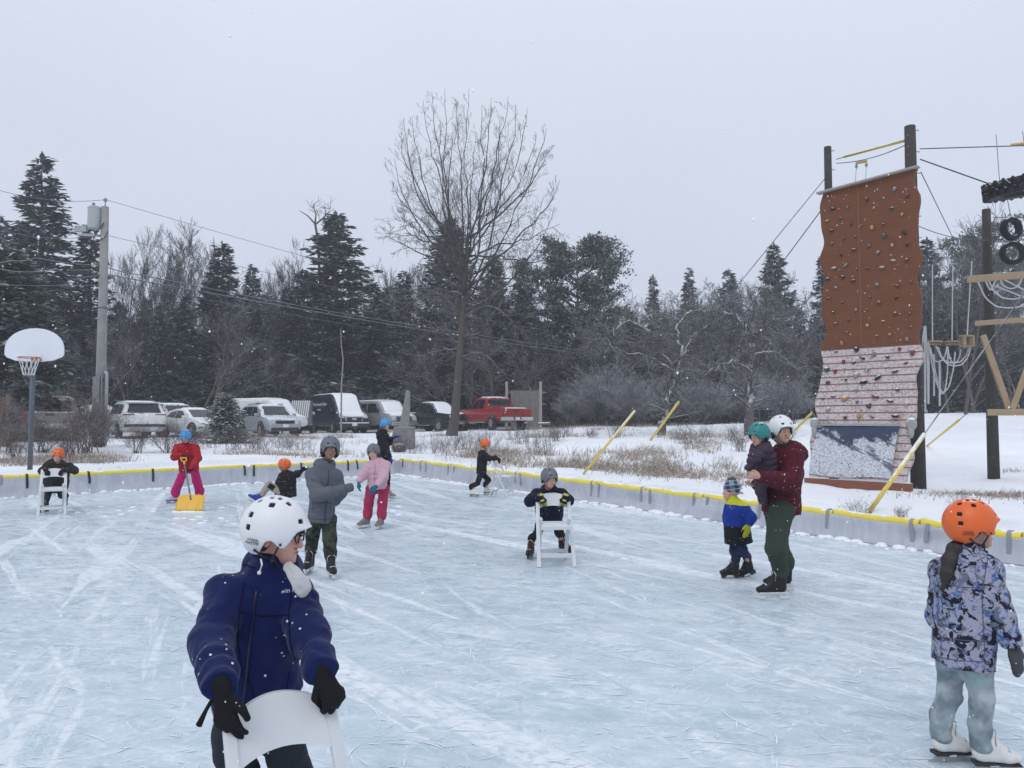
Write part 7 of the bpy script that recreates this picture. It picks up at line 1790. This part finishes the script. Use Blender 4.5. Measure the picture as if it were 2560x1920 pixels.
m = MB(); d0 = [P(652,1398,2.70), P(655,1412,2.68), P(650,1426,2.68), P(648,1432,2.68)]; m.tube([q-b1 for q in d0], .003, 6); m.ball(d0[-1]-b1, .007, 8, 6); m.build('drawcord', simple('white_cord', (.6,.6,.62), .7), W1['root'], smooth=True)
m = MB(); t0 = W1['wr_r']-b1; m.tube([t0+np.array([-.012,-.01,-.03]), t0+np.array([-.034,-.015,-.07]), t0+np.array([-.055,-.015,-.115])], [.006,.006,.010], 8); m.build('glove_toggle', BLACK_G, W1['root'], smooth=True)
SEAMB = cloth('blue_seam', (.001,.003,.028), .8, .1, 0)
seam(W1, [[(612,1455),(598,1520),(594,1600),(604,1690)],[(728,1480),(722,1540),(726,1610),(738,1650)],[(600,1530),(660,1540),(722,1538)],[(618,1690),(632,1730),(640,1770)],[(724,1680),(716,1720),(708,1750)],[(575,1400),(610,1412),(640,1420)],[(600,1770),(650,1782),(720,1775)]], SEAMB, .0028)
# 2 girl on the right
W2 = person('girl in a patterned blue, grey and black jacket with an orange helmet and ponytail', 3.88,
 dict(head=(2428,1318), neck=(2415,1385), pelvis=(2410,1640,.02), sh_r=(2468,1425,-.08), sh_l=(2362,1428,.16), el_r=(2500,1545,-.12), el_l=(2350,1545,.24), wr_r=(2527,1608,-.14), wr_l=(2385,1630,.30), hi_r=(2442,1660,-.02), hi_l=(2380,1660,.10)),
 (1,-.20), .83, dict(r=dict(p=(2480,1932), dir=(.98,-.15)), l=dict(p=(2372,1905), dir=(1,.12), tilt=-.06)), res=.0068, pitch=-.02, hs=.90, skin_m=SKIN_D, helmet=H_ORANGE, tors=(.75,.66),
 hair=dict(style='short', mat=HAIR_D, pony=[(2405,1345,.02),(2388,1370,.0),(2374,1400,-.01),(2368,1435,-.02),(2356,1470,-.03)], amp=.014, freq=30, ps=.92),
 jacket=dict(mat=FLORAL, hem=(2408,1662,.02), pad=.03, collar=.9, wid=.93, flat=.80, flare=1.08, wr=.008, arms=[.072,.063,.050]), pants=dict(mat=DYE, r=(.086,.068,.062), cuff=1.5, fold=.006), gloves=dict(r=dict(kind='mitten', dir=(.25,-.15,-1), back=(.35,-.9,.1), mat=cloth('grey_mitten', (.06,.062,.07), .7, .2, .4), s=.85), l=dict(kind='mitten', dir=(.6,.1,-.8), back=(0,1,.1), mat=BLACK_G, s=.8)), skates=dict(style='figure', boot=SK_WHITE, holder=SOLE_D, size=.82, lace=simple('grey_lace', (.4,.4,.4), .9)))
helmet_text(W2, (1,), INK)
seam(W2, [[(2340,1452),(2400,1468),(2462,1470)],[(2470,1395),(2455,1480),(2458,1560),(2462,1640)],[(2334,1592),(2400,1600),(2462,1604)],[(2330,1640),(2400,1652),(2480,1655)]], cloth('grey_seam', (.10,.10,.14), .8, .1, 0), .0022)
# 3 man with toddler
W3 = person('man in a maroon parka and green trousers, white helmet, carrying a toddler', 7.4,
 dict(head=(1953,1078), neck=(1960,1128,.02), pelvis=(1952,1262,.04), sh_r=(1925,1150,.16), sh_l=(1982,1148,-.10), el_r=(1915,1205,.22), el_l=(1976,1206,-.22), wr_r=(1893,1213,.06), wr_l=(1903,1192,-.40), hi_r=(1942,1275,.12), hi_l=(1955,1275,-.06), kn_r=(1946,1366,.14), kn_l=(1938,1370,-.08)),
 (.16,-1), 1.0, dict(r=dict(p=(1952,1478), dir=(-1,-.12)), l=dict(p=(1937,1500), dir=(-1,-.10))), res=.0095, hs=1.0, skin_m=SKIN_D, helmet=H_WHITE, hair=dict(style='short', mat=HAIR_D), tors=(-.85,-.52),
 jacket=dict(mat=MAROON, hem=(1952,1282,.04), pad=.042, hood=1.6, collar=.45, wid=1.12, flat=.86, wr=.010, wf=8, arm=1.05), pants=dict(mat=GREEN, r=(.118,.092,.075), cuff=.45), gloves=dict(l=dict(bare=1, dir=(-1,.1,.15), back=(-.1,-1,.2)), r=dict(bare=1, dir=(-1,-.4,.1), back=(0,-.2,-1))), skates=dict(boot=SK_BLACK, holder=HOLD_W, blade=HOLD_W, size=1.08, lining=simple('white_trim', (.6,.6,.6), .7)))
W4 = person('toddler in a plum puffer suit and teal helmet, held by the man', 7.27,
 dict(head=(1898,1088), neck=(1903,1112,.02), pelvis=(1915,1195,.06), sh_r=(1892,1122,.12), sh_l=(1914,1124,-.06), el_r=(1888,1150,.14), el_l=(1884,1148,-.12), wr_r=(1885,1170,.1), wr_l=(1870,1172,-.14), hi_r=(1908,1198,.12), hi_l=(1912,1200,.0), kn_r=(1902,1225,.1), kn_l=(1902,1228,.02), ft_r=(1912,1248,.12), ft_l=(1908,1252,.05)),
 (-.85,-.45), .55, None, res=.0085, pitch=.25, hs=.80, skin_m=SKIN_B, helmet=H_TEAL, hair=dict(style='short', mat=HAIR_B), tors=(-.85,-.4),
 jacket=dict(mat=PLUM, hem=(1916,1205,.06), pad=.036, puff=.014, qs=.06, collar=1.2, hood=.9, wid=1.15, flat=.9, wr=.004, arm=.95), pants=dict(mat=PLUM, r=(.10,.09,.08)))
seam(W3, [[(1960,1125),(1957,1150),(1952,1175)],[(1990,1130),(1998,1165),(1990,1200)],[(1925,1225),(1920,1255),(1922,1278)],[(1945,1235),(1975,1243)]], cloth('maroon_seam', (.025,.004,.007), .8, .1, 0), .0026)
# 5 small child in plaid hat
W5 = person('small child in a plaid fleece hat and yellow, blue and black coat with lime mittens', 8.35,
 dict(head=(1829,1228), neck=(1833,1252), pelvis=(1845,1330,.02), sh_r=(1828,1274,.12), sh_l=(1858,1272,-.10), el_r=(1822,1292,.18), el_l=(1876,1296,-.14), wr_r=(1816,1306,.16), wr_l=(1873,1310,-.16), hi_r=(1838,1345,.07), hi_l=(1850,1345,-.05), kn_r=(1836,1378,.05), kn_l=(1856,1376,-.05)),
 (-1,-.06), .62, dict(l=dict(p=(1872,1442), dir=(-.93,-.30), tilt=-.30), r=dict(p=(1829,1447), dir=(-1,-.06))), res=.0085, pitch=.02, hs=.86, skin_m=SKIN_B, hat=PLAID, tors=(-1,-.15),
 jacket=dict(mat=COAT3, hem=(1846,1356,.02), pad=.036, collar=1.9, wid=.92, flat=.92, flare=1.30, wr=.006, arm=.95), pants=dict(mat=NAVYP, r=(.10,.085,.075)), gloves=dict(l=dict(kind='mitten', dir=(-.35,-.2,-1), back=(.5,-.8,.1), mat=LIME, s=.82), r=dict(kind='mitten', dir=(-.1,-.1,-1), back=(-.6,.6,.1), mat=LIME, s=.78)), skates=dict(boot=cloth('patterned_boot', (.02,.02,.022), .5, .3, .9, fscale=60), holder=HOLD_B, size=.78, lace=simple('grey_lace2', (.3,.3,.3), .9)))
# 6 child in navy leaning on the middle chair
hr, hl = cp('mid', .09, .70), cp('mid', -.09, .70)
W6 = person('child in a navy coat and grey helmet leaning forward over a chair', 9.62,
 dict(head=(1373,1196,-.10), neck=(1372,1228,.06), pelvis=(1374,1280,.32), sh_r=(1342,1236,.02), sh_l=(1403,1236,.02), el_r=(1325,1252,-.06), el_l=(1420,1250,-.06), wr_r=hr+np.array([-.06,-.035,.085]), wr_l=hl+np.array([.06,-.035,.085]), hi_r=(1357,1285,.32), hi_l=(1392,1285,.32), kn_r=(1345,1330,.22), kn_l=(1398,1332,.25)),
 (.42,-.9), .76, dict(r=dict(p=(1326,1396), dir=(-.28,-.95)), l=dict(p=(1412,1386), dir=(.75,-.65))), res=.010, pitch=.20, hs=.90, skin_m=SKIN_B, helmet=H_GREY, hair=dict(style='short', mat=HAIR_R), tors=(0,-1),
 jacket=dict(mat=NAVYC, hem=(1374,1288,.34), pad=.032, hood=1.0, collar=1.0, wid=1.05, flat=.85, wr=.008), pants=dict(mat=BLACK, r=(.092,.072,.06)), gloves=dict(r=dict(dir=(.35,-.25,-1), back=(.0,-1,.2), mat=cloth('black_yellow_glove', (.03,.03,.032), .8, .3, .3), s=.92, band=simple('yellow_cuff', (.50,.47,.12), .8), knuckle=simple('yellow_patch', (.46,.44,.08), .8)), l=dict(dir=(-.35,-.25,-1), back=(0,-1,.2), mat=BLACK_G, s=.92, band=simple('yellow_cuff', (.50,.47,.12), .8), knuckle=simple('yellow_patch', (.46,.44,.08), .8))), skates=dict(boot=SK_RED, holder=HOLD_B, size=.86))
# 7 grey coat
W7 = person('child in a long grey coat, camouflage trousers and grey helmet with dark curls', 8.62,
 dict(head=(825,1122), neck=(814,1163,.02), pelvis=(803,1280,.04), sh_r=(782,1188,-.04), sh_l=(838,1190,.06), el_r=(792,1238,-.20), el_l=(850,1232,.08), wr_r=(866,1221,-.28), wr_l=(836,1258,.16), hi_r=(788,1300,.04), hi_l=(822,1300,.06)),
 (.34,-.94), .88, dict(r=dict(p=(772,1434), dir=(-.1,-1)), l=dict(p=(828,1446), dir=(.42,-.9))), res=.010, pitch=.10, roll=-.08, hs=.95, skin_m=SKIN_C, helmet=H_GREY, hair=dict(style='curly', mat=HAIR_D, amp=.012, freq=38), tors=(.32,-.95),
 jacket=dict(mat=GREYC, hem=(802,1305,.04), pad=.034, hood=1.25, collar=.7, wid=.94, flat=.85, flare=1.10, wr=.009, wf=9, zip=simple('dark_placket', (.03,.035,.045), .7), zoff=-.03, arm=1.02), pants=dict(mat=CAMO, r=(.100,.085,.078), cuff=.45), skates=dict(boot=SK_BLACK, holder=HOLD_W, size=.98, lining=simple('white_trim2', (.6,.6,.6), .7)))
m = MB(); c = W7['wr_r']-W7['base']; d = nz(W7['wr_r']-W7['el_r']); m.tube([c+d*.02, c+d*.068], [.050,.044], 12); m.build('cuff', GREYC, W7['root'], smooth=True)
seam(W7, [[(782,1256),(803,1257),(826,1257)],[(782,1256),(783,1275)],[(826,1257),(826,1275)],[(776,1196),(790,1205),(812,1208)],[(766,1296),(800,1299),(838,1296)]], cloth('coat_seam', (.04,.045,.057), .8, .1, 0), .003)
# 8 pink jacket
W8 = person('child in a pale pink puffer jacket, rose trousers, teal gloves and a grey helmet', 12.3,
 dict(head=(934,1130), neck=(941,1154,.02), pelvis=(944,1212,.04), sh_r=(925,1166,-.02), sh_l=(964,1164,.04), el_r=(910,1186,-.06), el_l=(958,1194,-.12), wr_r=(897,1203,-.12), wr_l=(943,1214,-.26), hi_r=(928,1222,.03), hi_l=(960,1222,.05)),
 (-.14,-1), .74, dict(r=dict(p=(912,1321), dir=(-.75,-.65)), l=dict(p=(950,1323), dir=(-.35,-.92))), res=.011, pitch=.12, roll=.08, hs=.90, skin_m=SKIN_A, helmet=H_GREY, hair=dict(style='long', mat=HAIR_B), tors=(-.1,-1),
 jacket=dict(mat=PINK, hem=(944,1222,.04), pad=.045, puff=.012, qs=.085, hood=1.35, collar=1.0, wid=1.05, flat=.9, wr=.005), pants=dict(mat=ROSE, r=(.112,.105,.100), cuff=.6), gloves=dict(r=dict(kind='relax', dir=(-.05,-.1,-1), back=(-.8,-.5,.1), mat=TEALG, s=.92), l=dict(kind='relax', dir=(-.6,-.5,-.7), back=(-.1,-.8,.5), mat=TEALG, s=.95)), skates=dict(boot=SK_GREY, holder=HOLD_W, size=.85, lace=LACE_D))
seam(W8, [[(938,1158),(937,1180),(936,1212)]], cloth('pink_seam', (.36,.18,.25), .8, .1, 0), .005, 'zip')
# 9 blue helmet behind
W9 = person('child in black with a blue helmet and royal blue gloves at the far rink corner', 16.6,
 dict(head=(963,1062), neck=(957,1082), pelvis=(962,1152,.02), sh_r=(950,1092,-.10), sh_l=(962,1090,.12), el_r=(964,1122,-.14), el_l=(974,1104,.1), wr_r=(975,1143,-.16), wr_l=(980,1096,.0), hi_r=(961,1160,-.07), hi_l=(966,1160,.08)),
 (.92,-.4), .84, dict(r=dict(p=(962,1252), dir=(.95,-.3)), l=dict(p=(974,1247), dir=(.95,-.2))), res=.012, pitch=.12, hs=.90, skin_m=SKIN_B, helmet=H_BLUE, hair=dict(style='short', mat=HAIR_B), tors=(.9,-.35),
 jacket=dict(mat=BLACK, hem=(962,1162,.02), pad=.034, hood=1.2, collar=1.4, wid=1.0, flat=.88, wr=.007), pants=dict(mat=BLACK, r=(.095,.075,.068)), gloves=dict(r=dict(kind='relax', dir=(.2,-.05,-1), back=(.7,-.6,.1), mat=ROYAL, s=.95), l=dict(kind='spread', dir=(.9,-.2,.35), back=(0,.3,1), mat=ROYAL, s=.95)), skates=dict(boot=leather('tan_boot', (.30,.25,.19)), holder=HOLD_W, size=.86))
# 10 the fallen child
z0 = lambda px, Y, z: np.array([ray(px,1050)[0]/ray(px,1050)[1]*Y, Y, z])
W10 = person('child in black with an orange helmet falling back onto the ice, one leg kicked out', 14.0,
 dict(head=(711,1164), neck=(716,1184), pelvis=(717,1236,.04), sh_r=(706,1190,.12), sh_l=(728,1190,-.10), el_r=(698,1206,.2), el_l=(744,1184,-.08), wr_r=(700,1222,.22), wr_l=(752,1179,-.02), hi_r=(712,1238,.10), hi_l=(714,1238,-.04), kn_r=z0(706,13.9,.10), kn_l=(672,1212,-.08), ft_r=z0(728,14.2,.07), bt_l=(649,1236,-.06)),
 (-.92,.30), .74, dict(l=dict(p=0, loc=P(631,1257,13.9), dir=(-1,-.08), tilt=.60)), res=.011, pitch=.10, roll=-.10, hs=.88, skin_m=SKIN_A, helmet=H_ORANGE, hair=dict(style='short', mat=HAIR_B), tors=(-1,.1),
 jacket=dict(mat=BLACK, hem=(718,1242,.04), pad=.030, hood=1.0, collar=1.0, wid=1.0, flat=.92, wr=.007), pants=dict(mat=BEIGE, r=(.105,.086,.072), cuff=.2), gloves=dict(l=dict(kind='spread', dir=(.75,0,.5), back=(-.4,.8,.5), mat=BLACK_G, s=.92), r=dict(kind='relax', dir=(-.6,.3,-.6), back=(-.5,.5,.5), mat=BLACK_G, s=.9)), skates=dict(boot=SK_BLUE, holder=HOLD_W, size=.86))
m = MB(); a, c = W10['hi_l']-W10['base'], W10['kn_l']-W10['base']; d = nz(c-a); q = a+(c-a)*.78; m.prism([(-.06,-.045),(.06,-.045),(.06,.045),(-.06,.045)], q+np.array([0,-.062,.012]), d, nz(np.cross((0,-1,0), d)), (0,-1,0), .012); m.build('knee_patch', BLACK, W10['root'], bevel=.004)
# 11 child with the shovel
st = SHOVEL_TOP; sd_ = nz(st-(G(470,1279)+np.array([-.005,.14,.20])))
W11 = person('child in a red jacket and magenta trousers with a blue helmet pushing the yellow shovel', 15.75,
 dict(head=(464,1092,-.12), neck=(466,1110,.0), pelvis=(472,1168,.08), sh_r=(445,1120,-.04), sh_l=(488,1120,-.02), el_r=(436,1142,-.20), el_l=(495,1146,-.15), wr_r=st+sd_*.14+np.array([-.06,.05,.04]), wr_l=st-sd_*.22+np.array([.07,.05,.03]), hi_r=(462,1174,.08), hi_l=(486,1174,.08)),
 (.10,-1), .86, dict(r=dict(p=(432,1258), dir=(-.72,-.70)), l=dict(p=(498,1256), dir=(.3,-.95))), res=.012, pitch=.55, hs=.95, skin_m=SKIN_B, helmet=H_BLUE, hair=dict(style='short', mat=HAIR_B), tors=(.05,-1),
 jacket=dict(mat=RED, hem=(473,1176,.09), pad=.036, hood=.9, collar=1.0, wid=1.0, flat=.9, wr=.008), pants=dict(mat=MAG, r=(.098,.098,.105), cuff=.9), gloves=dict(r=dict(dir=(1,-.25,-.25), back=(0,-.6,1), mat=BLACK_G, s=.95), l=dict(dir=(-1,-.2,-.35), back=(0,-.9,.5), mat=BLACK_G, s=.95)), skates=dict(style='figure', boot=SK_LAV, holder=SOLE_D, size=.9))
g = SDF(W11['neck']-.2, W11['neck']+.2, .010); n_, u_, f_, s_ = W11['neck'], W11['up'], W11['front'], W11['sv']
g.chain([n_-f_*.07+s_*.06, n_-s_*-.085+f_*.02+u_*.02, n_+s_*.05+f_*.07-u_*.01], [.02,.02,.016], .01); g.chain([n_-f_*.07-s_*.06, n_-s_*.085+f_*.02+u_*.02, n_-s_*.05+f_*.07-u_*.01], [.02,.02,.016], .01)
link('hood_lining', g.nets('hood_lining', FLEECE, W11['base']), W11['root'])
seam(W11, [[(468,1112),(471,1140),(473,1170)],[(446,1150),(456,1156)]], cloth('red_seam', (.13,.004,.009), .8, .1, 0), .006, 'zip')
# 12 child at the left chair
hr, hl = cp('left', .09, .72), cp('left', -.09, .72)
W12 = person('child in a dark jacket and orange helmet leaning on a chair at the left boards', 14.55,
 dict(head=(145,1138,-.12), neck=(144,1161,.04), pelvis=(138,1200,.34), sh_r=(118,1166,.02), sh_l=(172,1166,.02), el_r=(106,1178,-.06), el_l=(186,1176,-.06), wr_r=hr+np.array([-.06,.01,.075]), wr_l=hl+np.array([.06,.01,.075]), hi_r=(127,1206,.32), hi_l=(153,1206,.32), kn_r=(120,1236,.2), kn_l=(154,1238,.22)),
 (.34,-.92), .76, dict(r=dict(p=(110,1281), dir=(-.2,-1)), l=dict(p=(163,1271), dir=(.5,-.85))), res=.0115, pitch=.28, roll=-.20, hs=.92, skin_m=SKIN_A, helmet=H_ORANGE, hair=dict(style='short', mat=HAIR_B), tors=(0,-1),
 jacket=dict(mat=cloth('dark_olive_jacket', (.020,.020,.018), .85, .4, .9), hem=(139,1214,.36), pad=.034, hood=1.0, wid=1.05, flat=.88, wr=.008), pants=dict(mat=BLACK, r=(.095,.08,.07)), gloves=dict(r=dict(dir=(.5,-.3,-.9), back=(0,-1,.3), mat=BLACK_G, s=.95, band=simple('red_cuff', (.22,.02,.03), .8)), l=dict(dir=(-.5,-.3,-.9), back=(0,-1,.3), mat=BLACK_G, s=.95, band=simple('red_cuff', (.22,.02,.03), .8))), skates=dict(boot=SK_BLACK, holder=HOLD_B, size=.88))
# 13 child at the far chair
hr, hl = cp('far', -.17, .79), cp('far', .17, .79)
W13 = person('child in black with an orange helmet pushing a chair along the right boards', 17.62,
 dict(head=(1213,1112), neck=(1207,1131), pelvis=(1203,1178,.02), sh_r=(1209,1139,-.12), sh_l=(1212,1137,.13), el_r=(1226,1147,-.14), el_l=(1226,1146,.13), wr_r=(1240,1147,-.16), wr_l=(1241,1143,.12), hi_r=(1203,1182,-.06), hi_l=(1204,1182,.08), kn_r=(1194,1208,-.08), kn_l=(1221,1200,.05)),
 (.94,-.34), .74, dict(r=dict(p=(1184,1243), dir=(.9,-.4), ), l=dict(p=(1219,1237), dir=(.9,-.3))), res=.0125, pitch=.12, hs=.90, skin_m=SKIN_B, helmet=H_ORANGE, hair=dict(style='short', mat=HAIR_B), tors=(.95,-.2),
 jacket=dict(mat=BLACK, hem=(1203,1186,.02), pad=.024, hood=.8, wid=.85, flat=.95, wr=.006), pants=dict(mat=BLACK, r=(.098,.082,.078), cuff=.6), gloves=dict(r=dict(dir=(.8,.1,-.5), back=(.3,-.2,1), mat=BLACK_G, s=.95), l=dict(dir=(.8,-.1,-.5), back=(.3,.2,1), mat=BLACK_G, s=.95)), skates=dict(style='figure', boot=SK_WHITE, holder=SOLE_D, size=.86))
sc.cycles.max_bounces = 6; sc.cycles.diffuse_bounces = 3; sc.cycles.transparent_max_bounces = 8
sc.cycles.volume_bounces = 2
